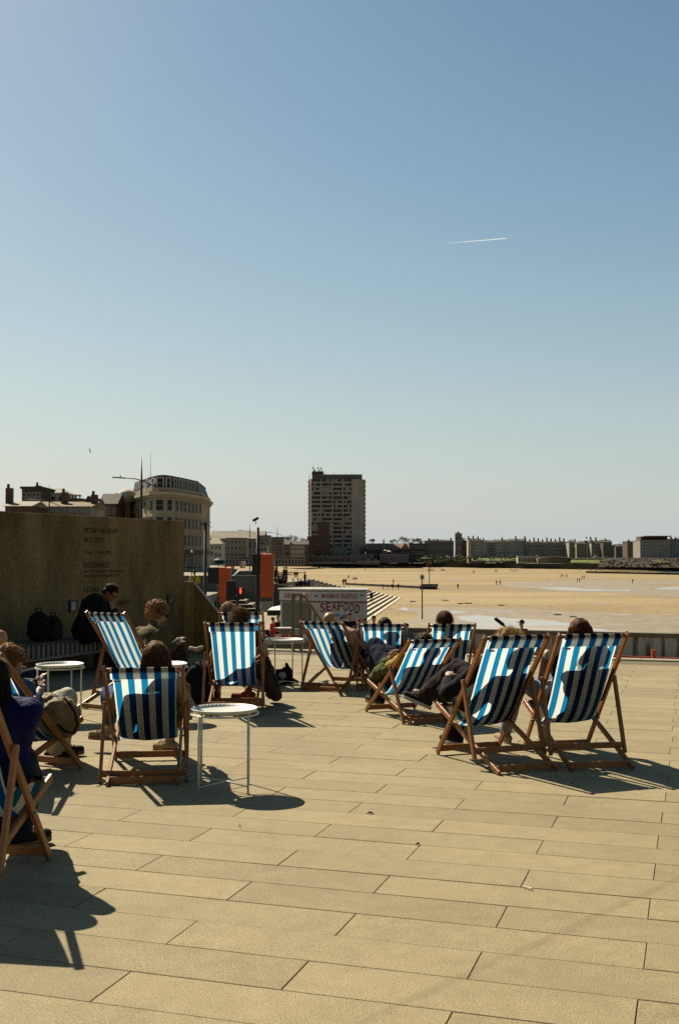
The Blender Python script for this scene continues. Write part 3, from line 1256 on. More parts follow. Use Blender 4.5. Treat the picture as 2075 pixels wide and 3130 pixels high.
for a, c, nrm in ((ft[1], ft[2], fn), (ft[0], ft[1], fln)):
    m_ = MB()
    m_.beam(a + nrm * .03 + up * (STZ - .24), c + nrm * .03 + up * (STZ - .24), .05, .36, nrm)
    m_.build('sign_band', mat('stall_sign', (.64, .59, .52), .5, .05, 4), stall, world=True)
    m_ = MB()
    m_.beam(a + nrm * .02 + up * (STZ - .46), c + nrm * .02 + up * (STZ - .46), .04, .035, nrm)
    m_.build('trim', mat('stall_trim', (.10, .10, .09), .6), stall, world=True)
red_l = mat('sign_red', (.26, .012, .012), .5, .1, 10)
blue_l = mat('sign_blue', (.10, .25, .42), .5, .1, 10)


def slab_letter(ch, o0, w_, h_, xd, ud, parent, m, name='sign_letter', off=.0):
    """one slab-serif letter: a heavy outline letter plus foot and head serifs"""
    o = put_text(ch, o0, xd, ud, w_, h_, m, parent, name, .022, off)
    nrm = xd.cross(ud).normalized()
    bars = {'E': ((.0, .18, 0), (.0, .18, 1)), 'F': ((-.06, .34, 0), (0, .18, 1)), 'A': ((-.1, .22, 0), (.78, 1.1, 0)), 'D': ((-.08, .2, 0), (-.08, .2, 1)),
            'M': ((-.1, .2, 0), (.8, 1.1, 0), (-.1, .2, 1), (.8, 1.1, 1)), 'N': ((-.1, .25, 0), (-.1, .2, 1), (.75, 1.1, 1)), 'I': ((-.5, 1.5, 0), (-.5, 1.5, 1))}.get(ch, ())
    if bars:
        bb = bmesh.new()
        bb.from_mesh(o.data)
        inv = wmat(parent).inverted()
        for x0, x1, t_ in bars:
            z0, z1 = (0, .09) if t_ == 0 else (.91, 1.0)
            vs = [bb.verts.new(inv @ (o0 + xd * (w_ * x) + ud * (h_ * z) + nrm * (off + .001))) for x, z in ((x0, z0), (x1, z0), (x1, z1), (x0, z1))]
            bb.faces.new(vs)
        bb.to_mesh(o.data)
        bb.free()
    return o


def sign_line(txt, org, xd, length, h_, m, off, arch=0.0, gap=.16):
    adv = {' ': .45, 'I': .38, 'M': 1.25}
    tot = sum(adv.get(c, 1.0) for c in txt)
    x = 0.0
    nrm = xd.cross(up).normalized()
    for c in txt:
        a = adv.get(c, 1.0) / tot * length
        if c != ' ':
            f = (x + a / 2) / length
            rise = arch * (1 - (2 * f - 1) ** 2)
            ang = -arch * 4 * (2 * f - 1) / length * .5
            xd2 = (xd * math.cos(ang) + up * math.sin(ang)).normalized()
            ud2 = (up * math.cos(ang) - xd * math.sin(ang)).normalized()
            slab_letter(c, org + xd * (x + a * gap / 2) + up * rise + nrm * 0, a * (1 - gap), h_, xd2, ud2, stall, m, off=off)
        x += a


def stall_pt(px, py, base, nrm, off):
    b0 = base + nrm * off
    r = at(px, py, 1.0) - V((0, 0, EYE))
    t_ = (b0 - V((0, 0, EYE))).dot(nrm) / r.dot(nrm)
    return V((0, 0, EYE)) + r * t_


p0, p1 = stall_pt(982, 1828, ft[1], fn, .06), stall_pt(1092, 1826, ft[1], fn, .06)
sign_line('MANNINGS SEAFOOD', V((p0.x, p0.y, p0.z)), fr, (p1 - p0).length, .175, red_l, .0)
p0, p1 = stall_pt(979, 1874, ft[1], fn, .005), stall_pt(1099, 1868, ft[1], fn, .005)
sign_line('SEAFOOD', V((p0.x, p0.y, p0.z - .0)), fr, (p1 - p0).length, .34, red_l, .003, arch=.12)
p0, p1 = stall_pt(868, 1827, ft[0], fln, .06), stall_pt(946, 1827, ft[0], fln, .06)
sign_line('SEAFOOD', V((p0.x, p0.y, p0.z)), fl_, (p1 - p0).length, .17, red_l, .0)


def fish(cx, cy, r, nrm, base, xd, off):
    c = stall_pt(cx, cy, base, nrm, off)
    m_ = MB()
    pts = [c + xd * (r * math.cos(R(a))) + up * (r * .62 * math.sin(R(a))) for a in range(0, 360, 20)]
    m_.faces(pts, [tuple(range(len(pts)))])
    m_.faces([c - xd * r * .8, c - xd * r * 1.5 + up * r * .55, c - xd * r * 1.5 - up * r * .55], [(0, 1, 2)])
    m_.build('fish_mark', blue_l, stall, world=True)


fish(968, 1822, .07, fn, ft[1], fr, .062)
fish(1107, 1820, .08, fn, ft[1], fr, .062)
fish(1030, 1880, .10, fn, ft[1], fr, .008)
fish(1055, 1884, .12, fn, ft[1], fr, .010)
# serving hatch
q = (ft[0] + ft[1]) / 2
m_ = MB()
m_.beam(ft[0].lerp(ft[1], .08) + fln * .012 + up * (STZ - 1.02), ft[0].lerp(ft[1], .92) + fln * .012 + up * (STZ - 1.02), .02, 1.0, fln)
m_.build('hatch', mat('hatch_dark', (.16, .145, .12), .6), stall, world=True)
m_ = MB()
m_.beam(ft[0] + fln * .2 + up * (STZ - 1.55), ft[1] + fln * .2 + up * (STZ - 1.55), .4, .04, fln)
m_.build('counter', mat('stall_counter', (.5, .48, .42), .5), stall, world=True)

# white awning on posts left of the stall
root = thing('market_awning', 'white topped awning with a dark valance on posts left of the seafood stall', 'awning', (-3.2, 50, ZL))
a0, a1 = at(822, 1862, 50), at(942, 1862, 50)
zt = a0.z
m_ = MB()
xs0, xs1 = a0.x, a1.x
m_.faces([(xs0, 49, zt), (xs1, 49, zt), (xs1, 52, zt), (xs0, 52, zt), (xs0 + .55, 50.2, zt + .17), (xs1 - .5, 50.2, zt + .17)],
         [(0, 1, 5, 4), (1, 2, 5), (2, 3, 4, 5), (3, 0, 4), (3, 2, 1, 0)])
m_.build('top', mat('awning_white', (.72, .70, .62), .6, .06, 3), root, world=True)
m_ = MB()
for (p, q) in (((xs0, 49), (xs1, 49)), ((xs1, 49), (xs1, 52)), ((xs0, 52), (xs0, 49))):
    m_.beam((p[0], p[1], zt - .12), (q[0], q[1], zt - .12), .02, .24, (0, 1, 0) if p[1] == q[1] else (1, 0, 0))
m_.build('underside', mat('underside_shade', (.02, .018, .015), .8), root, world=True)  # near-black strips paint the shade beneath the awning top
for x in (xs0 + .5, xs1 - .15):
    for y in (49.1, 51.8):
        m_ = MB()
        m_.box((x, y, (zt + ZL) / 2 - .1), (.07, .07, zt - ZL - .2))
        m_.build('post', mat('awning_post', (.12, .09, .04), .7), root, world=True)
root = thing('counter_box', 'box shaped counter with a white top beside the striped board barrier', 'counter', at(871, 2010, 44))
p = at(871, 1920, 44)
m_ = MB()
m_.box((p.x, 44, (p.z + ZL) / 2 - .03), (.46, .5, p.z - ZL - .06))
m_.build('body', mat('box_grey', (.22, .19, .12), .8), root, world=True)
m_ = MB()
m_.box((p.x, 44, p.z), (.54, .58, .05))
m_.build('top', white_paint, root, world=True)

# ------------------------------------------------------------------ traffic signals under orange covers
blk = mat('signal_black', (.010, .010, .009), .5, .2, 5)
pole_m = mat('pole_dark', (.022, .019, .015), .5, .2, 4)


def covered_signal(pxs, label, Y, pole_px, pole_top, cover, box, pole_w):
    base = at(pole_px, 2000, Y)
    root = thing('traffic_signal', label, 'traffic signal', (base.x, Y, ZL), 0, 'traffic signals wrapped in orange covers')
    top = at(pole_px, pole_top, Y).z
    m_ = MB()
    m_.tube([(base.x, Y, ZL), (base.x, Y, ZL + 2.6), (base.x, Y, ZL + 2.7), (base.x, Y, top)], [pole_w, pole_w, pole_w * .75, pole_w * .7], 10)
    m_.build('pole', pole_m, root, smooth=True, world=True)
    x0, y0, x1, y1 = cover
    a, c = at(x0, y1, Y), at(x1, y0, Y)
    m_ = MB()
    rn = random.Random(int(x0))
    cx_, cz, hx_, hz = (a.x + c.x) / 2, (a.z + c.z) / 2, (c.x - a.x) / 2, (c.z - a.z) / 2
    bm_ = m_.bm
    bmesh.ops.create_cube(bm_, size=2.0)
    bmesh.ops.subdivide_edges(bm_, edges=bm_.edges[:], cuts=8, use_grid_fill=True)
    for v_ in bm_.verts:
        x, y, z = v_.co
        n_ = noise.noise(V((x * 1.6 + x0, y * 1.6, z * 4.5)))
        k = 1 + .10 * n_
        low = max(0, -z - .55)
        v_.co = V((cx_ + x * hx_ * k * (1 - low * .35) + low * .03 * math.sin(z * 20), Y + .05 + y * .16 * k, cz + z * hz + (.05 * n_ if z > .9 else 0)))
    m_.build('orange_cover', mat('cover_orange', (.66, .10, .014), .55, .18, 3, .5, 14), root, world=True)
    x0, y0, x1, y1 = box
    a, c = at(x0, y1, Y), at(x1, y0, Y)
    m_ = MB()
    m_.box(((a.x + c.x) / 2, Y - .08, (a.z + c.z) / 2), (c.x - a.x, .05, c.z - a.z))
    m_.build('backing_board', blk, root, world=True, bevel=.015)
    return root


r1 = covered_signal(0, 'tall black signal pole with the largest orange cover and a camera on top', 33, 787, 1612, (797, 1693, 837, 1826), (771, 1693, 799, 1758), .07)
m_ = MB()
p = at(782, 1590, 33)
m_.tube([(p.x, 33, p.z - .12), (p.x, 33, p.z)], .012, 6)
m_.beam(p + V((-.09, 0, -.02)), p + V((.08, 0, .07)), .08, .07, (0, 1, 0))
m_.build('camera_head', blk, r1, world=True)
r2 = covered_signal(0, 'shorter signal pole with a smaller orange cover beside the ribbed fence', 34, 668, 1736, (670, 1735, 706, 1842), (636, 1734, 672, 1784), .055)
root = thing('pedestrian_signal', 'black pedestrian signal with a lit red standing figure', 'traffic signal', (at(724, 2000, 32).x, 32, ZL))
a, c = at(692, 1835, 32), at(723, 1775, 32)
m_ = MB()
m_.box(((a.x + c.x) / 2, 32.02, (a.z + c.z) / 2), (c.x - a.x, .12, c.z - a.z))
m_.build('housing_back', blk, root, world=True, bevel=.01)
a, c = at(725, 1833, 32), at(748, 1795, 32)
m_ = MB()
m_.box(((a.x + c.x) / 2, 32, (a.z + c.z) / 2), (c.x - a.x, .12, c.z - a.z))
m_.build('housing', blk, root, world=True, bevel=.01)
em = bpy.data.materials.new('signal_red_lamp')
em.use_nodes = True
e_b = em.node_tree.nodes['Principled BSDF']
e_b.inputs['Base Color'].default_value = (.8, .05, .01, 1)
e_b.inputs['Emission Color'].default_value = (1, .06, .015, 1)
e_b.inputs['Emission Strength'].default_value = 1.1
p = at(735.5, 1807, 31.93)
m_ = MB()
m_.sphere((p.x, p.y, p.z + .075), (.022, .01, .022))
m_.tube([(p.x, p.y, p.z + .055), (p.x, p.y, p.z - .0), (p.x, p.y, p.z - .075)], [.026, .034, .02], 8)
m_.build('red_figure', em, root, world=True)
m_ = MB()
m_.tube([(root.location.x, 32.1, ZL), (root.location.x, 32.1, a.z + .1)], .05, 8)
m_.build('pole', pole_m, root, world=True)

# thick post with a floodlight arm at the left
root = thing('floodlight_post', 'thick brown post with a short floodlight arm in front of the curved hotel', 'post', (at(628, 2000, 28).x, 28, ZL))
p = at(628.5, 1604, 28)
m_ = MB()
m_.tube([(p.x, 28, ZL), (p.x, 28, p.z)], [.05, .035], 10)
m_.build('post', mat('post_brown', (.06, .045, .028), .7, .2, 8), root, world=True, smooth=True)
m_ = MB()
m_.beam(p + V((-.12, 0, .02)), p + V((.06, 0, .02)), .05, .04, (0, 1, 0))
m_.build('floodlight', blk, root, world=True)
m_ = MB()
m_.tube([p + V((-.0, 0, .0)), p + V((-.01, 0, .09))], [.012, .02], 6)
m_.tube([p + V((.03, 0, 0)), p + V((.03, 0, .28))], .004, 5)
m_.tube([p + V((.05, 0, .03)), p + V((.16, 0, -.08))], .006, 5)
m_.build('aerial', blk, root, world=True)


# spire street lamps
def spire_lamp(px, ytop, Y, label, arm=((-.95, .16), (.55, -.62)), th=1.0):
    p = at(px, ytop, Y)
    z0 = ZP
    H = p.z - z0
    root = thing('street_lamp', label, 'street lamp', (p.x, Y, z0), 0, 'spire street lamps along the promenade')
    m_ = MB()
    m_.tube([(0, 0, 0), (0, 0, .8), (0, 0, H * .82), (0, 0, H)], [.10 * th, .075 * th, .05 * th, .006], 8)
    m_.build('mast', pole_m, root, smooth=True)
    zc = H - 1.55
    pts = []
    for k in range(13):
        f = k / 12
        x = -1.0 + 1.95 * f
        pts.append((x, 0, zc + .34 - .12 * f - .75 * max(0, f - .25) ** 1.6))
    m_ = MB()
    m_.tube(pts, [.02 + .012 * math.sin(math.pi * k / 12) for k in range(13)], 6)
    m_.build('arm', pole_m, root, smooth=True)
    m_ = MB()
    m_.box((-1.25, 0, zc + .355), (.75, .22, .07), Matrix.Rotation(.06, 3, 'Y'))
    m_.box((-1.18, 0, zc + .44), (.06, .06, .12))
    m_.build('lamp_head', mat('lamp_grey', (.3, .29, .24), .5), root, bevel=.02)
    return root


spire_lamp(434, 1395, 62, 'biggest spire topped street lamp, curved arm crossing in front of the curved hotel', th=1.25)
spire_lamp(152.5, 1479, 85, 'spire street lamp above the low pale roofs left of the curved hotel')
spire_lamp(257, 1545, 120, 'small spire street lamp peeking over the concrete wall left of the brick house')
spire_lamp(764, 1594, 150, 'spire street lamp left of the camera pole')
spire_lamp(848, 1603, 165, 'spire street lamp between the camera pole and the tower block')

# black parasol, small globe lamp and cars on the promenade
root = thing('parasol', 'black parasol with a pale rim behind the left orange cover', 'parasol', (at(669, 1730, 66).x, 66, ZP))
p = at(669, 1712, 66)
m_ = MB()
m_.lathe([(0, p.z - ZP + .12), (.35, p.z - ZP), (.42, p.z - ZP - .22), (.38, p.z - ZP - .2), (0, p.z - ZP)], n=10)
m_.build('canopy', blk, root)
m_ = MB()
m_.tube([(0, 0, 0), (0, 0, p.z - ZP)], .03, 6)
m_.build('pole', pole_m, root)
root = thing('globe_lamp', 'slim lamp post with a round white globe in front of the hotel shopfront', 'street lamp', (at(587, 1700, 110).x, 110, ZP))
p = at(586.5, 1686, 110)
m_ = MB()
m_.tube([(0, 0, 0), (0, 0, p.z - ZP)], .05, 6)
m_.build('pole', pole_m, root)
m_ = MB()
m_.sphere((0, 0, p.z - ZP), .13, 12)
m_.build('globe', white_paint, root, smooth=True)


def car_mesh_parts(root, col, m):
    body = [(-2.1, .3), (-2.1, .75), (-1.9, .9), (-1.25, .95), (-.7, 1.42), (.75, 1.45), (1.45, .98), (2.05, .85), (2.1, .3)]
    m_ = MB()
    pts = [V((x, y, z)) for y in (-.82, .82) for x, z in body]
    n = len(body)
    m_.faces(pts, [tuple(range(n)), tuple(range(n, 2 * n))[::-1]] + [(i, (i + 1) % n, n + (i + 1) % n, n + i) for i in range(n)])
    m_.build('car_body', m, root, bevel=.05)
    for s in (-1, 1):
        m_ = MB()
        m_.faces([V((x, s * .83, z)) for x, z in ((-1.15, .97), (-.68, 1.36), (.7, 1.38), (1.25, 1.0))], [(0, 1, 2, 3)])
        m_.build('side_window', mat('car_glass', (.015, .02, .025), .1, spec=.8), root)
    for x in (-1.3, 1.3):
        for s in (-1, 1):
            m_ = MB()
            m_.tube([(x, s * .72, .32), (x, s * .86, .32)], .32, 14)
            m_.build('wheel', mat('tyre', (.01, .01, .01), .8), root)


CARS = [(752, 108, 'pale silver estate car parked behind the grey promenade wall', (.45, .45, .42), 4, .0)]
for px, Y, lab, colr, _, rz in CARS:
    p = at(px, 1700, Y)
    r_ = thing('parked_car', lab, 'car', (p.x, Y, ZP), R(8), 'cars along the promenade')
    car_mesh_parts(r_, colr, mat('car_' + lab.split()[1], colr, .3, .03, 2, spec=.6))
far = [(1462, 1714, 'silver', 'silver car parked on the promenade below the lawn, left end of the terrace row'),
       (1498, 1714, 'white', 'white car parked on the promenade below the middle of the lawn'),
       (1530, 1714, 'white', 'white car parked on the promenade just left of the white pavilion'),
       (1822, 1702, 'white', 'white car left of the pale flagpole lawn gap at the right'),
       (1852, 1702, 'silver', 'silver car among the road traffic at the street gap'),
       (1300, 1706, 'white', 'white car parked below the flat roofed building left of the clock tower'),
       (1372, 1703, 'silver', 'silver car parked at the foot of the clock tower')]
ccol = {'silver': (.42, .42, .4), 'white': (.7, .68, .62)}
proto = {}
for px, py, cn, lab in far:
    Y = 690 if py > 1710 else 705
    p = at(px, py, Y)
    if cn not in proto:
        r_ = thing('parked_car', lab, 'car', (p.x, Y, p.z - .7), 0, 'cars along the far seafront')
        car_mesh_parts(r_, ccol[cn], mat('far_car_' + cn, ccol[cn], .35, .03, 2))
        proto[cn] = r_
    else:
        src_ = proto[cn]
        r_ = src_.copy()
        COL.objects.link(r_)
        r_.location = (p.x, Y, p.z - .7)
        r_['label'] = lab
        for ch in src_.children:
            c_ = ch.copy()
            COL.objects.link(c_)
            c_.parent = r_

# ------------------------------------------------------------------ buildings
ALB = .90
glass = mat('window_glass', (.020, .024, .028), .5, .3, .5, spec=.08)
frame_m = mat('window_frame', (.30, .27, .20), .7)
pale_frame = mat('pale_surround', (.42, .39, .32), .8)
WINM = {}


def window_mesh(w_, h_, fr_=.12, fm_=None):
    key = (round(w_, 2), round(h_, 2), fr_, fm_)
    if key not in WINM:
        m_ = MB()
        gi, fi = glass, fm_ or frame_m
        m_.box((0, .0, 0), (w_, .1, h_), m=gi)
        for s in (-1, 1):
            m_.box((s * (w_ / 2 - fr_ / 2 + fr_), -.04, 0), (fr_, .12, h_ + 2 * fr_), m=fi)
            m_.box((0, -.041, s * (h_ / 2 + fr_ / 2)), (w_ , .12, fr_), m=fi)
        m_.box((0, -.03, 0), (w_, .1, .06), m=fi)
        o = m_.build('window')
        me = o.data
        bpy.data.objects.remove(o)
        WINM[key] = me
    return WINM[key]


def add_window(parent, loc, w_, h_, rz=0.0, fr_=.12, fm_=None, name='window'):
    o = bpy.data.objects.new(name, window_mesh(w_, h_, fr_, fm_))
    COL.objects.link(o)
    o.parent = parent
    o.location = loc
    o.rotation_euler = (0, 0, rz)
    return o


def building(name, label, x0, x1, ytop, Y, zb, wallm, rows=0, cols=0, roof=None, roof_m=None, chim=(), depth=12, ybase=None,
             wfrac=(.45, .5), group=None, roof_h=2.2, rz=0.0, wfm=None, cat='building', y0w=None, shop=False):
    a, c = at(x0, ytop, Y), at(x1, ytop, Y)
    W_ = c.x - a.x
    Hh = a.z - zb
    root = thing(name, label, cat, ((a.x + c.x) / 2, Y, zb), rz, group)
    m_ = MB()
    m_.box((0, depth / 2, Hh / 2), (W_, depth, Hh))
    wall = m_.build('wall', wallm, root)
    rm = roof_m or slate
    if roof == 'gable':
        m_ = MB()
        m_.faces([(-W_ / 2 - .3, -.3, Hh), (W_ / 2 + .3, -.3, Hh), (W_ / 2 + .3, depth + .3, Hh), (-W_ / 2 - .3, depth + .3, Hh), (-W_ / 2 - .3, depth / 2, Hh + roof_h), (W_ / 2 + .3, depth / 2, Hh + roof_h)],
                 [(0, 1, 5, 4), (2, 3, 4, 5), (1, 2, 5), (3, 0, 4), (3, 2, 1, 0)])
    elif roof == 'front_gable':
        m_ = MB()
        m_.faces([(-W_ / 2, -.2, Hh), (W_ / 2, -.2, Hh), (0, -.2, Hh + roof_h), (-W_ / 2, depth, Hh), (W_ / 2, depth, Hh), (0, depth, Hh + roof_h)],
                 [(0, 1, 2), (5, 4, 3), (0, 2, 5, 3), (2, 1, 4, 5), (0, 3, 4, 1)])
    elif roof == 'hip':
        m_ = MB()
        i_ = min(W_ * .3, depth * .4)
        m_.faces([(-W_ / 2 - .3, -.3, Hh), (W_ / 2 + .3, -.3, Hh), (W_ / 2 + .3, depth + .3, Hh), (-W_ / 2 - .3, depth + .3, Hh), (-W_ / 2 + i_, depth / 2, Hh + roof_h), (W_ / 2 - i_, depth / 2, Hh + roof_h)],
                 [(0, 1, 5, 4), (2, 3, 4, 5), (1, 2, 5), (3, 0, 4), (3, 2, 1, 0)])
    elif roof == 'pyramid':
        m_ = MB()
        m_.faces([(-W_ / 2 , 0, Hh), (W_ / 2, 0, Hh), (W_ / 2, depth, Hh), (-W_ / 2, depth, Hh), (0, depth / 2, Hh + roof_h)],
                 [(0, 1, 4), (1, 2, 4), (2, 3, 4), (3, 0, 4), (3, 2, 1, 0)])
    else:
        m_ = MB()
        m_.box((0, depth / 2, Hh + .15), (W_ + .4, depth + .4, .3))
    ro = m_.build('roof', rm, root)
    if Y > 600 and W_ > 7 and roof != 'pyramid' and cat == 'building':
        rb = random.Random(int(x0) * 7 + 1)
        for _ in range(max(1, int(W_ / 5))):
            bw, bh = rb.uniform(.8, 2.2), rb.uniform(.5, 1.8)
            m_ = MB()
            m_.box((rb.uniform(-.46, .46) * W_, depth * rb.uniform(.1, .4), Hh + bh / 2 + .2), (bw, 1.5, bh))
            m_.build('roof_box', rb.choice((brick, slate, tan_r, pale_r)), ro)
    for f in chim:
        cw, chh = (.9, 2.0) if Y > 300 else (.7, 1.0)
        f_, hh_ = f if isinstance(f, tuple) else (f, chh)
        if 100 < Y < 300:
            hh_ *= .45
        m_ = MB()
        m_.box((W_ * (f_ - .5), depth * .3, Hh + hh_ / 2 + (.5 if roof else 0)), (cw, cw, hh_ + .8))
        m_.box((W_ * (f_ - .5) - cw * .2, depth * .3, Hh + hh_ + .6 + (.5 if roof else 0)), (.25, .25, .5))
        m_.build('chimney', brick, ro)
    if rows and cols:
        bx, bz = W_ / cols, Hh * (.86 if shop else .94) / rows
        for r_ in range(rows):
            for c_ in range(cols):
                z = Hh - bz * (r_ + .55)
                add_window(root, (-W_ / 2 + bx * (c_ + .5), -.03, z), bx * wfrac[0], bz * wfrac[1], fr_=.1 if Y < 300 else .22, fm_=wfm)
    if shop:
        m_ = MB()
        m_.box((0, -.12, Hh * .055), (W_ * .9, .2, Hh * .1))
        m_.build('shopfront', glass, root)
    return root


slate = mat('slate_roof', (.055, .045, .03), .85, .25, .8)
brown_tile = mat('brown_tile', (.17, .11, .06), .85, .25, .8)
pale_roof = mat('pale_roof', (.19, .155, .10), .8, .15, .6)
brick = mat('dark_brick', (.085, .05, .03), .9, .25, 1.5)
red_brick = mat('red_brick', (.20, .075, .03), .9, .25, 1.5)
tan_r = mat('tan_render', (.20, .165, .115), .9, .2, .4)
grey_r = mat('grey_stone', (.155, .14, .115), .9, .2, .4)
white_r = mat('white_render', (.36, .33, .27), .85, .12, .4)
pale_r = mat('pale_render', (.28, .245, .195), .85, .15, .4)
cream = mat('cream_stucco', (.26, .215, .135), .85, .16, .35, .3, 8)
purple = mat('purple_shopfront', (.10, .05, .09), .8, .3, 1)

# --- curved hotel
HF = [(398, 242), (412, 237), (428, 231), (446, 225), (466, 221), (486, 219.6), (506, 219.6), (526, 221), (546, 224), (566, 227.5), (584, 231), (602, 235), (617, 238.5)]


def hp(px, Y):
    p = at(px, 1700, Y)
    return V((p.x, Y, 0))


def hz(py, Y=220.0):
    return at(500, py, Y).z


HP = [hp(*q) for q in HF]
hotel = thing('curved_hotel', 'tall cream hotel with a curved front and dark mansard roof above the concrete wall', 'building', (HP[5].x, 228, ZP))


def footprint(off=0.0):
    out = []
    n = len(HP)
    for i, p in enumerate(HP):
        d = (HP[min(i + 1, n - 1)] - HP[max(i - 1, 0)]).normalized()
        nn = V((d.y, -d.x, 0))
        q = p + nn * off
        out.append((q.x, q.y))
    a, c = HP[-1], HP[0]
    out += [(a.x - 1 + off, 262), (c.x + 2 - off, 262)]
    return out


def hband(name, off, y0, y1, m, parent=None):
    m_ = MB()
    m_.prism(footprint(off), hz(y0) if isinstance(y0, (int, float)) else y0[0], hz(y1))
    return m_.build(name, m, parent or hotel, world=True)


m_ = MB()
m_.prism(footprint(0), ZP, hz(1492))
m_.build('wall', cream, hotel, world=True)
hband('cornice', .75, 1512, 1503, mat('cornice_stone', (.34, .29, .19), .85, .15, 2))
hband('cornice', .35, 1520, 1512, cream)
hband('string_course', .16, 1578, 1574, cream)
hband('string_course', .16, 1628, 1624, cream)
hband('balcony', .9, 1692, 1681, mat('balcony_black', (.02, .018, .015), .7))
# mansard: tapered
m_ = MB()
f0, f1_ = footprint(-.15), footprint(-1.15)
z0_, z1_ = hz(1492), hz(1453)
n = len(f0)
m_.faces([V((x, y, z0_)) for x, y in f0] + [V((x, y, z1_)) for x, y in f1_], [tuple(range(n, 2 * n))] + [(i, (i + 1) % n, n + (i + 1) % n, n + i) for i in range(n)])
mans = m_.build('roof', mat('mansard_lead', (.028, .026, .022), .6, .3, 1), hotel, world=True)
hband('roof_edge', -.95, 1454, 1451, mat('lead_edge', (.08, .075, .06), .7), mans)
hband('parapet', .1, 1499, 1490, cream)


def on_front(px):
    for i in range(len(HF) - 1):
        a, c = HF[i], HF[i + 1]
        if a[0] <= px <= c[0] + .01:
            f = (px - a[0]) / (c[0] - a[0])
            p = HP[i].lerp(HP[i + 1], f)
            d = (HP[i + 1] - HP[i]).normalized()
            return p, d
    return HP[-1], (HP[-1] - HP[-2]).normalized()


cols_px = [(408, .7), (414, .7), (420, .7), (426, .7), (444, 1.0), (463, 1.0), (488, 1.15), (517, 1.0), (539, 1.0), (553, 1.0), (565, 1.0), (577, 1.0), (588, 1.0), (599, 1.0), (611, .9)]
for px, wd_ in cols_px:
    p, d = on_front(px)
    nn = V((d.y, -d.x, 0))
    rz_ = math.atan2(d.y, d.x)
    for row, (yc, hh) in enumerate(((1476, 1.9), (1544, 2.1), (1597, 2.1), (1650, 2.2), (1716, 3.0), (1741, 1.2))):
        off = -.32 if row == 0 else .02
        q = p + nn * off
        loc = V((q.x, q.y, hz(yc))) - V(hotel.location)
        if row == 0:
            add_window(hotel, loc, wd_ * .95, hh, rz_, .22, white_r, 'dormer_window')
        else:
            add_window(hotel, loc, wd_ * (1.25 if row < 4 else 1.0), hh, rz_, .10 if row < 4 else .25)
m_ = MB()
q = at(461, 1400, 236)
m_.tube([(q.x, 236, z1_ - .5), (q.x, 236, at(461, 1383, 236).z)], [.06, .02], 5)
m_.build('aerial', pole_m, hotel, world=True)

# --- brick neighbours left of the hotel
r_ = building('brick_house', 'orange brick house with a rounded white bay top left of the curved hotel', 357, 399, 1512, 236, ZP, red_brick, 5, 3, None, depth=14, wfrac=(.4, .45), wfm=cream)
m_ = MB()
a, c = at(357, 1512, 233), at(403, 1512, 233)
m_.sphere(((a.x + c.x) / 2, 236, a.z - .1), ((c.x - a.x) / 2 + .3, 3.5, 1.5), 20)
m_.build('bay_canopy', white_r, r_, world=True, smooth=True)
building('dark_gabled_house', 'dark brown gabled house left of the orange brick house', 306, 357, 1540, 225, ZP, brick, 5, 3, 'gable', slate, depth=9, wfrac=(.35, .4), roof_h=2.3)
# --- cluster of roofs above the wall at the far left
building('low_roofed_house', 'low house with a pale sloping roof and end chimney at the far left', 17, 92, 1547, 120, ZP, brick, 2, 6, 'gable', pale_roof, chim=((-.06, 2.6),), depth=7, roof_h=.7)
r_ = building('pale_parapet_house', 'house with two sandy roofs, a pale parapet and a chimney between them', 100, 276, 1548, 128, ZP, tan_r, 1, 9, 'gable', mat('sandy_roof', (.15, .11, .05), .9, .25, 1.2), chim=((.47, 1.9), (1.0, 1.2)), depth=8, roof_h=.75)
m_ = MB()
m_.beam(at(95, 1555, 127), at(280, 1563, 127), .3, .55)
m_.build('parapet', mat('parapet_pale', (.20, .18, .14), .9, .2, 2), r_, world=True)
r_ = building('brick_block', 'square dark brick block with a small finial rising behind the low roofs', 68, 127, 1494, 150, ZP, brick, 6, 4, None, slate, chim=((.6, .4),), depth=8)
building('white_turret', 'white rooftop room with a shallow pyramid roof beside the dark brick block', 128, 200, 1506, 155, ZP, white_r, 6, 3, 'pyramid', pale_roof, depth=7, roof_h=.9)
r_ = building('terrace_frame_house', 'low dark house with an open timber roof frame right of the white turret', 196, 250, 1530, 150, ZP, brick, 5, 4, None, slate, depth=8)
for k in range(5):
    m_ = MB()
    x = at(201 + k * 11, 1520, 149).x
    m_.box((x, 149, at(200, 1521, 149).z), (.12, .12, .9))
    m_.build('roof_post', brick, r_, world=True)
m_ = MB()
m_.beam(at(199, 1512, 149), at(250, 1516, 149), .3, .18)
m_.build('roof_beam', tan_r, r_, world=True)
building('chimney_gable', 'narrow dark gable end with a chimney next to the wall top gap', 256, 284, 1541, 132, ZP, brick, 0, 0, 'front_gable', slate, chim=((.7, .8),), depth=8, roof_h=1.0)

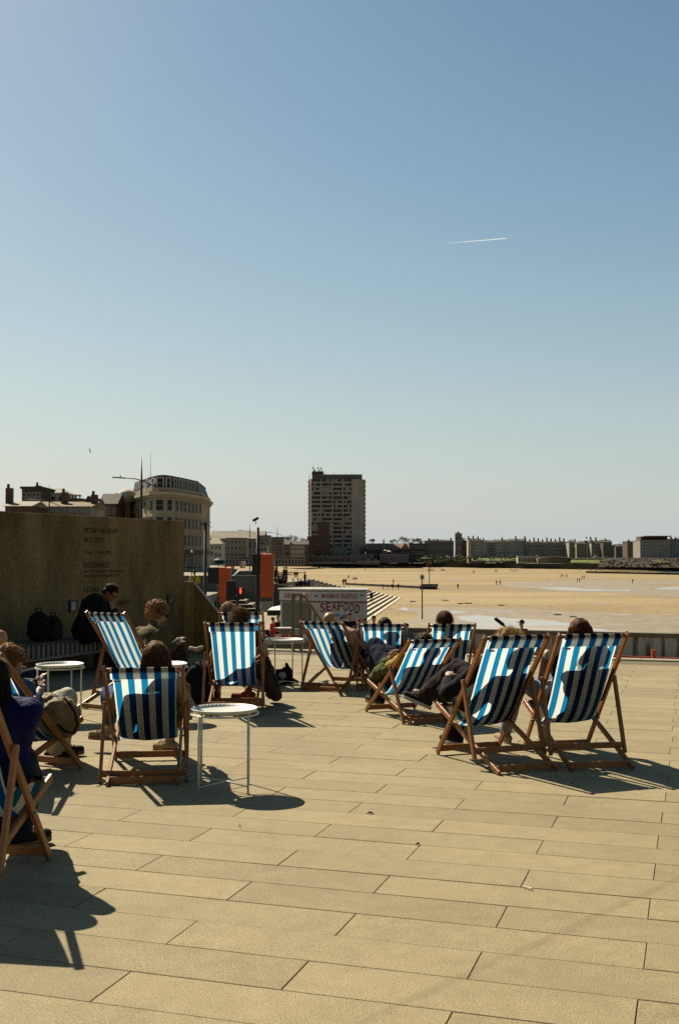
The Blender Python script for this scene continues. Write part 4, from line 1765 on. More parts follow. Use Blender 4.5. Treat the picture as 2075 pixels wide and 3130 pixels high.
# --- town ground beyond the beach
b = MB()
shore = [(-900, 830), (-60, 800), (60, 775), (100, 735), (160, 675), (200, 632), (330, 610), (1500, 560)]
pts = []
for x, y in shore:
    pts.append((x, y, sand_z(y) - .5))
for x, y in shore:
    pts.append((x, y + .5, -1.9))
for x, y in shore:
    pts.append((x, y + 25, -1.5))
for x, y in shore:
    pts.append((x, y + 55, -1.2 if x < 60 else 1.6))
for x, y in shore:
    pts.append((x, 2600, 6))
n = len(shore)
fs = [(j * n + i, j * n + i + 1, (j + 1) * n + i + 1, (j + 1) * n + i) for j in range(1, 4) for i in range(n - 1)]
b.faces(pts, fs)
lawn = mat('seafront_green', (.055, .06, .02), .95, .4, .05, grain=.2)
struct(b.build('town_ground', lawn))
b = MB()
for i in range(n - 1):
    p, q = shore[i], shore[i + 1]
    b.prism([(p[0], p[1] - 1.0), (q[0], q[1] - 1.0), (q[0], q[1] + 1), (p[0], p[1] + 1)], -6.5, -1.75)
tag(b.build('sea_wall', mat('dark_sea_wall', (.05, .042, .028), .95, .3, .1)), 'long dark sea wall along the far edge of the sand', 'wall')

# --- tower block
def tpt(px, py, Y=770):
    return at(px, py, Y)


T0, T1 = tpt(942, 1464), tpt(1117, 1464)
ZT = -1.4
tower = thing('tower_block', 'tall concrete tower block with balconies and rooftop masts', 'building', ((T0.x + T1.x) / 2, 770, ZT))
WT = T1.x - T0.x
topz = T0.z - ZT
conc = mat('tower_concrete', (.30, .255, .19), .9, .18, .12, grain=.15)
m_ = MB()
# plan: sunlit left return, long front, splayed right side
px2x = lambda px, Y=770: at(px, 1700, Y).x - tower.location.x
plan = [(px2x(942), 4), (px2x(951), 0), (px2x(1076), 0), (px2x(1098), 2), (px2x(1117), 7), (px2x(1110), 24), (px2x(948), 24)]
m_.prism(plan, 0, topz)
m_.build('wall', conc, tower)
m_ = MB()
ph = tpt(1000, 1449).z - ZT
m_.prism([(px2x(953), 3), (px2x(1107), 3), (px2x(1107), 20), (px2x(953), 20)], topz - .5, ph)
m_.build('roof', mat('tower_roof', (.11, .095, .075), .9, .2, .2), tower)
m_ = MB()
m_.box((px2x(970), 8, ph + 1), (8, 6, 2.6))
m_.build('plant_room', brick, tower)
for px, yt in ((957, 1424), (963, 1432), (973, 1426), (981, 1426), (991, 1438), (1021, 1441), (1058, 1442), (1075, 1442), (945, 1446)):
    m_ = MB()
    zz = tpt(px, yt).z - ZT
    m_.tube([(px2x(px), 6, topz), (px2x(px), 6, zz)], .16 if px < 1000 else .09, 5)
    if 950 < px < 990:
        for k in range(3):
            m_.box((px2x(px) + .35 * (k - 1), 6, zz - .8 - .9 * k), (.35, .4, 1.5))
    m_.build('mast', pole_m, tower)
bays = [(952, 980), (983, 1014), (1018, 1045), (1049, 1075)]
fh = (topz - 4) / 18
balc = mat('balcony_panel', (.255, .225, .17), .9, .2, .3)
slot = mat('balcony_recess', (.05, .045, .04), .7, .4, .5)
curtain = mat('curtain_pale', (.30, .28, .23), .9, .2, 1)
rnT = random.Random(31)
for f in range(18):
    z = 4 + fh * f
    for (x0, x1) in bays:
        a, c = px2x(x0), px2x(x1)
        m_ = MB()
        m_.box(((a + c) / 2, -.25, z + fh * .2), (c - a, .9, fh * .36), m=balc)
        m_.box(((a + c) / 2, -.05, z + fh * .7), ((c - a) * .96, .25, fh * .52), m=slot)
        for j_ in range(4):
            g_m = rnT.choice((slot, glass, glass, curtain, slot))
            m_.box((a + (c - a) * (j_ + .5) / 4, -.19, z + fh * .68), ((c - a) * .19, .12, fh * rnT.uniform(.34, .46)), m=g_m)
        m_.build('balcony', None, tower)
for px in (981.5, 1016, 1047):
    m_ = MB()
    m_.box((px2x(px), -.5, topz / 2 + 2), (.55, 1.5, topz - 4))
    m_.build('pier', mat('tower_pier', (.36, .32, .25), .9, .25, .5), tower)
for f in range(18):     # sawtooth bays on both ends
    z = 4 + fh * f
    for px, yy in ((943, 6), (1116.5, 9)):
        m_ = MB()
        m_.box((px2x(px), yy, z + fh * .45), (.9, 6, fh * .55))
        m_.build('end_bay', balc, tower)
# dark brick blocks at its foot
building('brick_tower', 'narrow dark brown brick tower in front of the tower block', 971, 1007, 1597, 742, ZT, brick, 0, 0, depth=9)
r_ = building('brick_annexe', 'stepped dark brick annexe with pale louvres at the foot of the tower block', 939, 971, 1641, 740, ZT, brick, 0, 0, depth=9)
for k in range(5):
    m_ = MB()
    p = at(976, 1649 + k * 7.5, 739)
    m_.box((p.x, 741.7, p.z), (3.3, .3, .45))
    m_.build('louvre', tan_r, r_, world=True)
building('green_glass_podium', 'low green glass podium at the base of the tower block', 1007, 1062, 1674, 745, ZT, mat('podium_glass', (.07, .10, .08), .5, .3, .5), 0, 0, depth=10)
building('shop_parade', 'long low parade of dark shops with a pale canopy under the tower block', 928, 1068, 1702, 735, ZT, brick, 1, 9, None, mat('canopy_pale', (.33, .30, .27), .8), depth=8, wfrac=(.6, .5))
building('arcade_parade', 'low arcade with a pale roof band right of the tower block', 1070, 1142, 1697, 733, ZT, purple, 1, 6, None, pale_r, depth=8)
building('purple_parade', 'long purple fronted seafront parade with a white fascia', 1160, 1248, 1697, 733, ZT, purple, 1, 8, None, white_r, depth=8)
building('beach_cafe', 'small beach cafe with a bright flat roof and orange end', 1092, 1160, 1716, 728, ZT - 1, mat('cafe_brown', (.20, .08, .03), .8), 1, 6, None, white_r, depth=6)
# left of the tower
building('white_guesthouse', 'small white guesthouse with a pale hipped roof right of the curved hotel', 632, 678, 1662, 420, ZT, white_r, 3, 4, 'hip', pale_roof, depth=12, roof_h=2.2, wfrac=(.35, .45))
building('long_shed', 'long building with a low pale pitched roof behind the spire lamps', 640, 806, 1646, 560, ZT, grey_r, 2, 10, 'gable', mat('shed_roof', (.17, .14, .10), .9, .2, .2), depth=30, roof_h=4.2)
building('brown_terrace', 'brown rendered block between the white guesthouse and the camera pole', 692, 752, 1646, 470, ZT, tan_r, 4, 5, None, slate, depth=14)
building('narrow_white_house', 'narrow white two window house above the largest orange cover', 795, 817, 1669, 480, ZT, white_r, 3, 2, None, pale_roof, depth=10)
building('grey_corner_block', 'grey block with a stepped top behind the narrow white house', 790, 824, 1638, 560, ZT, grey_r, 4, 4, None, slate, depth=14)
building('plain_brown_block', 'plain brown flat roofed block left of the bare trees', 824, 864, 1643, 600, ZT, mat('brown_block', (.12, .085, .06), .9, .2, .3), 4, 5, None, slate, depth=16)
building('dark_back_block', 'dark block under the bare trees left of the tower block', 864, 942, 1664, 720, ZT, brick, 2, 7, 'gable', slate, depth=14, roof_h=2.5)
building('pale_terrace_house', 'pale terrace with three upper windows left of the tower foot', 888, 929, 1669, 700, ZT, pale_r, 3, 4, None, pale_roof, depth=10, wfrac=(.4, .45))
building('brown_shop_row', 'low brown row of shops with stalls behind the left lamps', 630, 930, 1704, 455, ZT, mat('shop_brown', (.14, .085, .06), .9, .4, .2), 1, 30, None, tan_r, depth=8, wfrac=(.6, .5))
# right of the tower
ZT2 = 1.6
building('amusement_hall', 'long brown roofed hall right of the tower block', 1119, 1250, 1680, 760, ZT, brick, 1, 12, 'gable', brown_tile, depth=18, roof_h=4.4, wfrac=(.4, .5))
building('gable_porch', 'dark gable with a small cupola on the long brown roofed hall', 1161, 1185, 1678, 757, ZT, brick, 1, 2, 'front_gable', brown_tile, depth=10, roof_h=4.6, chim=((.5, 5.4),))
building('gable_porch_plain', 'second dark gable of the hall, without a cupola', 1225, 1252, 1678, 757, ZT, brick, 1, 2, 'front_gable', brown_tile, depth=10, roof_h=4.4)
building('long_dark_block', 'long dark flat building behind the parked cars left of the clock tower', 1250, 1300, 1662, 770, ZT, brick, 3, 8, None, slate, depth=14)
building('flat_roofed_block', 'dark block with a wide flat roof directly left of the clock tower', 1298, 1386, 1653, 775, ZT, grey_r, 3, 12, 'hip', slate, depth=20, roof_h=1.2, wfrac=(.5, .6))
ct = building('clock_tower', 'square stone clock tower with a pointed roof', 1391, 1411, 1634, 765, ZT, grey_r, 4, 2, 'pyramid', brick, depth=4.6, roof_h=2.4)
for s in (-1, 1):
    m_ = MB()
    m_.box((s * 2.1, .3, at(1400, 1634, 765).z - ZT + .5), (.5, .5, 1.4))
    m_.build('pinnacle', grey_r, ct)
building('church_hall', 'brown building joined to the right of the clock tower', 1411, 1434, 1653, 770, ZT, brick, 3, 3, None, slate, depth=14)
building('white_gable_end', 'sunlit white end wall at the left of the terrace row', 1430, 1439, 1647, 742, ZT, mat('bright_render', (.40, .34, .24), .8), 0, 0, None, pale_roof, depth=8, chim=((.3, 1.4),))
row = [(1439, 1471, 1652, pale_r, 5, 5, ((.25, 2.2), (.7, 1.8)), 'tall pale house with a dark attic at the left end of the terrace row'),
       (1472, 1489, 1657, pale_r, 5, 2, ((.4, 1.6),), 'narrow pale house with one thick chimney in the terrace row'),
       (1489, 1513, 1657, brick, 5, 3, (), 'dark brown house between two pale ones in the terrace row'),
       (1513, 1536, 1655, pale_r, 5, 3, ((.97, 1.8),), 'pale house with a rounded gable in the terrace row'),
       (1536, 1557, 1655, tan_r, 5, 3, (), 'brown rendered house right of the rounded gable house'),
       (1557, 1577, 1653, pale_r, 5, 3, (), 'pale house with a brown roof edge in the terrace row'),
       (1577, 1606, 1653, mat('bluish_render', (.20, .20, .21), .85, .15, .4), 5, 4, ((.02, 2.2), (.98, 2.2)), 'grey blue house with a chimney at each end')]
for x0, x1, yt, wm_, ro_, co_, ch_, lab in row:
    building('terrace_house', lab, x0, x1, yt, 745, ZT2, wm_, ro_, co_, 'gable', slate, ch_, depth=10, roof_h=1.4, group='houses of the terrace row', wfrac=(.4, .5), wfm=pale_frame)
names_ = ['first', 'second', 'third', 'fourth', 'fifth', 'sixth', 'seventh', 'eighth', 'ninth', 'tenth']
brick_b = mat('mid_brick', (.14, .085, .05), .9, .25, 1.5)
brick_c = mat('sooty_brick', (.06, .045, .035), .9, .25, 1.5)
for k in range(10):
    x0 = 1607 + 13.1 * k
    building('brick_terrace_house', 'dark brick house with pale bay windows, %s from the left of the brick terrace' % names_[k], x0, x0 + 13.1, 1658.5 + (0, .8, -.6, .4, 1.0, -.4, .6, 0, -.9, .5)[k], 742, ZT2, (brick, brick_b, brick_c, brick)[k % 4], 4, 2, 'gable', slate, ((.02, (2.0, 1.4, 2.3)[k % 3]),), depth=10,
             roof_h=1.0, group='houses of the brick terrace', wfrac=(.5, .55), wfm=pale_frame)
right = [(1738, 1761, 1657, 730, pale_r, 4, 4, 'hip', ((.95, 1.0),), 'pale house right of the brick terrace'),
         (1761, 1806, 1661, 722, tan_r, 4, 6, 'hip', (), 'wide brown house behind the flagpole'),
         (1806, 1842, 1659, 715, pale_r, 4, 5, 'gable', ((.05, 2.8), (.5, 2.4)), 'pale house with two tall chimneys right of the flagpole'),
         (1842, 1869, 1657, 705, brick, 5, 4, 'gable', ((.4, 1.2),), 'dark house left of the street gap'),
         (1869, 1876, 1668, 705, brick, 3, 1, None, (), 'narrow low house on the edge of the street gap'),
         (1881, 1918, 1670, 760, brick, 3, 6, 'gable', ((.4, .8),), 'low dark houses in the street gap'),
         (1916, 1957, 1656, 680, brick, 5, 5, None, (), 'dark four storey block left of the seafront hotel')]
for x0, x1, yt, Y, wm_, ro_, co_, rf, ch_, lab in right:
    building('seafront_house', lab, x0, x1, yt, Y, ZT2 + .3, wm_, ro_, co_, rf, slate, ch_, depth=12, roof_h=1.6, wfrac=(.4, .5), group='houses right of the brick terrace')
r_ = building('seafront_hotel', 'large seafront hotel with a light roof terrace at the right edge', 1955, 2046, 1652, 650, ZT2, mat('hotel_grey', (.22, .20, .165), .9, .15, .3), 5, 11, None, pale_r, depth=16, wfrac=(.4, .55), wfm=pale_frame)
m_ = MB()
p, q = at(1958, 1641, 652), at(2040, 1641, 652)
m_.box(((p.x + q.x) / 2, 658, (p.z + at(0, 1652, 652).z) / 2), (q.x - p.x, 10, p.z - at(0, 1652, 652).z + .5))
m_.build('attic_storey', brick, r_, world=True)
m_ = MB()
m_.beam(at(1959, 1639.5, 651), at(2043, 1639, 651), 9, .5)
m_.build('terrace_roof', pale_roof, r_, world=True)
building('seafront_hotel_wing', 'long grey hotel wing running off the right edge', 2046, 2130, 1648, 655, ZT2, mat('wing_grey', (.19, .185, .175), .9, .15, .3), 5, 9, None, slate, ((.12, 1.2), (.3, .8)), depth=16, wfrac=(.4, .5), wfm=pale_frame)
# pavilion with arched roof, low white block
r_ = building('white_pavilion', 'low white pavilion with purple doors in front of the terrace row', 1582, 1652, 1701, 712, -1.4, white_r, 1, 10, None, pale_r, depth=6, wfrac=(.5, .55))
root = thing('arched_shelter', 'long low shelter with a curved white roof below the brick terrace', 'building', (at(1697, 1712, 705).x, 705, -1.4))
m_ = MB()
a, c = at(1643, 1706, 705), at(1757, 1708, 702)
pts = [a.lerp(c, k / 14) + V((0, 0, 1.1 * math.sin(math.pi * k / 14))) for k in range(15)]
for p, q in zip(pts, pts[1:]):
    m_.beam(p, q, 5, .55)
m_.build('roof', mat('shelter_white', (.40, .36, .28), .7), root, world=True)
m_ = MB()
m_.prism([(a.x, 706), (c.x, 703), (c.x, 708), (a.x, 710)], -1.5, a.z)
m_.build('wall', tan_r, root, world=True)
# green strips and banks
for nm, lab, pts_, Y, m__ in (('grass_bank', 'green lawn strip in front of the terrace row', [(1462, 1713), (1586, 1713), (1586, 1706), (1462, 1705)], 725, mat('lawn_green', (.10, .12, .02), .9, .3, .2)),
                         ('grass_bank', 'bright green lawn strip below the flagpole', [(1742, 1720), (1855, 1722), (1850, 1711), (1745, 1711)], 690, MATS['lawn_green']),
                         ('grass_bank', 'dull green strip of bank below the seafront hotel', [(1990, 1721), (2100, 1721), (2100, 1712), (1992, 1710)], 628, mat('lawn_dull', (.10, .09, .03), .9, .3, .2))):
    m_ = MB()
    P_ = [at(x, y, Y + (6 if i > 1 else 0)) for i, (x, y) in enumerate(pts_)]
    m_.faces(P_ + [p - V((0, 0, 1.2)) for p in P_], [(0, 1, 2, 3), (7, 6, 5, 4), (0, 4, 5, 1), (1, 5, 6, 2), (2, 6, 7, 3), (3, 7, 4, 0)])
    o = m_.build(nm, m__)
    o['kind'] = 'structure'
m_ = MB()
P_ = [at(1826, 1733, 640), at(2160, 1736, 612), at(2160, 1706, 620), at(1870, 1704, 655), at(1840, 1712, 650)]
m_.faces(P_ + [p + V((0, 3, -1)) for p in P_], [(0, 1, 2, 3, 4), (9, 8, 7, 6, 5)] + [(i, 5 + i, 5 + (i + 1) % 5, (i + 1) % 5) for i in range(5)])
o = m_.build('harbour_bank', mat('bank_dark', (.032, .023, .013), .95, .45, .12, grain=.3))
o['kind'] = 'structure'
m_ = MB()
rn = random.Random(12)
for k in range(320):
    px = rn.uniform(1832, 2130)
    py = rn.uniform(1707 if px > 1870 else 1713, 1733)
    p = at(px, py, 640 - (px - 1832) * .085 + rn.uniform(-2, 1))
    r = rn.uniform(.15, .55)
    bmesh.ops.create_icosphere(m_.bm, subdivisions=1, radius=r, matrix=Matrix.Translation(p) @ Matrix.Rotation(rn.uniform(0, 3), 4, 'Z') @ Matrix.Diagonal((rn.uniform(1, 2.2), 1, .8, 1)))
for v_ in m_.bm.verts:
    v_.co += V((rn.uniform(-1, 1), rn.uniform(-1, 1), rn.uniform(-1, 1))) * .15
rocks = [mat('rock_brown', (.045, .03, .016), .95, .4, .3), mat('rock_grey', (.035, .026, .017), .95, .4, .3), mat('rock_dark', (.03, .022, .015), .95, .4, .3), mat('rock_pale', (.075, .055, .033), .95, .4, .3)]
m_.mats = rocks
for i_, f_ in enumerate(m_.bm.faces):
    f_.material_index = (i_ // 20 * 7) % 4
o = m_.build('harbour_rocks')
o['kind'] = 'stuff'
o['label'] = 'brown and grey rocks and clutter on the bank below the seafront hotel'
o['category'] = 'rocks'
# flagpole, flags
root = thing('flagpole', 'tall white flagpole with a tiny dark flag on the lawn', 'flagpole', (at(1794, 1713, 690).x, 690, -1))
m_ = MB()
zt = at(1794, 1641, 690).z + 1
m_.tube([(0, 0, 0), (0, 0, zt)], [.16, .08], 6)
m_.build('pole', white_r, root)
m_ = MB()
m_.box((-.5, 0, zt - .5), (.9, .08, .8))
m_.build('flag', blk, root)
root = thing('feather_flag', 'teal and white slanted banner at the right end of the lawn', 'banner', (at(1850, 1722, 670).x, 670, -3.4))
m_ = MB()
P_ = [at(1842, 1707, 670), at(1849, 1708, 670), at(1858, 1720, 670), at(1846, 1719, 670)]
m_.faces(P_ + [p + V((0, .2, 0)) for p in P_], [(0, 1, 2, 3), (7, 6, 5, 4), (0, 4, 5, 1), (1, 5, 6, 2), (2, 6, 7, 3), (3, 7, 4, 0)])
m_.build('banner_cloth', mat('teal_cloth', (.2, .33, .26), .7), root, world=True)
m_ = MB()
m_.tube([at(1843, 1707, 670.2), at(1843, 1736, 670.2)], .08, 5)
m_.build('pole', pole_m, root, world=True)

# ------------------------------------------------------------------ bare trees on the skyline
bark = mat('bare_twigs', (.10, .075, .045), .95, .3, .3)


def bare_tree(px, ytop, ybase, Y, label, seed, spread=1.0):
    rn = random.Random(seed)
    p0 = at(px, ybase, Y)
    H = at(px, ytop, Y).z - p0.z
    root = thing('bare_tree', label, 'tree', (p0.x, Y, p0.z - 4), 0, 'bare trees on the skyline')
    m_ = MB()
    m_.tube([(0, 0, 0), (0, 0, 4 + H * .35)], [.5, .3], 6)
    m_.build('trunk', bark, root)
    m_ = MB()

    def grow(p, d, ln, r, lvl):
        q = p + d * ln
        m_.tube([p, q], [r, r * .6], 3, caps=False)
        if lvl == 0:
            return
        for _ in range(4):
            dd = (d + V((rn.uniform(-1, 1), rn.uniform(-1, 1), rn.uniform(-.35, .7))) * .75 * spread).normalized()
            grow(q, dd, ln * rn.uniform(.6, .85), r * .6, lvl - 1)
    for _ in range(5):
        grow(V((0, 0, 4 + H * .25)), V((rn.uniform(-1, 1) * spread, rn.uniform(-.6, .6), 1)).normalized(), H * .32, .14, 4)
    m_.build('crown', bark, root)


for i, (px, yt, yb, Y, lab) in enumerate(((872, 1645, 1675, 800, 'bare tree left of the other one beside the tower block'), (893, 1640, 1675, 800, 'tallest bare tree left of the tower block'),
                                          (918, 1646, 1678, 800, 'low bare tree touching the left foot of the tower block'),
                                          (1137, 1650, 1672, 830, 'small brown tree just right of the tower block'), (1205, 1651, 1672, 830, 'leftmost bare tree behind the long brown roofed hall'),
                                          (1232, 1645, 1672, 830, 'tallest bare tree behind the long brown roofed hall'), (1255, 1648, 1672, 830, 'bare tree between the tallest one and the flat roofed block'),
                                          (1278, 1649, 1672, 830, 'rightmost bare tree left of the flat roofed block'), (1419, 1646, 1672, 830, 'thin bare tree right of the clock tower'))):
    bare_tree(px, yt, yb, Y, lab, i, 1.2)

# shrubs and clutter along the sea wall: one mass of growth
m_ = MB()
rn = random.Random(11)
for k in range(420):
    px = rn.uniform(1120, 1600)
    py = rn.uniform(1700, 1722)
    Y = rn.uniform(735, 752) if px < 1430 else rn.uniform(728, 738)
    p = at(px, py, Y)
    r = rn.uniform(.4, 1.1)
    bmesh.ops.create_icosphere(m_.bm, subdivisions=1, radius=r, matrix=Matrix.Translation(p) @ Matrix.Diagonal((1.3, 1, .8, 1)))
for v_ in m_.bm.verts:
    v_.co += V((rn.uniform(-1, 1), rn.uniform(-1, 1), rn.uniform(-1, 1))) * .22
o = m_.build('seafront_shrubs', mat('shrub_dark', (.05, .05, .022), .95, .6, .15))
o['kind'] = 'stuff'
o['label'] = 'dark shrubs and planting along the far promenade'
o['category'] = 'shrubs'
# red low fence line under the shrubs
m_ = MB()
a, c = at(1216, 1731, 765), at(1316, 1735, 760)
m_.beam(a, c, .3, 1.0)
tag(m_.build('orange_fence', mat('orange_mesh', (.38, .06, .02), .9, .4, .3)), 'long low orange mesh fence at the far edge of the sand', 'fence')
m_ = MB()
p = at(1312, 1726, 758)
m_.box((p.x, 758, p.z - .8), (2.8, 2.4, 3.4))
m_.faces([(p.x - 1.6, 756.6, p.z + .9), (p.x + 1.6, 756.6, p.z + .9), (p.x + 1.6, 759.4, p.z + .9), (p.x - 1.6, 759.4, p.z + .9), (p.x, 758, p.z + 1.9)], [(0, 1, 4), (1, 2, 4), (2, 3, 4), (3, 0, 4)])
tag(m_.build('beach_hut', mat('hut_red', (.25, .05, .03), .9, .3, .5)), 'small dark red beach hut at the right end of the orange mesh fence', 'hut')
# striped beach huts at the left
for px, colr, nm, lab in ((738, (.5, .22, .18), 'pink', 'pale pink beach hut left of the camera pole'), (746, (.6, .5, .42), 'cream', 'cream beach hut beside the pink one')):
    m_ = MB()
    p = at(px, 1728, 400)
    m_.box((p.x, 400, p.z), (.9, 1.5, 2.0))
    m_.faces([(p.x - .5, 399.2, p.z + 1), (p.x + .5, 399.2, p.z + 1), (p.x, 399.2, p.z + 1.5), (p.x - .5, 400.8, p.z + 1), (p.x + .5, 400.8, p.z + 1), (p.x, 400.8, p.z + 1.5)], [(0, 1, 2), (5, 4, 3), (0, 2, 5, 3), (1, 4, 5, 2)])
    tag(m_.build('beach_hut', mat('hut_' + nm, colr, .8)), lab, 'hut')
m_ = MB()
a, c = at(858, 1725, 640), at(888, 1725, 640)
m_.box(((a.x + c.x) / 2, 640, a.z), (c.x - a.x, 2.5, 2.3))
tag(m_.build('green_container', mat('container_green', (.17, .23, .18), .7, .1, .5)), 'pale green container on the sand edge behind the second spire lamp', 'container')

# ------------------------------------------------------------------ things on the beach
gm = mat('groyne_timber', (.035, .027, .018), .9, .3, .3)


def groyne(px0, py0, px1, py1, h, label, w_=.8):
    a, c = on_sand(px0, py0), on_sand(px1, py1)
    root = thing('groyne', label, 'groyne', a, 0, 'groynes across the sand')
    n_ = max(3, int((c - a).length / 6))
    m_ = MB()
    m_.beam(a + V((0, 0, h / 2)), c + V((0, 0, h / 2)), w_, h, None)
    m_.build('boarding', gm, root, world=True)
    for k in range(min(n_, 40) + 1):
        p = a.lerp(c, k / min(n_, 40))
        m_ = MB()
        m_.box(p + V((0, -w_ / 2 - .1, h * .55)), (.35, .3, h * 1.25))
        m_.build('post', gm, root, world=True)
    return root


groyne(1060, 1788, 1288, 1799, .7, 'dark low groyne running right from the beach steps')
groyne(1286, 1801, 1333, 1801.5, 1.0, 'short thick end of the groyne around the beacon pole', 2.5)
groyne(1791, 1751, 2160, 1759, .9, 'long dark groyne at the waterline on the right')
groyne(1935, 1741, 2160, 1750, .5, 'thin dark groyne farther out towards the harbour bank')
groyne(1488, 1737, 1535, 1733, .5, 'small dark slipway at the sea wall left of the white pavilion')
p = on_sand(1312, 1800)
root = thing('beacon_pole', 'thin dark beacon pole standing on the groyne', 'pole', p)
m_ = MB()
H = at(1312, 1728, p.y).z - p.z
m_.tube([(0, 0, 0), (0, 0, H)], .13, 6)
m_.build('pole', pole_m, root)
m_ = MB()
m_.box((0, 0, 1.2), (5, 2.2, .5))
m_.build('footing', gm, root)
m_ = MB()
m_.box((0, 0, H), (.9, .2, .9))
m_.build('topmark', blk, root)
p = on_sand(1290, 1893)
root = thing('beach_marker', 'tall red brown marker post with a pale square sign standing in the sand', 'sign post', p)
H = at(1290, 1756, p.y).z - p.z
m_ = MB()
m_.tube([(0, 0, -.2), (0, 0, H)], [.10, .085], 8)
m_.build('post', mat('marker_red_brown', (.12, .03, .018), .7), root)
m_ = MB()
m_.box((0, -.12, H - .42), (.60, .05, .62))
m_.build('sign_board', mat('marker_sign', (.3, .27, .19), .7), root)
m_ = MB()
m_.box((0, -.16, H - .42), (.09, .03, .62))
m_.build('sign_stripe', mat('marker_dark', (.05, .03, .02), .7), root)
m_ = MB()
m_.tube([(0, 0, H - .1), (0, 0, H + .25)], .03, 5)
m_.build('spike', pole_m, root)
wd_m = mat('seaweed_dark', (.03, .025, .015), .95, .3, 3)
for i, (px, py, lab) in enumerate(((1262, 1840, 'small dark seaweed clump in the sand left of the marker post'), (1362, 1836, 'twin dark seaweed clump right of the marker post'),
                                   (1406, 1846, 'dark seaweed speck in the middle of the sand'), (1430, 1845, 'round dark seaweed clump in the middle of the sand'),
                                   (1531, 1851, 'lone dark seaweed clump above the tide pool'), (1700, 1880, 'dark driftwood piece above the red haired sitter'),
                                   (1751, 1887, 'larger dark driftwood piece right of the red haired sitter'))):
    p = on_sand(px, py)
    m_ = MB()
    rn = random.Random(i)
    for _ in range(7):
        m_.sphere((p.x + rn.uniform(-.5, .5), p.y + rn.uniform(-.6, .6), p.z + .05), (rn.uniform(.15, .4), rn.uniform(.2, .5), rn.uniform(.08, .2)), 7)
    tag(m_.build('seaweed_clump' if i < 5 else 'driftwood', wd_m), lab, 'seaweed' if i < 5 else 'driftwood')
# vapour trail and gulls
m_ = MB()
a, c = at(1345, 745, 9000), at(1549, 728.5, 9000)
pts, rs = [], []
rn = random.Random(2)
for k in range(30):
    f = k / 29
    q = a.lerp(c, f)
    pts.append(q + V((0, 0, rn.uniform(-.5, .5))))
    rs.append(3.0 + 1.0 * math.sin(f * 3) if f < .98 else 1.0)
m_.tube(pts, rs, 6)
tm = bpy.data.materials.new('vapour')
tm.use_nodes = True
t = tm.node_tree
pb = t.nodes['Principled BSDF']
pb.inputs['Base Color'].default_value = (.9, .9, .88, 1)
pb.inputs['Roughness'].default_value = 1
tr = nd(t, 'ShaderNodeBsdfTransparent')
ms = nd(t, 'ShaderNodeMixShader')
tcn = nd(t, 'ShaderNodeTexCoord')
sp = nd(t, 'ShaderNodeSeparateXYZ')
t.links.new(tcn.outputs['Generated'], sp.inputs[0])
mr = nd(t, 'ShaderNodeMapRange')
mr.inputs['To Max'].default_value = .6
t.links.new(sp.outputs[0], mr.inputs[0])
t.links.new(mr.outputs[0], ms.inputs[0])
t.links.new(tr.outputs[0], ms.inputs[1])
tl = nd(t, 'ShaderNodeBsdfTranslucent')
tl.inputs[0].default_value = (.9, .9, .88, 1)
ad = nd(t, 'ShaderNodeMixShader')
t.links.new(pb.outputs[0], ad.inputs[1])
t.links.new(tl.outputs[0], ad.inputs[2])
t.links.new(ad.outputs[0], ms.inputs[2])
t.links.new(ms.outputs[0], t.nodes['Material Output'].inputs[0])
o = m_.build('vapour_trail', tm, smooth=True)
tag(o, 'short thin white aircraft vapour trail in the blue sky', 'vapour trail')


def gull(px, py, Y, span, rot, label, m):
    p = at(px, py, Y)
    root = thing('gull', label, 'gull', p, rot, 'gulls in flight')
    m_ = MB()
    m_.tube([(-.22 * span / 1.2, 0, 0), (0, 0, .01), (.25 * span / 1.2, 0, 0)], [.02, .07, .015], 8)
    m_.build('body', m, root, smooth=True)
    for s in (-1, 1):
        m_ = MB()
        pts = [(.08, s * .03, 0), (-.1, s * .03, 0), (.1, s * span * .25, .12), (-.06, s * span * .25, .12), (-.04, s * span * .5, .02), (-.1, s * span * .5, .02)]
        m_.faces([V(q) for q in pts] + [V(q) - V((0, 0, .015)) for q in pts], [(0, 2, 3, 1), (2, 4, 5, 3), (7, 9, 8, 6), (9, 11, 10, 8), (0, 6, 8, 2), (2, 8, 10, 4), (1, 3, 9, 7), (3, 5, 11, 9)])
        m_.build('wing', m, root)
    return root


g_ = gull(1185, 1685, 150, 1.2, R(70), 'white gull flying low in front of the far buildings', mat('gull_white', (.8, .78, .7), .7))
g_.rotation_euler = (R(15), R(-30), R(70))
gull(275, 1378, 150, .7, R(60), 'tiny dark gull high above the brick block', mat('gull_dark', (.08, .08, .08), .7)).rotation_euler = (R(70), 0, R(60))
# small debris on the paving
for i, (px, py, s, lab) in enumerate(((1131, 2489, .03, 'small dark dead leaf on the paving right of the table shadow'), (1277, 2584, .016, 'dark chip of grit in a slab joint near the middle'),
                                      (733, 2530, .012, 'tiny white scrap on the paving below the table shadow'), (1610, 2720, .02, 'pale twig by the long dark joint at the right'))):
    p = gnd(px, py)
    m_ = MB()
    if i == 3:
        m_.tube([p + V((-.015, .03, .008)), p + V((.02, -.02, .012))], .004, 5)
        m_.tube([p + V((0, 0, .01)), p + V((.02, .02, .02))], .003, 5)
    else:
        m_.faces([p + V((-s, 0, .004)), p + V((0, s * .5, .012)), p + V((s, .0, .004)), p + V((.1 * s, -s * .5, .008)), p + V((0, 0, .02))], [(0, 1, 4), (1, 2, 4), (2, 3, 4), (3, 0, 4), (3, 2, 1, 0)])
    nm = ('leaf', 'grit', 'paper_scrap', 'twig')[i]
    tag(m_.build(nm, mat('debris_%d' % i, ((.03, .02, .01), (.03, .025, .015), (.7, .7, .65), (.6, .5, .35))[i], .9)), lab, nm.replace('_', ' '))

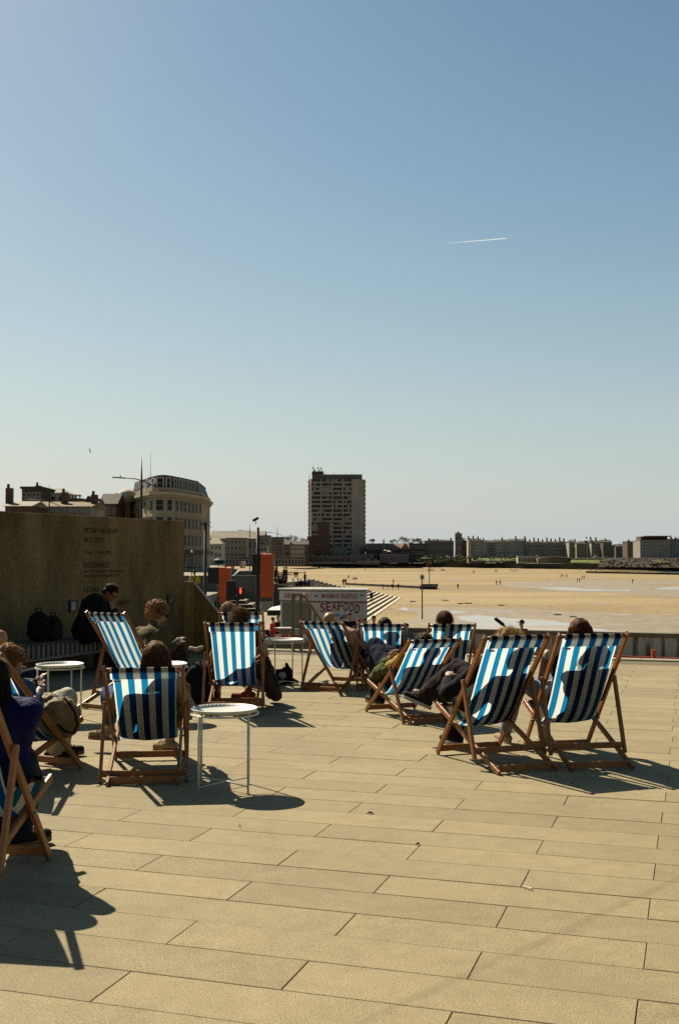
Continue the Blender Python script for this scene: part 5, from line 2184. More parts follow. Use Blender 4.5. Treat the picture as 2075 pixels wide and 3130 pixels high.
# ================================================================== people
ALB = .55
_mat = mat


def mat(name, *a, **k):
    m = _mat(name, *a, **k)
    if name.split('_')[0] in ('cloth', 'hair', 'shoe', 'sole', 'wool', 'shawl', 'quilt', 'bag'):
        m.node_tree.nodes['Principled BSDF'].inputs['Specular IOR Level'].default_value = .12
        if name.startswith('hair'):
            b_ = m.node_tree.nodes['Principled BSDF']
            b_.inputs['Specular IOR Level'].default_value = .10
            b_.inputs['Roughness'].default_value = .55
            t_ = m.node_tree
            tl_ = t_.nodes.new('ShaderNodeBsdfTranslucent')
            c_ = a[0] if a else (.1, .05, .02)
            tl_.inputs[0].default_value = (min(.8, c_[0] * 2.2 + .03), min(.6, c_[1] * 2 + .012), min(.4, c_[2] * 1.6), 1)
            mx2 = t_.nodes.new('ShaderNodeMixShader')
            mx2.inputs[0].default_value = .35
            t_.links.new(b_.outputs[0], mx2.inputs[1])
            t_.links.new(tl_.outputs[0], mx2.inputs[2])
            t_.links.new(mx2.outputs[0], t_.nodes['Material Output'].inputs[0])
            b_.inputs['Sheen Weight'].default_value = .35
            b_.inputs['Sheen Roughness'].default_value = .35
            b_.inputs['Sheen Tint'].default_value = (1, .62, .3, 1)
    return m


skin_m = mat('skin_tan', (.52, .27, .15), .55, .08, 12, .1, 60)
skin_p = mat('skin_pale', (.62, .38, .26), .55, .08, 12, .1, 60)


def cap_mesh(bm, p0, r0, p1, r1, sub=2):
    tmp = bmesh.new()
    for p, r in ((p0, r0), (p1, r1)):
        bmesh.ops.create_icosphere(tmp, subdivisions=sub, radius=r, matrix=Matrix.Translation(p))
    res = bmesh.ops.convex_hull(tmp, input=tmp.verts[:])
    junk = [g for g in res['geom_interior'] if isinstance(g, bmesh.types.BMVert)]
    bmesh.ops.delete(tmp, geom=junk, context='VERTS')
    me = bpy.data.meshes.new('x')
    tmp.to_mesh(me)
    tmp.free()
    bm.from_mesh(me)
    bpy.data.meshes.remove(me)


SCR = bpy.data.scenes.new('scratch')     # remeshing happens apart from the big scene


def blob(name, prims, m, parent, voxel=.012, smooth=3, amp=0.0, nsc=8.0, stretch=(1, 1, 1), extra=None):
    """one continuous skin grown over capsules and ellipsoids given in world coordinates"""
    bm = bmesh.new()
    for p in prims:
        if p[0] == 'c':
            cap_mesh(bm, V(p[1]), p[2], V(p[3]), p[4])
        else:
            c, r3, rot = V(p[1]), p[2], (p[3] if len(p) > 3 else Matrix.Identity(3))
            bmesh.ops.create_icosphere(bm, subdivisions=3, radius=1.0, matrix=Matrix.Translation(c) @ rot.to_4x4() @ Matrix.Diagonal((*r3, 1)))
    me = bpy.data.meshes.new(name)
    bm.to_mesh(me)
    bm.free()
    ob = bpy.data.objects.new(name, me)
    SCR.collection.objects.link(ob)
    md = ob.modifiers.new('r', 'REMESH')
    md.mode = 'VOXEL'
    md.voxel_size = voxel
    if smooth:
        ms_ = ob.modifiers.new('s', 'SMOOTH')
        ms_.factor = .5
        ms_.iterations = smooth
    SCR.view_layers[0].update()
    dg = SCR.view_layers[0].depsgraph
    me2 = bpy.data.meshes.new_from_object(ob.evaluated_get(dg))
    bpy.data.objects.remove(ob)
    bpy.data.meshes.remove(me)
    me2.name = name
    if amp:
        nrm_ = [v_.normal.copy() for v_ in me2.vertices]
        new_ = []
        for v_, n0_ in zip(me2.vertices, nrm_):
            q = V((v_.co.x * stretch[0], v_.co.y * stretch[1], v_.co.z * stretch[2])) * nsc
            n_ = noise.noise(q) + .5 * noise.noise(q * 2.3)
            new_.append(v_.co + n0_ * (amp * n_))
        for v_, c_ in zip(me2.vertices, new_):
            v_.co = c_
    inv = wmat(parent).inverted()
    for v_ in me2.vertices:
        v_.co = inv @ v_.co
    me2.materials.clear()
    me2.materials.append(m)
    for p in me2.polygons:
        p.use_smooth = True
    if extra:
        bm = bmesh.new()
        bm.from_mesh(me2)
        extra(bm, inv)
        bm.to_mesh(me2)
        bm.free()
        for p in me2.polygons:
            p.use_smooth = True
    o = bpy.data.objects.new(name, me2)
    COL.objects.link(o)
    o.parent = parent
    return o


def frame(F, U):
    """columns: right, forward, up"""
    F = F.normalized()
    Rt = F.cross(U).normalized()
    U2 = Rt.cross(F)
    return Matrix((Rt, F, U2)).transposed()


def head_prims(c, F, U, s=1.0, neck=None):
    M = frame(F, U)
    g = lambda x, y, z: c + M @ (V((x, y, z)) * s)
    P = [('e', g(0, -.012, .025), (.076 * s, .094 * s, .088 * s), M), ('e', g(0, .030, -.035), (.058 * s, .062 * s, .075 * s), M),
         ('e', g(0, .048, -.078), (.032 * s, .030 * s, .028 * s), M),
         ('c', g(0, .088, .012), .010 * s, g(0, .108, -.022), .014 * s),
         ('e', g(0, .086, -.052), (.026 * s, .012 * s, .010 * s), M),
         ('e', g(.077, -.005, -.012), (.010 * s, .020 * s, .032 * s), M), ('e', g(-.077, -.005, -.012), (.010 * s, .020 * s, .032 * s), M),
         ('e', g(.030, .080, .018), (.016 * s, .010 * s, .012 * s), M), ('e', g(-.030, .080, .018), (.016 * s, .010 * s, .012 * s), M)]
    return P, g, M


def hand_prims(wr, dirn, palm_n, curl=.5, side=1):
    """palm and five separate curved fingers"""
    d = dirn.normalized()
    n_ = (palm_n - d * palm_n.dot(d)).normalized()
    s = d.cross(n_) * side
    P = [('c', wr, .026, wr + d * .03, .030), ('e', wr + d * .055, (.040, .044, .017), Matrix((s, d, n_)).transposed())]
    for k, (off, ln) in enumerate(((-.028, .062), (-.010, .072), (.010, .067), (.027, .052))):
        b0 = wr + d * .092 + s * off
        d1 = (d + n_ * curl * .6).normalized()
        m1 = b0 + d1 * ln * .55
        d2 = (d + n_ * curl * 1.9).normalized()
        m2 = m1 + d2 * ln * .5
        P += [('c', wr + d * .07 + s * off, .0095, b0, .0095), ('c', b0, .0095, m1, .0088), ('c', m1, .0088, m2, .0075)]
    t0 = wr + d * .03 - s * .03
    t1 = t0 + (d * .6 - s * .8).normalized() * .04
    t2 = t1 + (d + n_ * .4).normalized() * .03
    P += [('c', t0, .014, t1, .011), ('c', t1, .011, t2, .009)]
    return P


def strands(c, M, rad, n, ln, curl, seed, droop=1.0, thick=.0022, face_open=True, out=.35):
    rn = random.Random(seed)

    def add(bm, inv):
        for _ in range(n):
            a = rn.uniform(0, 2 * math.pi)
            z = rn.uniform(-.25, 1)
            rr_ = math.sqrt(1 - z * z) if abs(z) < 1 else 0
            loc = V((rr_ * math.cos(a), rr_ * math.sin(a), z))
            if face_open and loc.y > .45 and loc.z < .45:
                continue
            p = c + M @ V((loc.x * rad[0], loc.y * rad[1], loc.z * rad[2]))
            d = (M @ loc).normalized() * out + V((rn.uniform(-.5, .5), rn.uniform(-.5, .5), rn.uniform(-.3, .3))) * curl
            L_ = ln * rn.uniform(.6, 1.15)
            seg = 5
            pts = [p]
            for k in range(seg):
                d = (d + V((rn.uniform(-1, 1), rn.uniform(-1, 1), rn.uniform(-1, 1))) * curl + V((0, 0, -.55 * droop))).normalized()
                pts.append(pts[-1] + d * L_ / seg)
            prev = None
            for k, q in enumerate(pts):
                t_ = thick * (1 - k / (seg + .5))
                ring = [bm.verts.new(inv @ (q + V((math.cos(a2) * t_, math.sin(a2) * t_, math.sin(a2 + 1) * t_)))) for a2 in (0, 2.1, 4.2)]
                if prev:
                    for j in range(3):
                        bm.faces.new((prev[j], prev[(j + 1) % 3], ring[(j + 1) % 3], ring[j]))
                prev = ring
    return add


def shoe(ank, toe_dir, up_, m, sole_m, parent, ln=.265, label=None):
    d = toe_dir.normalized()
    u = (up_ - d * up_.dot(d)).normalized()
    heel = ank - u * .055 - d * .05
    toe = heel + d * (ln - .05)
    P = [('c', heel + u * .01, .037, heel + d * .09 + u * .012, .040), ('c', heel + d * .09, .040, toe, .030), ('c', ank - u * .045, .040, ank + u * .012, .042)]
    o = blob('shoe', P, m, parent, .007, 2)
    s = d.cross(u)
    pr = []
    for k in range(20):
        a = 2 * math.pi * k / 20
        x = math.cos(a)
        w_ = .046 if x > -.2 else .038
        pr.append(heel + d * ((ln - .06) / 2 + x * (ln / 2 + .012)) + s * math.sin(a) * w_)
    m_ = MB()
    n_ = len(pr)
    m_.faces([p - u * .042 for p in pr] + [p - u * .014 for p in pr], [tuple(range(n_)), tuple(range(n_, 2 * n_))[::-1]] + [(i, (i + 1) % n_, n_ + (i + 1) % n_, n_ + i) for i in range(n_)])
    m_.build('sole', sole_m, o, world=True, smooth=False)
    if label:
        o['label'] = label
    return o, (heel, d, u, s)


def lace_stripes(parent, sh, m, n=4):
    heel, d, u, s = sh
    for k in range(n):
        m_ = MB()
        p = heel + d * (.075 + .028 * k) + u * (.058 - .006 * k)
        m_.tube([p - s * .026 - u * .012, p + u * .004, p + s * .026 - u * .012], .0035, 5)
        m_.build('lace', m, parent, world=True)


def figure(label, J, skin, top=None, bottom=None, shoes=None, hair=None, group=None, voxel=.013, feet=True, s=1.0, parts=None, fat=1.0):
    """J: world joints P C N H, F (face dir), UH (head up), S side(left), and per side E W K A T"""
    P, C, N, H = J['P'], J['C'], J['N'], J['H']
    S = J['S'].normalized()
    base = V((P.x, P.y, 0 if P.z < 3 and P.z > -.2 else P.z))
    if 'base' in J:
        base = J['base']
    root = thing('person', label, 'person', base, 0, group)
    up_t = (N - P).normalized()
    fw = S.cross(up_t).normalized() * -1
    if fw.dot(J['F']) < 0 and abs(fw.dot(J['F'])) > .2:
        fw = -fw
    Mt = Matrix((S, fw, up_t)).transposed()
    sh = .17 * s
    SL, SR = C + up_t * .09 + S * sh, C + up_t * .09 - S * sh
    SL, SR = J.get('SL', SL), J.get('SR', SR)
    hipL, hipR = P + S * .095, P - S * .095
    body = [('e', P, (.150 * fat, .115 * fat, .115), Mt), ('c', P, .118 * fat, P.lerp(C, .6), .112 * fat), ('c', P.lerp(C, .5), .112 * fat, C, .125 * fat),
            ('e', C, (.160 * fat, .112 * fat, .14), Mt), ('c', SL, .056, SR, .056), ('c', N - up_t * .04, .058, H - J['UH'] * .05, .052)]
    hp, g, Mh = head_prims(H, J['F'], J['UH'], s)
    body += hp
    arms, legs = {}, {}
    for k, Sx in (('L', SL), ('R', SR)):
        if 'E' + k in J:
            E, W_ = J['E' + k], J['W' + k]
            body += [('c', Sx, .050, E, .040), ('c', E, .040, W_, .027)]
            body += hand_prims(W_, J.get('HD' + k, W_ - E), J.get('HN' + k, V((0, 0, -1))), J.get('HC', .5), 1 if k == 'L' else -1)
            arms[k] = (Sx, E, W_)
        if 'K' + k in J:
            hx = hipL if k == 'L' else hipR
            body += [('c', hx, .085, J['K' + k], .056), ('c', J['K' + k], .056, J['A' + k], .036)]
            A_ = J['A' + k]
            T_ = J['T' + k].normalized()
            body += [('c', A_ - V((0, 0, 0)), .034, A_ + T_ * .10 + J.get('FD' + k, V((0, 0, -.045))), .024)]
            legs[k] = (hx, J['K' + k], A_)
    blob('body', body, skin, root, voxel, 2)
    if top:
        m, sleeve, loose, amp = top[:4]
        tp = [('c', P + up_t * .02, (.126 + loose) * fat, P.lerp(C, .6), (.120 + loose) * fat), ('e', P + up_t * .03, ((.158 + loose) * fat, (.122 + loose) * fat, .12), Mt), ('e', C, ((.170 + loose) * fat, (.122 + loose) * fat, .152), Mt),
              ('c', P.lerp(C, .5), (.120 + loose) * fat, C, (.132 + loose) * fat), ('c', SL, .066 + loose * .5, SR, .066 + loose * .5), ('c', N - up_t * .06, .075, N - up_t * .005, .066)]
        for k, (a, e, w_) in arms.items():
            tp.append(('c', a, .062 + loose * .6, a.lerp(e, min(1, sleeve * 2)), .054 + loose * .5))
            if sleeve > .5:
                tp.append(('c', e, .054 + loose * .5, e.lerp(w_, (sleeve - .5) * 2), .040 + loose * .5))
        blob('jacket' if loose > .01 else 'shirt', tp, m, root, voxel, 2, amp, 9, (1, 1, .6))
    if bottom:
        m, leng, loose, amp = bottom[:4]
        bp = [('e', P - up_t * .02, (.160 * fat, .126 * fat, .118), Mt)]
        for k, (h_, kn, an) in legs.items():
            bp += [('c', h_, .098 + loose, kn, .070 + loose), ]
            if leng > .5:
                bp.append(('c', kn, .070 + loose, kn.lerp(an, (leng - .5) * 2), .050 + loose * 1.1))
        blob('trousers', bp, m, root, voxel, 2, amp, 10, (1, 1, .7))
    if shoes:
        for k, (h_, kn, an) in legs.items():
            T_ = J['T' + k].normalized()
            U_ = J.get('TU' + k, V((0, 0, 1)))
            o, shx = shoe(an, T_, U_, shoes[0], shoes[1], root, label=None)
            if len(shoes) > 2:
                lace_stripes(o, shx, shoes[2])
    if hair:
        hair(root, H, Mh, g, J, s)
    return root


def hair_short(m, n=160, ln=.035, curl=.35, vol=1.0, seed=1):
    def f(root, H, M, g, J, s):
        P = [('e', g(0, -.022, .032), (.083 * s * vol, .096 * s * vol, .092 * s * vol), M), ('e', g(0, -.06, -.02), (.072 * s, .05 * s, .07 * s), M)]
        blob('hair', P, m, root, .009, 1, .010, 26, (1, 1, .6), strands(g(0, -.02, .03), M, (.084 * s * vol, .097 * s * vol, .094 * s * vol), n * 4, ln * 1.2, curl, seed, 1.3, .0016))
    return f


def hair_curly(m, vol=1.25, seed=1, n=420, lump=.022):
    def f(root, H, M, g, J, s):
        rn = random.Random(seed)
        P = [('e', g(0, -.03, .03), (.092 * vol, .10 * vol, .095 * vol), M), ('e', g(0, -.075, -.03), (.085 * vol, .06, .085 * vol), M)]
        for _ in range(150):
            d = V((rn.gauss(0, 1), rn.gauss(0, 1), rn.gauss(0, 1))).normalized()
            if d.y > .35 and d.z < .3:
                continue
            if d.z < -.75:
                continue
            q = g(0, -.03, .02) + M @ V((d.x * .095 * vol, d.y * .105 * vol, d.z * .105 * vol))
            P.append(('e', q, (lump * rn.uniform(.7, 1.3),) * 3))
        blob('hair', P, m, root, .008, 1, .006, 40, (1, 1, 1), strands(g(0, -.03, .02), M, (.10 * vol, .11 * vol, .11 * vol), n * 3, .05, .8, seed, .4, .0016))
    return f


def hair_long(m, length=.42, width=.105, seed=1):
    def f(root, H, M, g, J, s):
        P = [('e', g(0, -.02, .032), (.086, .099, .092), M), ('e', g(0, -.055, -.02), (.095, .065, .10), M)]
        for x in (-1, -.5, 0, .5, 1):
            a = g(x * width * .62, -.065 + abs(x) * .045, .03)
            b_ = g(x * width, -.075 + abs(x) * .05, -length * (.9 - .12 * abs(x)))
            P.append(('c', a, .040, b_, .026))
        blob('hair', P, m, root, .009, 2, .006, 30, (1, 1, .12), strands(g(0, -.03, .0), M, (.098, .103, .100), 1100, min(.26, length + .10), .12, seed, 1.7, .0016, True, .15))
    return f


def hair_bun(m, seed=1):
    def f(root, H, M, g, J, s):
        P = [('e', g(0, -.025, .028), (.088, .10, .093), M), ('e', g(0, -.06, -.03), (.082, .055, .085), M), ('e', g(.0, -.06, .125), (.055, .052, .042), M),
             ('e', g(.04, -.055, .115), (.035, .035, .03), M), ('c', g(-.06, -.07, .0), .035, g(-.08, -.07, -.16), .022), ('c', g(.06, -.07, .0), .035, g(.09, -.06, -.2), .02), ('c', g(0, -.09, .0), .04, g(.01, -.09, -.2), .025)]
        blob('hair', P, m, root, .008, 1, .010, 30, (1, 1, .5), strands(g(0, -.04, .05), M, (.09, .10, .12), 1000, .07, .5, seed, .7, .0015))
    return f


def hm(name, col, var=.35):
    return mat(name, col, .45, var, 60, .3, 120, .4, grain=.2, stretch=(1, 1, .25))


h_brown = hm('hair_brown', (.10, .045, .015))
h_dark = hm('hair_dark', (.022, .014, .009))
h_blond = hm('hair_blonde', (.50, .30, .11))
h_red = hm('hair_red_brown', (.115, .024, .009))
h_grey = hm('hair_grey_blonde', (.34, .25, .14))
h_curl = hm('hair_curly_brown', (.30, .17, .075))

black_c = mat('cloth_black', (.010, .010, .010), .9, .3, 20, .3, 90)
navy_c = mat('cloth_navy', (.012, .018, .04), .9, .3, 20, .3, 90)
royal_c = mat('cloth_royal_blue', (.004, .006, .085), .75, .25, 14, .4, 40)
denim_c = mat('cloth_denim', (.05, .11, .24), .85, .4, 30, .4, 120, grain=.2)
denim_l = mat('cloth_light_denim', (.22, .32, .42), .85, .35, 30, .4, 120, grain=.2)
khaki_c = mat('cloth_khaki', (.30, .235, .12), .8, .25, 14, .5, 50, grain=.1)
cream_c = mat('cloth_cream', (.62, .56, .42), .85, .15, 14, .4, 60)
olive_c = mat('cloth_olive', (.13, .105, .035), .85, .25, 12, .4, 60)
green_c = mat('cloth_green', (.12, .125, .03), .85, .35, 12, .5, 60)
pink_c = mat('cloth_pink', (.50, .30, .23), .85, .15, 12, .3, 60)
plum_c = mat('cloth_plum_black', (.022, .012, .014), .9, .45, 14, .4, 60, grain=.3)
yellow_c = mat('cloth_yellow_check', (.45, .30, .05), .85, .5, 24, .3, 60)
white_c = mat('cloth_white', (.68, .66, .6), .85, .1, 14, .4, 60)
teal_c = mat('cloth_teal', (.09, .14, .14), .85, .3, 12, .4, 60)
paisley_c = mat('cloth_dark_pattern', (.065, .035, .02), .85, .85, 38, .3, 60, grain=.5)
rust_c = mat('cloth_rust', (.42, .085, .02), .85, .2, 14, .4, 60)
tan_sh = mat('shoe_suede', (.42, .29, .15), .85, .2, 20, .2, 90)
blk_sh = mat('shoe_black', (.012, .012, .012), .7, .2, 20, .2, 60)
white_so = mat('sole_white', (.55, .52, .42), .7, .12, 20)
gum_so = mat('sole_gum', (.26, .14, .05), .7, .12, 20)
brown_sh = mat('shoe_brown', (.16, .075, .03), .6, .2, 20)


def chair_joints(key, tp=.64, tc=.22, off=.15, lean=.36, side=0.0, head_f=0.0, head_up=0.0, nod=0.0, look=0.0):
    """sitter joints lying in the canvas of chair `key`"""
    ch = CH[key]
    M, c = ch['M'], ch['c']

    def on(t, o_):
        p = bez(c, t)
        d = (bez(c, t + .01) - bez(c, t - .01)).normalized()
        n_ = V((-d.z, 0, d.x)) * -1
        n_ = V((-d.z, 0, d.x))
        if n_.x < 0 and n_.z < 0.2:
            n_ = -n_
        if n_.z < 0 and abs(n_.z) > abs(n_.x):
            n_ = -n_
        return p + n_ * o_
    P = on(tp, off)
    C = on(tc, off)
    # put the chest at a real torso length from the pelvis
    dirn = (C - P).normalized()
    C = P + dirn * lean
    N = C + dirn * .17
    Hd = N + (dirn + V((.25 + head_f, 0, .25))).normalized() * (.155 + head_up)
    for q in (P, C, N, Hd):
        q.y += side
    w_ = lambda q: M @ q
    R3 = M.to_3x3()
    J = dict(P=w_(P), C=w_(C), N=w_(N), H=w_(Hd))
    F = Matrix.Rotation(look, 3, 'Z') @ V((math.cos(nod), 0, -math.sin(nod)))
    J['F'] = R3 @ F
    J['UH'] = (R3 @ V((math.sin(nod) - .05, 0, math.cos(nod)))).normalized()
    J['S'] = R3 @ V((0, 1, 0))
    L_ = lambda x, y, z: M @ V((x, y, z))
    return J, L_, R3


def lim(J, L_, R3, el=(.02, .30, .50), wl=(.26, .12, .56), er=None, wr=None, kl=(.42, .14, .56), al_=(.60, .14, .09), kr=None, ar=None, tl=(1, .15, 0), tr=(1, -.15, 0)):
    mir = lambda p: (p[0], -p[1], p[2])
    er, wr = er or mir(el), wr or mir(wl)
    kr, ar = kr or mir(kl), ar or mir(al_)
    J.update(EL=L_(*el), WL=L_(*wl), ER=L_(*er), WR=L_(*wr), KL=L_(*kl), AL=L_(*al_), KR=L_(*kr), AR=L_(*ar))
    J['TL'], J['TR'] = R3 @ V(tl), R3 @ V(tr)
    return J


# --- B: red haired sitter, right
J, L_, R3 = chair_joints('B', .66, .2, .15, lean=.345, head_up=.0, head_f=.35, side=-.01)
lim(J, L_, R3, el=(.02, .30, .60), wl=(.10, .30, .72), er=(.06, -.28, .48), wr=(.28, -.10, .54), kl=(.46, .22, .56), al_=(.62, .30, .09), kr=(.46, -.08, .58), ar=(.66, -.06, .09))
J['EL'], J['WL'] = at(1668, 1998, 9.15), at(1650, 2078, 9.42)
figure('person with straight red brown hair in the deckchair nearest the right edge', J, skin_m, (black_c, .25, .012, .006), (denim_l, 1.0, .004, .006), (tan_sh, white_so), hair_long(h_red, .12, .10, 3), fat=1.15)
# --- K: blonde sitter with crossed legs
J, L_, R3 = chair_joints('K', .67, .2, .155, lean=.30, head_f=.03, head_up=-.05, side=-.085)
kn1, an1 = at(1385, 2050, 9.62), at(1292, 2128, 9.80)
lim(J, L_, R3, el=(.02, .30, .52), wl=(.25, .16, .62), kl=(.46, .10, .52), al_=(.52, .16, .09), kr=(.44, -.04, .64), ar=(.60, .10, .40))
J['KR'], J['AR'] = at(1400, 2062, 9.50), at(1300, 2126, 9.72)
J['KR'].z = .66
J['TR'] = at(1232, 2122, 9.80) - at(1296, 2150, 9.72)
J['TUR'] = V((.45, .0, .8))
J['FDR'] = V((0, 0, 0))
J['KL'], J['AL'] = at(1368, 2110, 9.55), V((at(1392, 2262, 9.62).x, 9.62, .10))
J['TL'] = R3 @ V((1, .3, 0))
r_ = figure('person with messy blonde hair and crossed black trousered legs in the left big deckchair', J, skin_p, (black_c, .9, .02, .012), (plum_c, .97, .030, .016), (blk_sh, white_so, white_c), hair_curly(h_blond, 1.08, 5, 900, .016), fat=1.18)
blob('sock', [('c', J['AR'], .044, J['AR'].lerp(J['KR'], .16), .046)], white_c, r_, .008, 2)
# dark stick and purple cap beside the blonde head
root = thing('black_wand', 'short black tube on a pale bent stalk sticking up beside the messy blonde hair', 'wand', at(1554, 1940, 9.9))
m_ = MB()
m_.tube([at(1512, 1890, 9.9), at(1538, 1910, 9.9)], .016, 10)
m_.build('black_tube', black_c, root, world=True, smooth=True)
m_ = MB()
m_.tube([at(1537, 1909, 9.9), at(1546, 1920, 9.9), at(1552, 1938, 9.9), at(1553, 1990, 9.9)], [.011, .009, .008, .008], 8)
m_.build('pale_stalk', khaki_c, root, world=True, smooth=True)
root = thing('woollen_hat', 'purple woollen hat showing left of the messy blonde hair', 'hat', at(1530, 1960, 9.6))
p = at(1524, 1957, 9.6)
blob('crown', [('e', p, (.085, .085, .055))], mat('wool_purple', (.09, .03, .10), .95, .3, 30, .5, 80), root, .008, 1, .004, 40)
# --- J: green coat
J, L_, R3 = chair_joints('J', .76, .28, .135, lean=.31, head_up=-.03, side=-.03)
lim(J, L_, R3, el=(.10, .34, .40), wl=(.0, .36, .62), kl=(.50, .10, .66), al_=(.80, .14, .09), kr=(.48, -.12, .60), ar=(.72, -.12, .09))
J['EL'], J['WL'] = at(1166, 2050, 11.62), at(1196, 2006, 11.45)
J['KL'] = at(1146, 1972, 11.95)
J['AL'] = V((at(1148, 2120, 12.35).x, 12.35, .10))
J['KR'] = at(1172, 1990, 12.05)
J['AR'] = V((at(1163, 2140, 12.2).x, 12.2, .10))
r_ = figure('person in a green coat with raised dark knees in the low deckchair turned left', J, skin_p, (yellow_c, .3, .0, .006), (navy_c, 1.0, .02, .014), (blk_sh, gum_so), hair_short(h_dark, seed=4))
a, e = J['EL'], J['WL']
q1 = at(1200, 2040, 11.45)
blob('coat', [('c', q1, .085, a, .075), ('c', a, .070, a.lerp(e, .75), .050), ('c', a + V((-.02, 0, -.02)), .075, at(1142, 2072, 11.7), .05), ('c', at(1146, 2078, 11.7), .055, at(1141, 2098, 11.7), .035)], green_c, r_, .010, 1, .018, 14)
# --- G: bald sitter
J, L_, R3 = chair_joints('G', .66, .22, .165, lean=.33, head_up=.02, side=-.09, head_f=.05)
J['H'] = at(1008, 1899, 13.66)
J['N'] = J['H'] + V((.05, .04, -.15))
lim(J, L_, R3, el=(.02, .30, .50), wl=(.30, .12, .58), er=(.02, -.33, .46), wr=(.28, -.22, .60), kl=(.46, .06, .60), al_=(.62, .08, .09), kr=(.48, -.16, .60), ar=(.64, -.2, .09))
J['KR'] = at(1104, 1972, 14.45)
J['AR'] = V((at(1100, 2070, 14.75).x, 14.75, .10))
figure('bald person in a pink shirt in the deckchair before the seafood stall', J, mat('skin_bald', (.50, .24, .10), .45, .12, 8, .1, 40), (pink_c, .4, .012, .010), (black_c, 1.0, .008, .008), (brown_sh, gum_so), None, fat=1.06)
# --- H: sitter with big shadow
J, L_, R3 = chair_joints('H', .76, .28, .145, lean=.31, head_up=-.03, side=-.03)
lim(J, L_, R3, er=(.05, -.30, .50), wr=(.30, -.34, .52))
figure('person in a teal top whose head shadow falls on the cloth beside the bald sitter', J, skin_m, (teal_c, .8, .02, .008), (navy_c, 1.0, .01, .01), (blk_sh, gum_so), hair_short(h_dark, seed=6))
# --- I: dark haired child
J, L_, R3 = chair_joints('I', .64, .22, .12, head_up=.02)
J['H'] = at(1358, 1900, 13.52)
J['N'] = J['H'] + V((0, .03, -.16))
lim(J, L_, R3)
figure('child with short dark brown hair in the deckchair close to the sea wall', J, skin_m, (white_c, .3, .01, .006), (denim_c, 1.0, .004, .006), (blk_sh, white_so), hair_short(hm('hair_child', (.11, .045, .014)), 260, .05, .5, 1.15, 7), s=.98)
# --- F: grey blonde head
J, L_, R3 = chair_joints('F', .64, .2, .12, head_up=.0, side=.13)
J['H'] = at(699, 1872, 14.32)
J['N'] = J['H'] + V((0, -.02, -.17))
lim(J, L_, R3)
figure('person with short grey blonde hair in the mostly hidden deckchair', J, skin_p, (cream_c, .9, .01, .006), (denim_c, 1.0, .004, .006), (blk_sh, white_so), hair_short(h_grey, 240, .05, .5, 1.18, 9))
# --- E: bun, dark patterned dress
J, L_, R3 = chair_joints('E', .66, .2, .12, side=.0)
J['P'], J['C'] = L_(.10, 0, .37), L_(.07, 0, .68)
J['H'] = at(733, 1902, 12.12)
J['N'] = J['H'] + V((0, -.02, -.16))
lim(J, L_, R3, el=(.05, .30, .46), wl=(.28, .14, .55), er=(.0, -.31, .58), wr=(.26, -.20, .50), kl=(.42, .2, .55), al_=(.55, .26, .09), kr=(.44, -.2, .55), ar=(.34, -.10, .14), tr=(.1, 1, 0))
r_ = figure('person with a loose hair bun and dark patterned dress behind the nearest tray table', J, skin_m, (paisley_c, .2, .012, .008), None, (rust_c, gum_so), hair_bun(hm('hair_dark_gold', (.15, .075, .028)), 8))
kl, kr = J['KL'], J['KR']
q = [L_(.3, .36, .12), L_(.3, -.42, .10), L_(.1, -.40, .12), L_(.45, -.36, .1), L_(.1, .34, .15)]
blob('skirt', [('c', J['P'], .14, kl, .10), ('c', J['P'], .14, kr, .10), ('c', kl, .10, q[0], .06), ('c', kr, .10, q[1], .07), ('c', kr, .09, q[3], .07), ('c', J['P'] + V((.22, 0, .05)), .09, q[2], .06), ('c', q[2], .06, q[1], .07), ('c', J['P'] + V((-.2, 0, .0)), .08, q[4], .05)],
     paisley_c, r_, .014, 2, .018, 12)
# --- D: curly woman leaning forward
P = at(470, 2035, 12.55)
P.z = .43
C_ = at(462, 1955, 12.72)
N_ = at(470, 1912, 12.82)
H_ = at(485, 1874, 12.92)
F_ = V((.72, .25, -.42)).normalized()
J = dict(P=P, C=C_, N=N_, H=H_, F=F_, UH=(V((.35, .1, .9))).normalized(), S=V((-.82, .55, 0)).normalized(), EL=at(520, 1990, 13.2), WL=at(545, 1962, 13.05), ER=at(490, 1998, 12.55), WR=at(537, 1972, 12.7),
         KL=at(548, 2015, 13.15), AL=V((at(585, 2080, 13.4).x, 13.4, .1)), KR=at(540, 2022, 12.9), AR=V((at(570, 2090, 13.1).x, 13.1, .1)), TL=V((.7, .7, 0)), TR=V((.7, .6, 0)))
r_ = figure('person with a curly light brown crop, sunglasses and olive jacket leaning forward', J, skin_m, (olive_c, .95, .018, .010), (black_c, 1.0, .02, .01), (blk_sh, white_so), hair_curly(h_curl, 1.10, 12, 500), fat=1.05)
M_ = frame(F_, J['UH'])
m_ = MB()
for s_ in (-1, 1):
    m_.sphere(H_ + M_ @ V((s_ * .033, .098, .016)), (.028, .012, .020), 10)
    m_.tube([H_ + M_ @ V((s_ * .06, .095, .02)), H_ + M_ @ V((s_ * .082, -.01, .015))], .005, 5)
m_.build('sunglasses', blk, r_, world=True, smooth=True)
blob('lap_scarf', [('c', at(545, 1975, 12.75), .06, at(556, 2003, 12.8), .07), ('c', at(530, 2000, 12.7), .07, at(560, 2005, 12.8), .05)], paisley_c, r_, .01, 1, .015, 20)
blob('cuff', [('e', at(549, 1958, 12.9), (.045, .04, .035))], cream_c, r_, .008, 1, .01, 30)
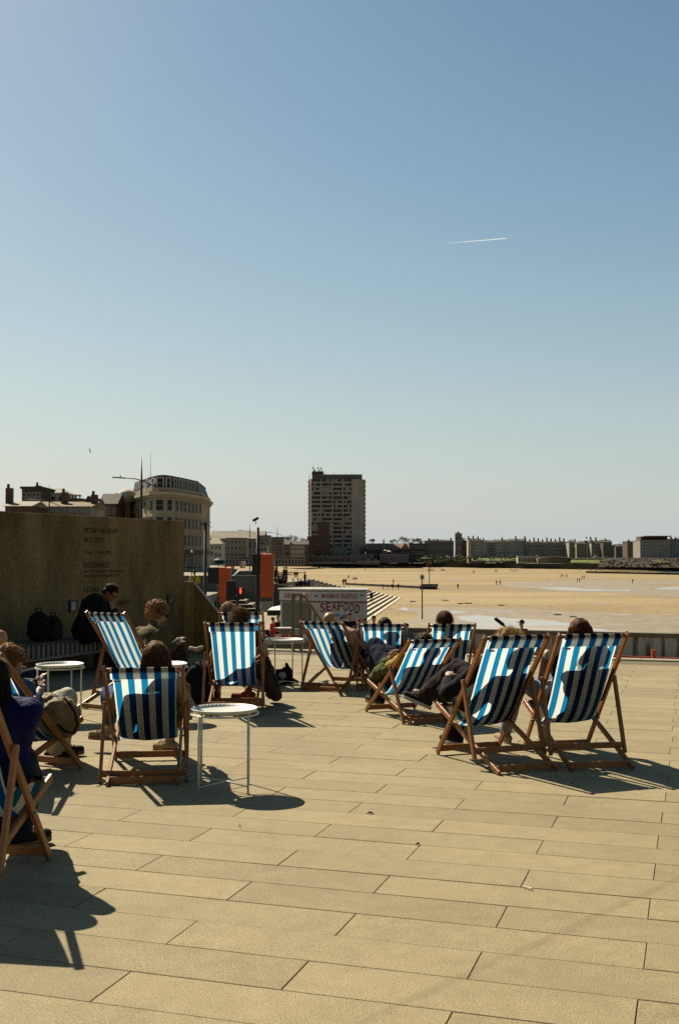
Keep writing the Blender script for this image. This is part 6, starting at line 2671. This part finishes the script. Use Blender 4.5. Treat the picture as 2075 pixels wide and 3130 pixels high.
# --- C: long straight hair, jeans, suede trainers
J, L_, R3 = chair_joints('C', .66, .22, .15, lean=.37, head_up=.03, side=.0)
J['H'] = at(478, 2008, 8.27)
J['N'] = J['H'] + V((0, .03, -.15))
lim(J, L_, R3, el=(.0, .28, .42), wl=(.25, .12, .50), er=(.0, -.30, .45), wr=(.26, -.22, .52))
J['KL'] = at(334, 2120, 9.12)
J['AL'] = at(338, 2226, 9.28)
J['TL'] = at(250, 2258, 9.33) - at(320, 2262, 9.28)
J['KR'] = at(500, 2150, 9.15)
J['AR'] = V((at(520, 2282, 9.25).x, 9.25, .105))
J['TR'] = V((-.75, .55, -.05))
J['TUL'] = V((.15, 0, 1))
r_ = figure('person with long straight brown hair and beige trainers left of the nearest tray table', J, skin_p, (khaki_c, .9, .01, .006), (denim_c, .88, .004, .006), (tan_sh, gum_so, black_c), hair_long(hm('hair_long_brown', (.13, .062, .020)), .13, .10, 2), fat=1.15)
for k in range(7):
    x = 548 + 5 * k
    a, c = at(x, 2058 + 4 * abs(k - 3), 8.55), at(x + (k - 3) * 3 - 2, 2205 + (k % 3) * 14 - abs(k - 4) * 9, 8.5)
blob('fringed_shawl', [('c', at(546, 2075, 8.6), .035, at(562, 2110, 8.6), .05), ('c', at(562, 2105, 8.6), .05, at(572, 2165, 8.58), .048), ('c', at(552, 2110, 8.6), .04, at(548, 2215, 8.55), .028), ('c', at(566, 2150, 8.58), .045, at(578, 2188, 8.56), .03)],
     mat('shawl_tan', (.33, .19, .07), .95, .45, 26, .6, 70, grain=.3), r_, .009, 1, .014, 22, (1, 1, .25))
# --- L: denim jacket, goggles, khaki quilted bag
J, L_, R3 = chair_joints('L', .62, .2, .13)
J['H'] = at(32, 2028, 8.32)
J['N'] = at(30, 2075, 8.25)
J['C'] = at(36, 2130, 8.28)
J['P'] = at(88, 2215, 8.55)
J['F'] = V((.80, .25, -.55)).normalized()
J['UH'] = V((.5, .1, .8)).normalized()
lim(J, L_, R3)
J['EL'], J['WL'] = at(96, 2150, 8.75), at(112, 2108, 8.78)
J['ER'], J['WR'] = at(92, 2195, 8.25), at(118, 2120, 8.5)
J['KL'] = at(205, 2134, 8.80)
J['AL'] = V((at(190, 2290, 9.0).x, 9.0, .11))
J['KR'] = at(196, 2185, 8.62)
J['AR'] = V((at(168, 2300, 8.8).x, 8.8, .11))
J['TL'] = V((.75, .6, 0))
J['TR'] = V((.8, .5, 0))
r_ = figure('person with curly hair and denim jacket in the second deckchair from the left edge', J, skin_m, (denim_c, .92, .014, .010), (cream_c, 1.0, .018, .012), (blk_sh, gum_so, cream_c), hair_curly(hm('hair_sandy', (.26, .14, .05)), 1.02, 15, 300, .016), fat=1.0)
root = thing('camera', 'small black and silver camera held up in the hands above the denim jacket', 'camera', at(93, 2095, 8.6))
p = at(92, 2086, 8.62)
m_ = MB()
m_.box(p, (.13, .05, .06), Matrix.Rotation(-.5, 3, 'Z'))
m_.build('camera_body', blk_sh, root, world=True, bevel=.008)
m_ = MB()
m_.tube([p + V((.02, -.02, 0)), p + V((.035, -.06, .0))], .024, 12)
m_.tube([p + V((.06, .0, .03)), p + V((.075, -.02, .03))], .018, 10)
m_.build('lens', mat('camera_silver', (.45, .42, .35), .35, .2, 30), root, world=True)
root = thing('quilted_bag', 'large khaki quilted bag with a black strap on the lap at the left', 'bag', at(190, 2180, 8.45))
blob('bag_body', [('e', at(188, 2184, 8.42), (.14, .11, .14)), ('e', at(146, 2146, 8.5), (.10, .09, .07)), ('e', at(203, 2208, 8.45), (.10, .10, .11))], mat('quilt_khaki', (.27, .20, .095), .6, .3, 10, .9, 16, .3, grain=.15), root, .009, 1, .020, 11)
m_ = MB()
m_.tube([at(196, 2132, 8.32), at(212, 2150, 8.31), at(230, 2178, 8.31), at(238, 2215, 8.33), at(226, 2240, 8.36), at(200, 2236, 8.34), at(178, 2215, 8.31)], .009, 6)
m_.build('strap', black_c, root, world=True, smooth=True)
# --- M: royal blue jacket
J, L_, R3 = chair_joints('M', .62, .2, .13)
J['H'] = at(-22, 2080, 5.75)
J['N'] = at(-5, 2150, 5.75)
J['C'] = at(-2, 2210, 5.85)
J['P'] = at(5, 2330, 6.0)
J['F'] = V((.55, .5, -.55)).normalized()
J['UH'] = V((.3, .3, .9)).normalized()
lim(J, L_, R3, el=(.1, .3, .5), wl=(.3, .14, .55))
J['ER'], J['WR'] = at(58, 2282, 5.95), at(40, 2300, 6.25)
J['KR'] = at(96, 2400, 6.35)
J['AR'] = V((at(66, 2560, 6.2).x, 6.2, .11))
J['KL'] = at(20, 2400, 6.4)
J['AL'] = V((at(10, 2545, 6.35).x, 6.35, .11))
J['TR'] = V((.6, .7, 0))
J['TL'] = V((.3, .9, 0))
r_ = figure('person in a royal blue jacket in the nearest deckchair at the left edge', J, skin_m, (royal_c, .95, .022, .014), (navy_c, 1.0, .008, .008), (blk_sh, gum_so, rust_c), hair_long(h_dark, .16, .08, 5), fat=.98)
# --- bald person at the left edge beyond
P = V((-3.92, 12.6, .16))
J = dict(P=P, C=P + V((.02, .0, .30)), N=P + V((.03, 0, .45)), H=at(2, 1956, 12.55), F=V((.5, .85, -.1)).normalized(), UH=V((0, 0, 1)), S=V((-.86, .5, 0)), EL=P + V((-.2, .25, .2)), WL=P + V((.05, .4, .2)), ER=P + V((.22, .02, .18)), WR=P + V((.25, .28, .18)),
         KL=P + V((-.15, .45, .12)), AL=P + V((.15, .45, -.08)), KR=P + V((.42, .2, .12)), AR=P + V((.2, .45, -.08)), TL=V((1, .2, 0)), TR=V((-.6, .8, 0)))
figure('bald person cut off by the left edge in front of the concrete wall', J, MATS['skin_bald'], (khaki_c, .9, .01, .008), (navy_c, 1.0, .01, .008), (blk_sh, gum_so), None)
# --- man in black leaning forward on the bench
P = at(262, 1940, 15.55)
P.z = .58
J = dict(P=P, C=at(292, 1858, 15.62), N=at(318, 1832, 15.6), H=at(338, 1811, 15.55), F=V((.62, -.18, -.72)).normalized(), UH=V((.68, -.1, .66)).normalized(), S=V((-.2, .95, 0)).normalized(),
         EL=at(338, 1912, 15.75), WL=at(349, 1868, 15.6), ER=at(325, 1905, 15.35), WR=at(344, 1872, 15.4), HDL=V((0, -.1, 1)), HDR=V((0, .0, 1)), HNL=V((-1, 0, .2)), HNR=V((-1, 0, .2)),
         KL=at(352, 1945, 15.85), AL=V((at(355, 2040, 15.9).x, 15.9, .1)), KR=at(345, 1950, 15.45), AR=V((at(350, 2050, 15.5).x, 15.5, .1)), TL=V((1, 0, 0)), TR=V((1, -.1, 0)))
r_ = figure('person all in black with glasses hunched forward on the bench, hand at the chin', J, mat('skin_deep', (.36, .13, .05), .5, .1, 12), (black_c, 1.0, .05, .012), (black_c, 1.0, .02, .01), (blk_sh, gum_so), hair_short(h_dark, 220, .03, .3, 1.0, 10), fat=1.15)
M_ = frame(J['F'], J['UH'])
m_ = MB()
for s_ in (-1, 1):
    m_.tube([J['H'] + M_ @ V((s_ * .036 + .024 * math.cos(R(a)), .100, .018 + .020 * math.sin(R(a)))) for a in range(0, 361, 45)], .0028, 4, caps=False)
    m_.tube([J['H'] + M_ @ V((s_ * .062, .095, .02)), J['H'] + M_ @ V((s_ * .084, -.01, .015))], .003, 4)
m_.build('glasses', blk, r_, world=True)

# ------------------------------------------------------------------ bags and small things


def backpack(px, py, Y, s, label, m, rz=0.0):
    p = at(px, py, Y)
    root = thing('backpack', label, 'backpack', p, rz, 'dark bags on and near the bench')
    m_prims = [('e', p + V((0, 0, .20 * s)), (.15 * s, .10 * s, .19 * s)), ('e', p + V((0, 0, .10 * s)), (.16 * s, .12 * s, .12 * s)), ('e', p + V((0, -.09 * s, .12 * s)), (.11 * s, .05 * s, .09 * s))]
    blob('bag_body', m_prims, m, root, .012, 2, .01, 10)
    m_ = MB()
    m_.tube([p + V((-.04 * s, 0, .37 * s)), p + V((-.03 * s, 0, .43 * s)), p + V((.03 * s, 0, .43 * s)), p + V((.04 * s, 0, .37 * s))], .009, 6)
    m_.build('handle', black_c, root, world=True, smooth=True)
    return root


backpack(118, 1957, 15.0, 1.0, 'black backpack standing on the bench, left of the smaller bag', black_c)
backpack(163, 1955, 15.2, .85, 'smaller dark backpack with a brown side pocket on the bench', mat('bag_brown_black', (.035, .02, .012), .8, .6, 4))
backpack(603, 2140, 12.1, 1.0, 'black rucksack on the paving between the curly haired sitter and the bun sitter', black_c)
root = thing('coat_heap', 'heap of black coats with a pale bag on top behind the middle tray table', 'coats', at(600, 2120, 12.4))
p = V((at(600, 2000, 12.5).x, 12.5, 0))
blob('coats', [('e', p + V((0, 0, .12)), (.20, .2, .16)), ('e', p + V((.06, .05, .32)), (.15, .15, .14)), ('e', p + V((-.1, .0, .25)), (.12, .12, .12))], black_c, root, .012, 1, .03, 9)
blob('pale_bag', [('c', at(583, 1982, 12.4), .022, at(604, 1986, 12.4), .028), ('c', at(604, 1986, 12.4), .028, at(620, 1978, 12.4), .018)], cream_c, root, .008, 1, .012, 25)
root = thing('shoulder_bag', 'slumped black shoulder bag with a silver patch under the farthest tray table', 'bag', at(858, 2088, 14.2))
p = V((at(852, 2080, 14.25).x, 14.25, 0))
blob('bag_body', [('e', p + V((0, 0, .09)), (.17, .11, .10)), ('e', p + V((.10, 0, .14)), (.08, .08, .09)), ('c', p + V((.12, 0, .2)), .03, p + V((.10, 0, .26)), .02), ('c', p + V((.1, 0, .06)), .05, p + V((.24, -.02, .03)), .02)], black_c, root, .009, 1, .014, 16)
blob('silver_patch', [('e', p + V((.05, -.10, .12)), (.05, .015, .05))], mat('silver_foil', (.4, .38, .32), .35, .3, 20), root, .007, 1, .006, 30)
root = thing('paper_cup', 'white paper cup on the paving under the bald sitter\'s deckchair', 'cup', (at(994, 2080, 13.6).x, 13.6, 0))
m_ = MB()
m_.lathe([(0, 0), (.030, 0), (.042, .115), (.038, .115), (.028, .006), (0, .006)], n=20)
m_.build('cup_body', white_c, root, smooth=True)
m_ = MB()
m_.lathe([(.044, .113), (.044, .122), (0, .124)], n=20)
m_.build('lid', cream_c, root, smooth=True)


# ------------------------------------------------------------------ figures on the quay and the beach
def small_person_mesh(pose, voxel=.03):
    """compact standing / walking / sitting figures: one skinned body plus clothing parts, origin at the feet"""
    tmp = bpy.data.objects.new('tmp', None)
    COL.objects.link(tmp)
    Z = V((0, 0, 1))
    if pose == 'sit':
        P, C, H = V((0, 0, .16)), V((0, .02, .45)), V((0, -.02, .78))
        legs = [(V((.09 * s_, 0, .14)), V((.12 * s_, -.38, .34)), V((.11 * s_, -.62, .06))) for s_ in (-1, 1)]
        arms = [(V((.18 * s_, 0, .52)), V((.25 * s_, -.12, .32)), V((.12 * s_, -.32, .34))) for s_ in (-1, 1)]
    else:
        st = .24 if pose == 'walk' else .06
        P, C, H = V((0, 0, .93)), V((0, 0, 1.25)), V((0, -.02, 1.62))
        legs = [(V((.09 * s_, 0, .92)), V((.10 * s_, -st * .45 * s_ - .03, .50)), V((.10 * s_, -st * s_ + .02, .08))) for s_ in (-1, 1)]
        arms = [(V((.19 * s_, 0, 1.40)), V((.25 * s_, .10 * s_, 1.14)), V((.20 * s_, -.05 - .12 * s_, .93 if pose == 'walk' else 1.05))) for s_ in (-1, 1)]
    F = V((0, -1, 0))
    hp_, g, M = head_prims(H, F, Z)
    out = {}
    body = [('c', P, .12, C, .13), ('c', C + V((-.15, 0, .13)), .055, C + V((.15, 0, .13)), .055), ('c', C + V((0, 0, .15)), .055, H, .05)] + hp_
    for a, b_, c_ in arms:
        body += [('c', a, .048, b_, .04), ('c', b_, .04, c_, .028), ('e', c_ + (c_ - b_).normalized() * .06, (.035, .03, .05))]
    for a, b_, c_ in legs:
        body += [('c', a, .085, b_, .058), ('c', b_, .058, c_, .04), ('c', c_, .04, c_ + V((0, -.14, -.04)), .032)]
    out['body'] = blob('body', body, skin_m, tmp, voxel, 1).data
    tp = [('c', P + V((0, 0, .02)), .145, C, .155), ('c', C + V((-.15, 0, .13)), .07, C + V((.15, 0, .13)), .07)]
    for a, b_, c_ in arms:
        tp += [('c', a, .064, b_, .056), ('c', b_, .056, b_.lerp(c_, .85), .045)]
    out['jacket'] = blob('jacket', tp, black_c, tmp, voxel, 1).data
    bt = [('c', P + V((-.05, 0, -.03)), .115, P + V((.05, 0, -.03)), .115)]
    for a, b_, c_ in legs:
        bt += [('c', a, .10, b_, .075), ('c', b_, .075, b_.lerp(c_, .9), .055)]
    out['trousers'] = blob('trousers', bt, black_c, tmp, voxel, 1).data
    out['hair'] = blob('hair', [('e', g(0, -.02, .035), (.088, .10, .092), M)], h_dark, tmp, voxel * .8, 1).data
    for o in [x for x in COL.objects if x.parent == tmp]:
        bpy.data.objects.remove(o)
    bpy.data.objects.remove(tmp)
    return out


SM = {k: small_person_mesh(k) for k in ('stand', 'walk', 'sit')}
TINT = {}


def tinted(pose, part, m):
    k = (pose, part, m.name)
    if k not in TINT:
        me = SM[pose][part].copy()
        me.materials.clear()
        me.materials.append(m)
        TINT[k] = me
    return TINT[k]


def ordinal(i, n):
    if n == 2:
        return ('left one', 'right one')[i]
    if i == 0:
        return 'leftmost'
    if i == n - 1:
        return 'rightmost'
    return ('second', 'third', 'fourth', 'fifth', 'sixth', 'seventh', 'eighth', 'ninth')[i - 1] + ' from the left'


def small_person(loc, pose, rz, label, topm, botm, hairm=None, group=None, s=1.0):
    root = thing('person', label, 'person', loc, rz, group)
    root.scale = (s, s, s)
    for part, m in (('body', skin_m), ('jacket', topm), ('trousers', botm), ('hair', hairm or h_dark)):
        o = bpy.data.objects.new(part, tinted(pose, part, m))
        COL.objects.link(o)
        o.parent = root
    return root


red_c = mat('cloth_red', (.45, .03, .02), .85, .2, 10)
far_dark = mat('cloth_far_dark', (.022, .018, .016), .9, .3, 5)
far_tan = mat('cloth_far_tan', (.24, .17, .10), .9, .3, 5)
far_blue = mat('cloth_far_blue', (.04, .07, .11), .9, .3, 5)
hi_vis = mat('cloth_yellow', (.62, .45, .04), .8, .15, 10)

QG = 'customers standing around the seafood stall'
for px, ytop, Y, rz, lab, tm_, hm_ in (
        (1067, 1872, 42.0, .2, 'person in a black jacket with a white collar in front of the stall lettering', black_c, h_dark),
        (1044, 1882, 42.6, .5, 'dark haired person just right of the bald head, by the stall', far_dark, h_dark),
        (1096, 1891, 41.0, -.4, 'person in a red cap and white shirt by the right end of the stall', white_c, red_c),
        (1114, 1888, 42.0, .3, 'dark haired person right of the red cap', far_dark, h_dark),
        (1142, 1881, 41.5, .1, 'person in a faded blue denim jacket right of the stall', mat('cloth_faded_blue', (.12, .15, .15), .9, .2, 5), h_dark),
        (1084, 1912, 37.0, .0, 'person in a navy hooded coat nearest behind the gap between two deckchairs', navy_c, navy_c),
        (1243, 1905, 40.0, -.5, 'person in a white and teal top left of the child by the sea wall', teal_c, h_dark)):
    p = at(px, ytop, Y)
    small_person((p.x, Y, ZL), 'stand', rz, lab, tm_, black_c, hm_, QG, s=(p.z - ZL) / 1.74)
LG = 'people under the white awning'
for px, ytop, Y, rz, lab, tm_ in ((834, 1886, 46, 1.2, 'person with a red jacket behind the striped barrier, left of the awning post', red_c),
                             (850, 1882, 46.5, .2, 'person in dark clothes just left of the awning post', black_c),
                             (871, 1876, 47, -.3, 'tall person in dark clothes just right of the awning post', far_dark),
                             (909, 1876, 48, .4, 'person in dark clothes between the two timber gateway posts', black_c)):
    p = at(px, ytop, Y)
    small_person((p.x, Y, ZL), 'stand', rz, lab, tm_, black_c, h_dark, LG, s=(p.z - ZL) / 1.74)
p = at(802, 1898, 38)
small_person((p.x, 38, ZL), 'stand', .3, 'broad dark figure beside the orange traffic cone', far_dark, black_c, h_dark, None, s=(p.z - ZL) / 1.74)
p = at(1594, 1894, 38.5)
r_ = small_person((p.x, 38.5, ZL), 'stand', -.9, 'person in a brown jacket and dark cap beyond the messy blonde hair', mat('cloth_brown', (.20, .11, .05), .9, .3, 5), black_c, black_c, None, s=(p.z - ZL) / 1.74)
m_ = MB()
m_.box((0, -.13, 1.66), (.14, .1, .015))
m_.build('cap_peak', black_c, r_)
root = thing('red_cup', 'red cup held low in front of the sea wall, left of the child', 'cup', at(1282, 1962, 40))
p = at(1282, 1962, 39.9)
m_ = MB()
m_.lathe([(0, 0), (.075, 0), (.095, .16), (.085, .16), (.07, .01), (0, .01)], (p.x, p.y, p.z - .02), 14)
m_.lathe([(0, .16), (.095, .16), (.05, .20), (0, .20)], (p.x, p.y, p.z - .02), 14)
m_.build('cup_body', red_c, root, world=True)
# yellow jacket by the fence
p = at(595, 1743, 66)
r_ = small_person((p.x, 66, ZP), 'stand', math.pi, 'person in a bright yellow jacket with dark shoulder straps above the ribbed fence', hi_vis, black_c, h_dark, None, s=(p.z - ZP) / 1.74)
m_ = MB()
for s_ in (-1, 1):
    m_.tube([(s_ * .10, .17, 1.42), (-s_ * .06, .18, 1.1), (-s_ * .13, .16, .95)], .018, 5)
m_.build('shoulder_strap', black_c, r_)
# groups on top of the beach steps
rn = random.Random(4)
SG1 = 'crowd on the platform right of the largest orange cover'
k = 0
for i, (px, py, pose) in enumerate(sorted(((842, 1786, 'stand'), (848, 1784, 'sit'), (855, 1787, 'sit'), (861, 1785, 'sit'), (868, 1783, 'stand'), (872, 1786, 'sit'), (845, 1776, 'stand'), (852, 1778, 'sit'), (875, 1780, 'stand'), (864, 1779, 'sit')))):
    p = gnd(px, py, ZP)
    small_person((p.x, p.y, ZP), pose, rn.uniform(-2, 2), ordinal(i, 10) + ' of ten people right of the biggest orange cover', rn.choice([far_dark, far_blue, far_dark, far_tan]), far_dark, None, SG1)
SG2 = 'people sitting at the top left of the beach steps'
for i, (px, py, pose) in enumerate(((888, 1789, 'sit'), (901, 1791, 'sit'), (909, 1792, 'sit'), (919, 1794, 'sit'), (924, 1791, 'stand'), (930, 1796, 'sit'))):
    p = gnd(px, py, ZP - .3)
    small_person((p.x, max(127, p.y), ZP - .6), pose, rn.uniform(-2, 2), ordinal(i, 6) + ' of six people atop the beach steps left corner', rn.choice([far_dark, far_blue, far_dark]), far_dark, None, SG2)


def beach_people(lst, label, group, s=1.0, pose='stand', tops=(far_dark,)):
    n = len(lst)
    lst = sorted(lst)
    for i, q in enumerate(lst):
        px, py = q[0], q[1]
        lb = label if n == 1 else ordinal(i, n) + ' of ' + label
        ps = q[2] if len(q) > 2 else pose
        p = on_sand(px, py)
        small_person(p, ps, random.Random(px).uniform(-3, 3), lb, tops[i % len(tops)], far_dark, None, group, s)


p1_, p2_ = gnd(901, 1767, ZP), gnd(908, 1767, ZP)
for i, px in enumerate((901.5, 908.5)):
    p = on_sand(px, 1768)
    small_person(p, 'walk', .2, ordinal(i, 2) + ' of the pair walking beyond the beach steps top', far_dark, far_dark, None, 'pair beyond the beach steps', 1.9)
for i, (px, py) in enumerate(((1049, 1791), (1056, 1790))):
    p = on_sand(px, py)
    small_person(p, 'stand', .2, ordinal(i, 2) + ' of the pair at the beach steps right end', far_dark, far_dark, None, 'pair at the end of the beach steps', 1.45)
p = EP[15] + V((-.9, -8, .32))
small_person(at(1135, 1842, 205), 'walk', .4, 'lone figure walking down the lower beach steps right of the stall', far_dark, far_dark, None, None, 1.25)
beach_people([(1065, 1772)], 'single dark figure on the sand just beyond the end of the beach steps', None, 1.2)
beach_people([(1082, 1772, 'sit'), (1088, 1772, 'sit')], 'two figures sitting on the sand beyond the beach steps', 'two sitting beyond the beach steps', 1.4)
beach_people([(1171, 1802), (1185, 1802)], 'two pale figures standing by the low groyne', 'pale pair by the groyne', 1.0, tops=(far_tan,))
beach_people([(1200, 1803, 'walk'), (1217, 1803, 'walk')], 'two dark figures walking in front of the low groyne', 'dark pair by the groyne', 1.1)
beach_people([(1202, 1786, 'walk')], 'figure climbing behind the low groyne', None, 1.1)
beach_people([(1399, 1801, 'walk')], 'lone dark figure walking in the open middle of the sand', None, 1.0)
beach_people([(1517, 1789), (1528, 1789)], 'two dark figures standing side by side mid sand', 'pair in the middle of the sand')
beach_people([(1308, 1748), (1313, 1747), (1317, 1747), (1323, 1747)], 'four far figures around the beacon pole', 'cluster behind the beacon pole')
beach_people([(1350, 1745, 'sit'), (1355, 1745, 'sit')], 'two figures sitting far off right of the beacon pole', 'two sitting right of the beacon pole', 1.5)
beach_people([(1444, 1753), (1449, 1753)], 'two dark figures far off below the left end of the terrace row', 'far pair under the terrace row')
beach_people([(1514, 1750), (1518, 1750)], 'two touching dark figures left of the line of four', 'far touching pair')
beach_people([(1560, 1748), (1568, 1749), (1575, 1749), (1582, 1748)], 'four dark figures in a line far across the sand', 'line of four on the sand')
beach_people([(1713, 1766), (1719, 1766), (1731, 1767)], 'three dark figures walking left of the two pairs', 'three walkers at the right')
beach_people([(1763, 1781), (1770, 1780)], 'nearer pair of dark figures at the right', 'nearer right pair')
beach_people([(1778, 1772), (1784, 1771)], 'farther pair of dark figures at the right', 'farther right pair')
beach_people([(1932, 1784, 'walk')], 'lone dark figure walking on the wet sand at the far right', None, 1.0)
beach_people([(1768, 1745), (1772, 1745)], 'two brownish figures left of the long waterline groyne', 'far pair left of the waterline groyne', tops=(far_tan,))
beach_people([(1799, 1746), (1804, 1746), (1808, 1746), (1817, 1746), (1821, 1746), (1825, 1746), (1830, 1745), (1834, 1746), (1840, 1745), (1843, 1746)], 'ten figures just above the end of the waterline groyne', 'row of figures at the waterline groyne', tops=(far_dark, far_tan))
beach_people([(735, 1753, 'sit'), (730, 1753, 'sit')], 'left sitting pair seen between the signal covers', 'left sitting pair between the signals', 1.3)
beach_people([(750, 1756, 'sit'), (757, 1755, 'sit')], 'right sitting pair seen between the signal covers', 'right sitting pair between the signals', 1.3)
beach_people([(975, 1737, 'sit')], 'dark speck of a sitting figure at the top of the sand below the tower block', None, 2.0)
beach_people([(1116, 1742, 'walk')], 'small figure walking at the top of the sand right of the tower block', None, 1.4)
beach_people([(1160, 1738, 'sit'), (1168, 1738, 'sit'), (1177, 1738, 'sit')], 'three figures sitting far off below the purple parade', 'three sitting below the purple parade', 1.8)

bpy.data.scenes.remove(SCR)
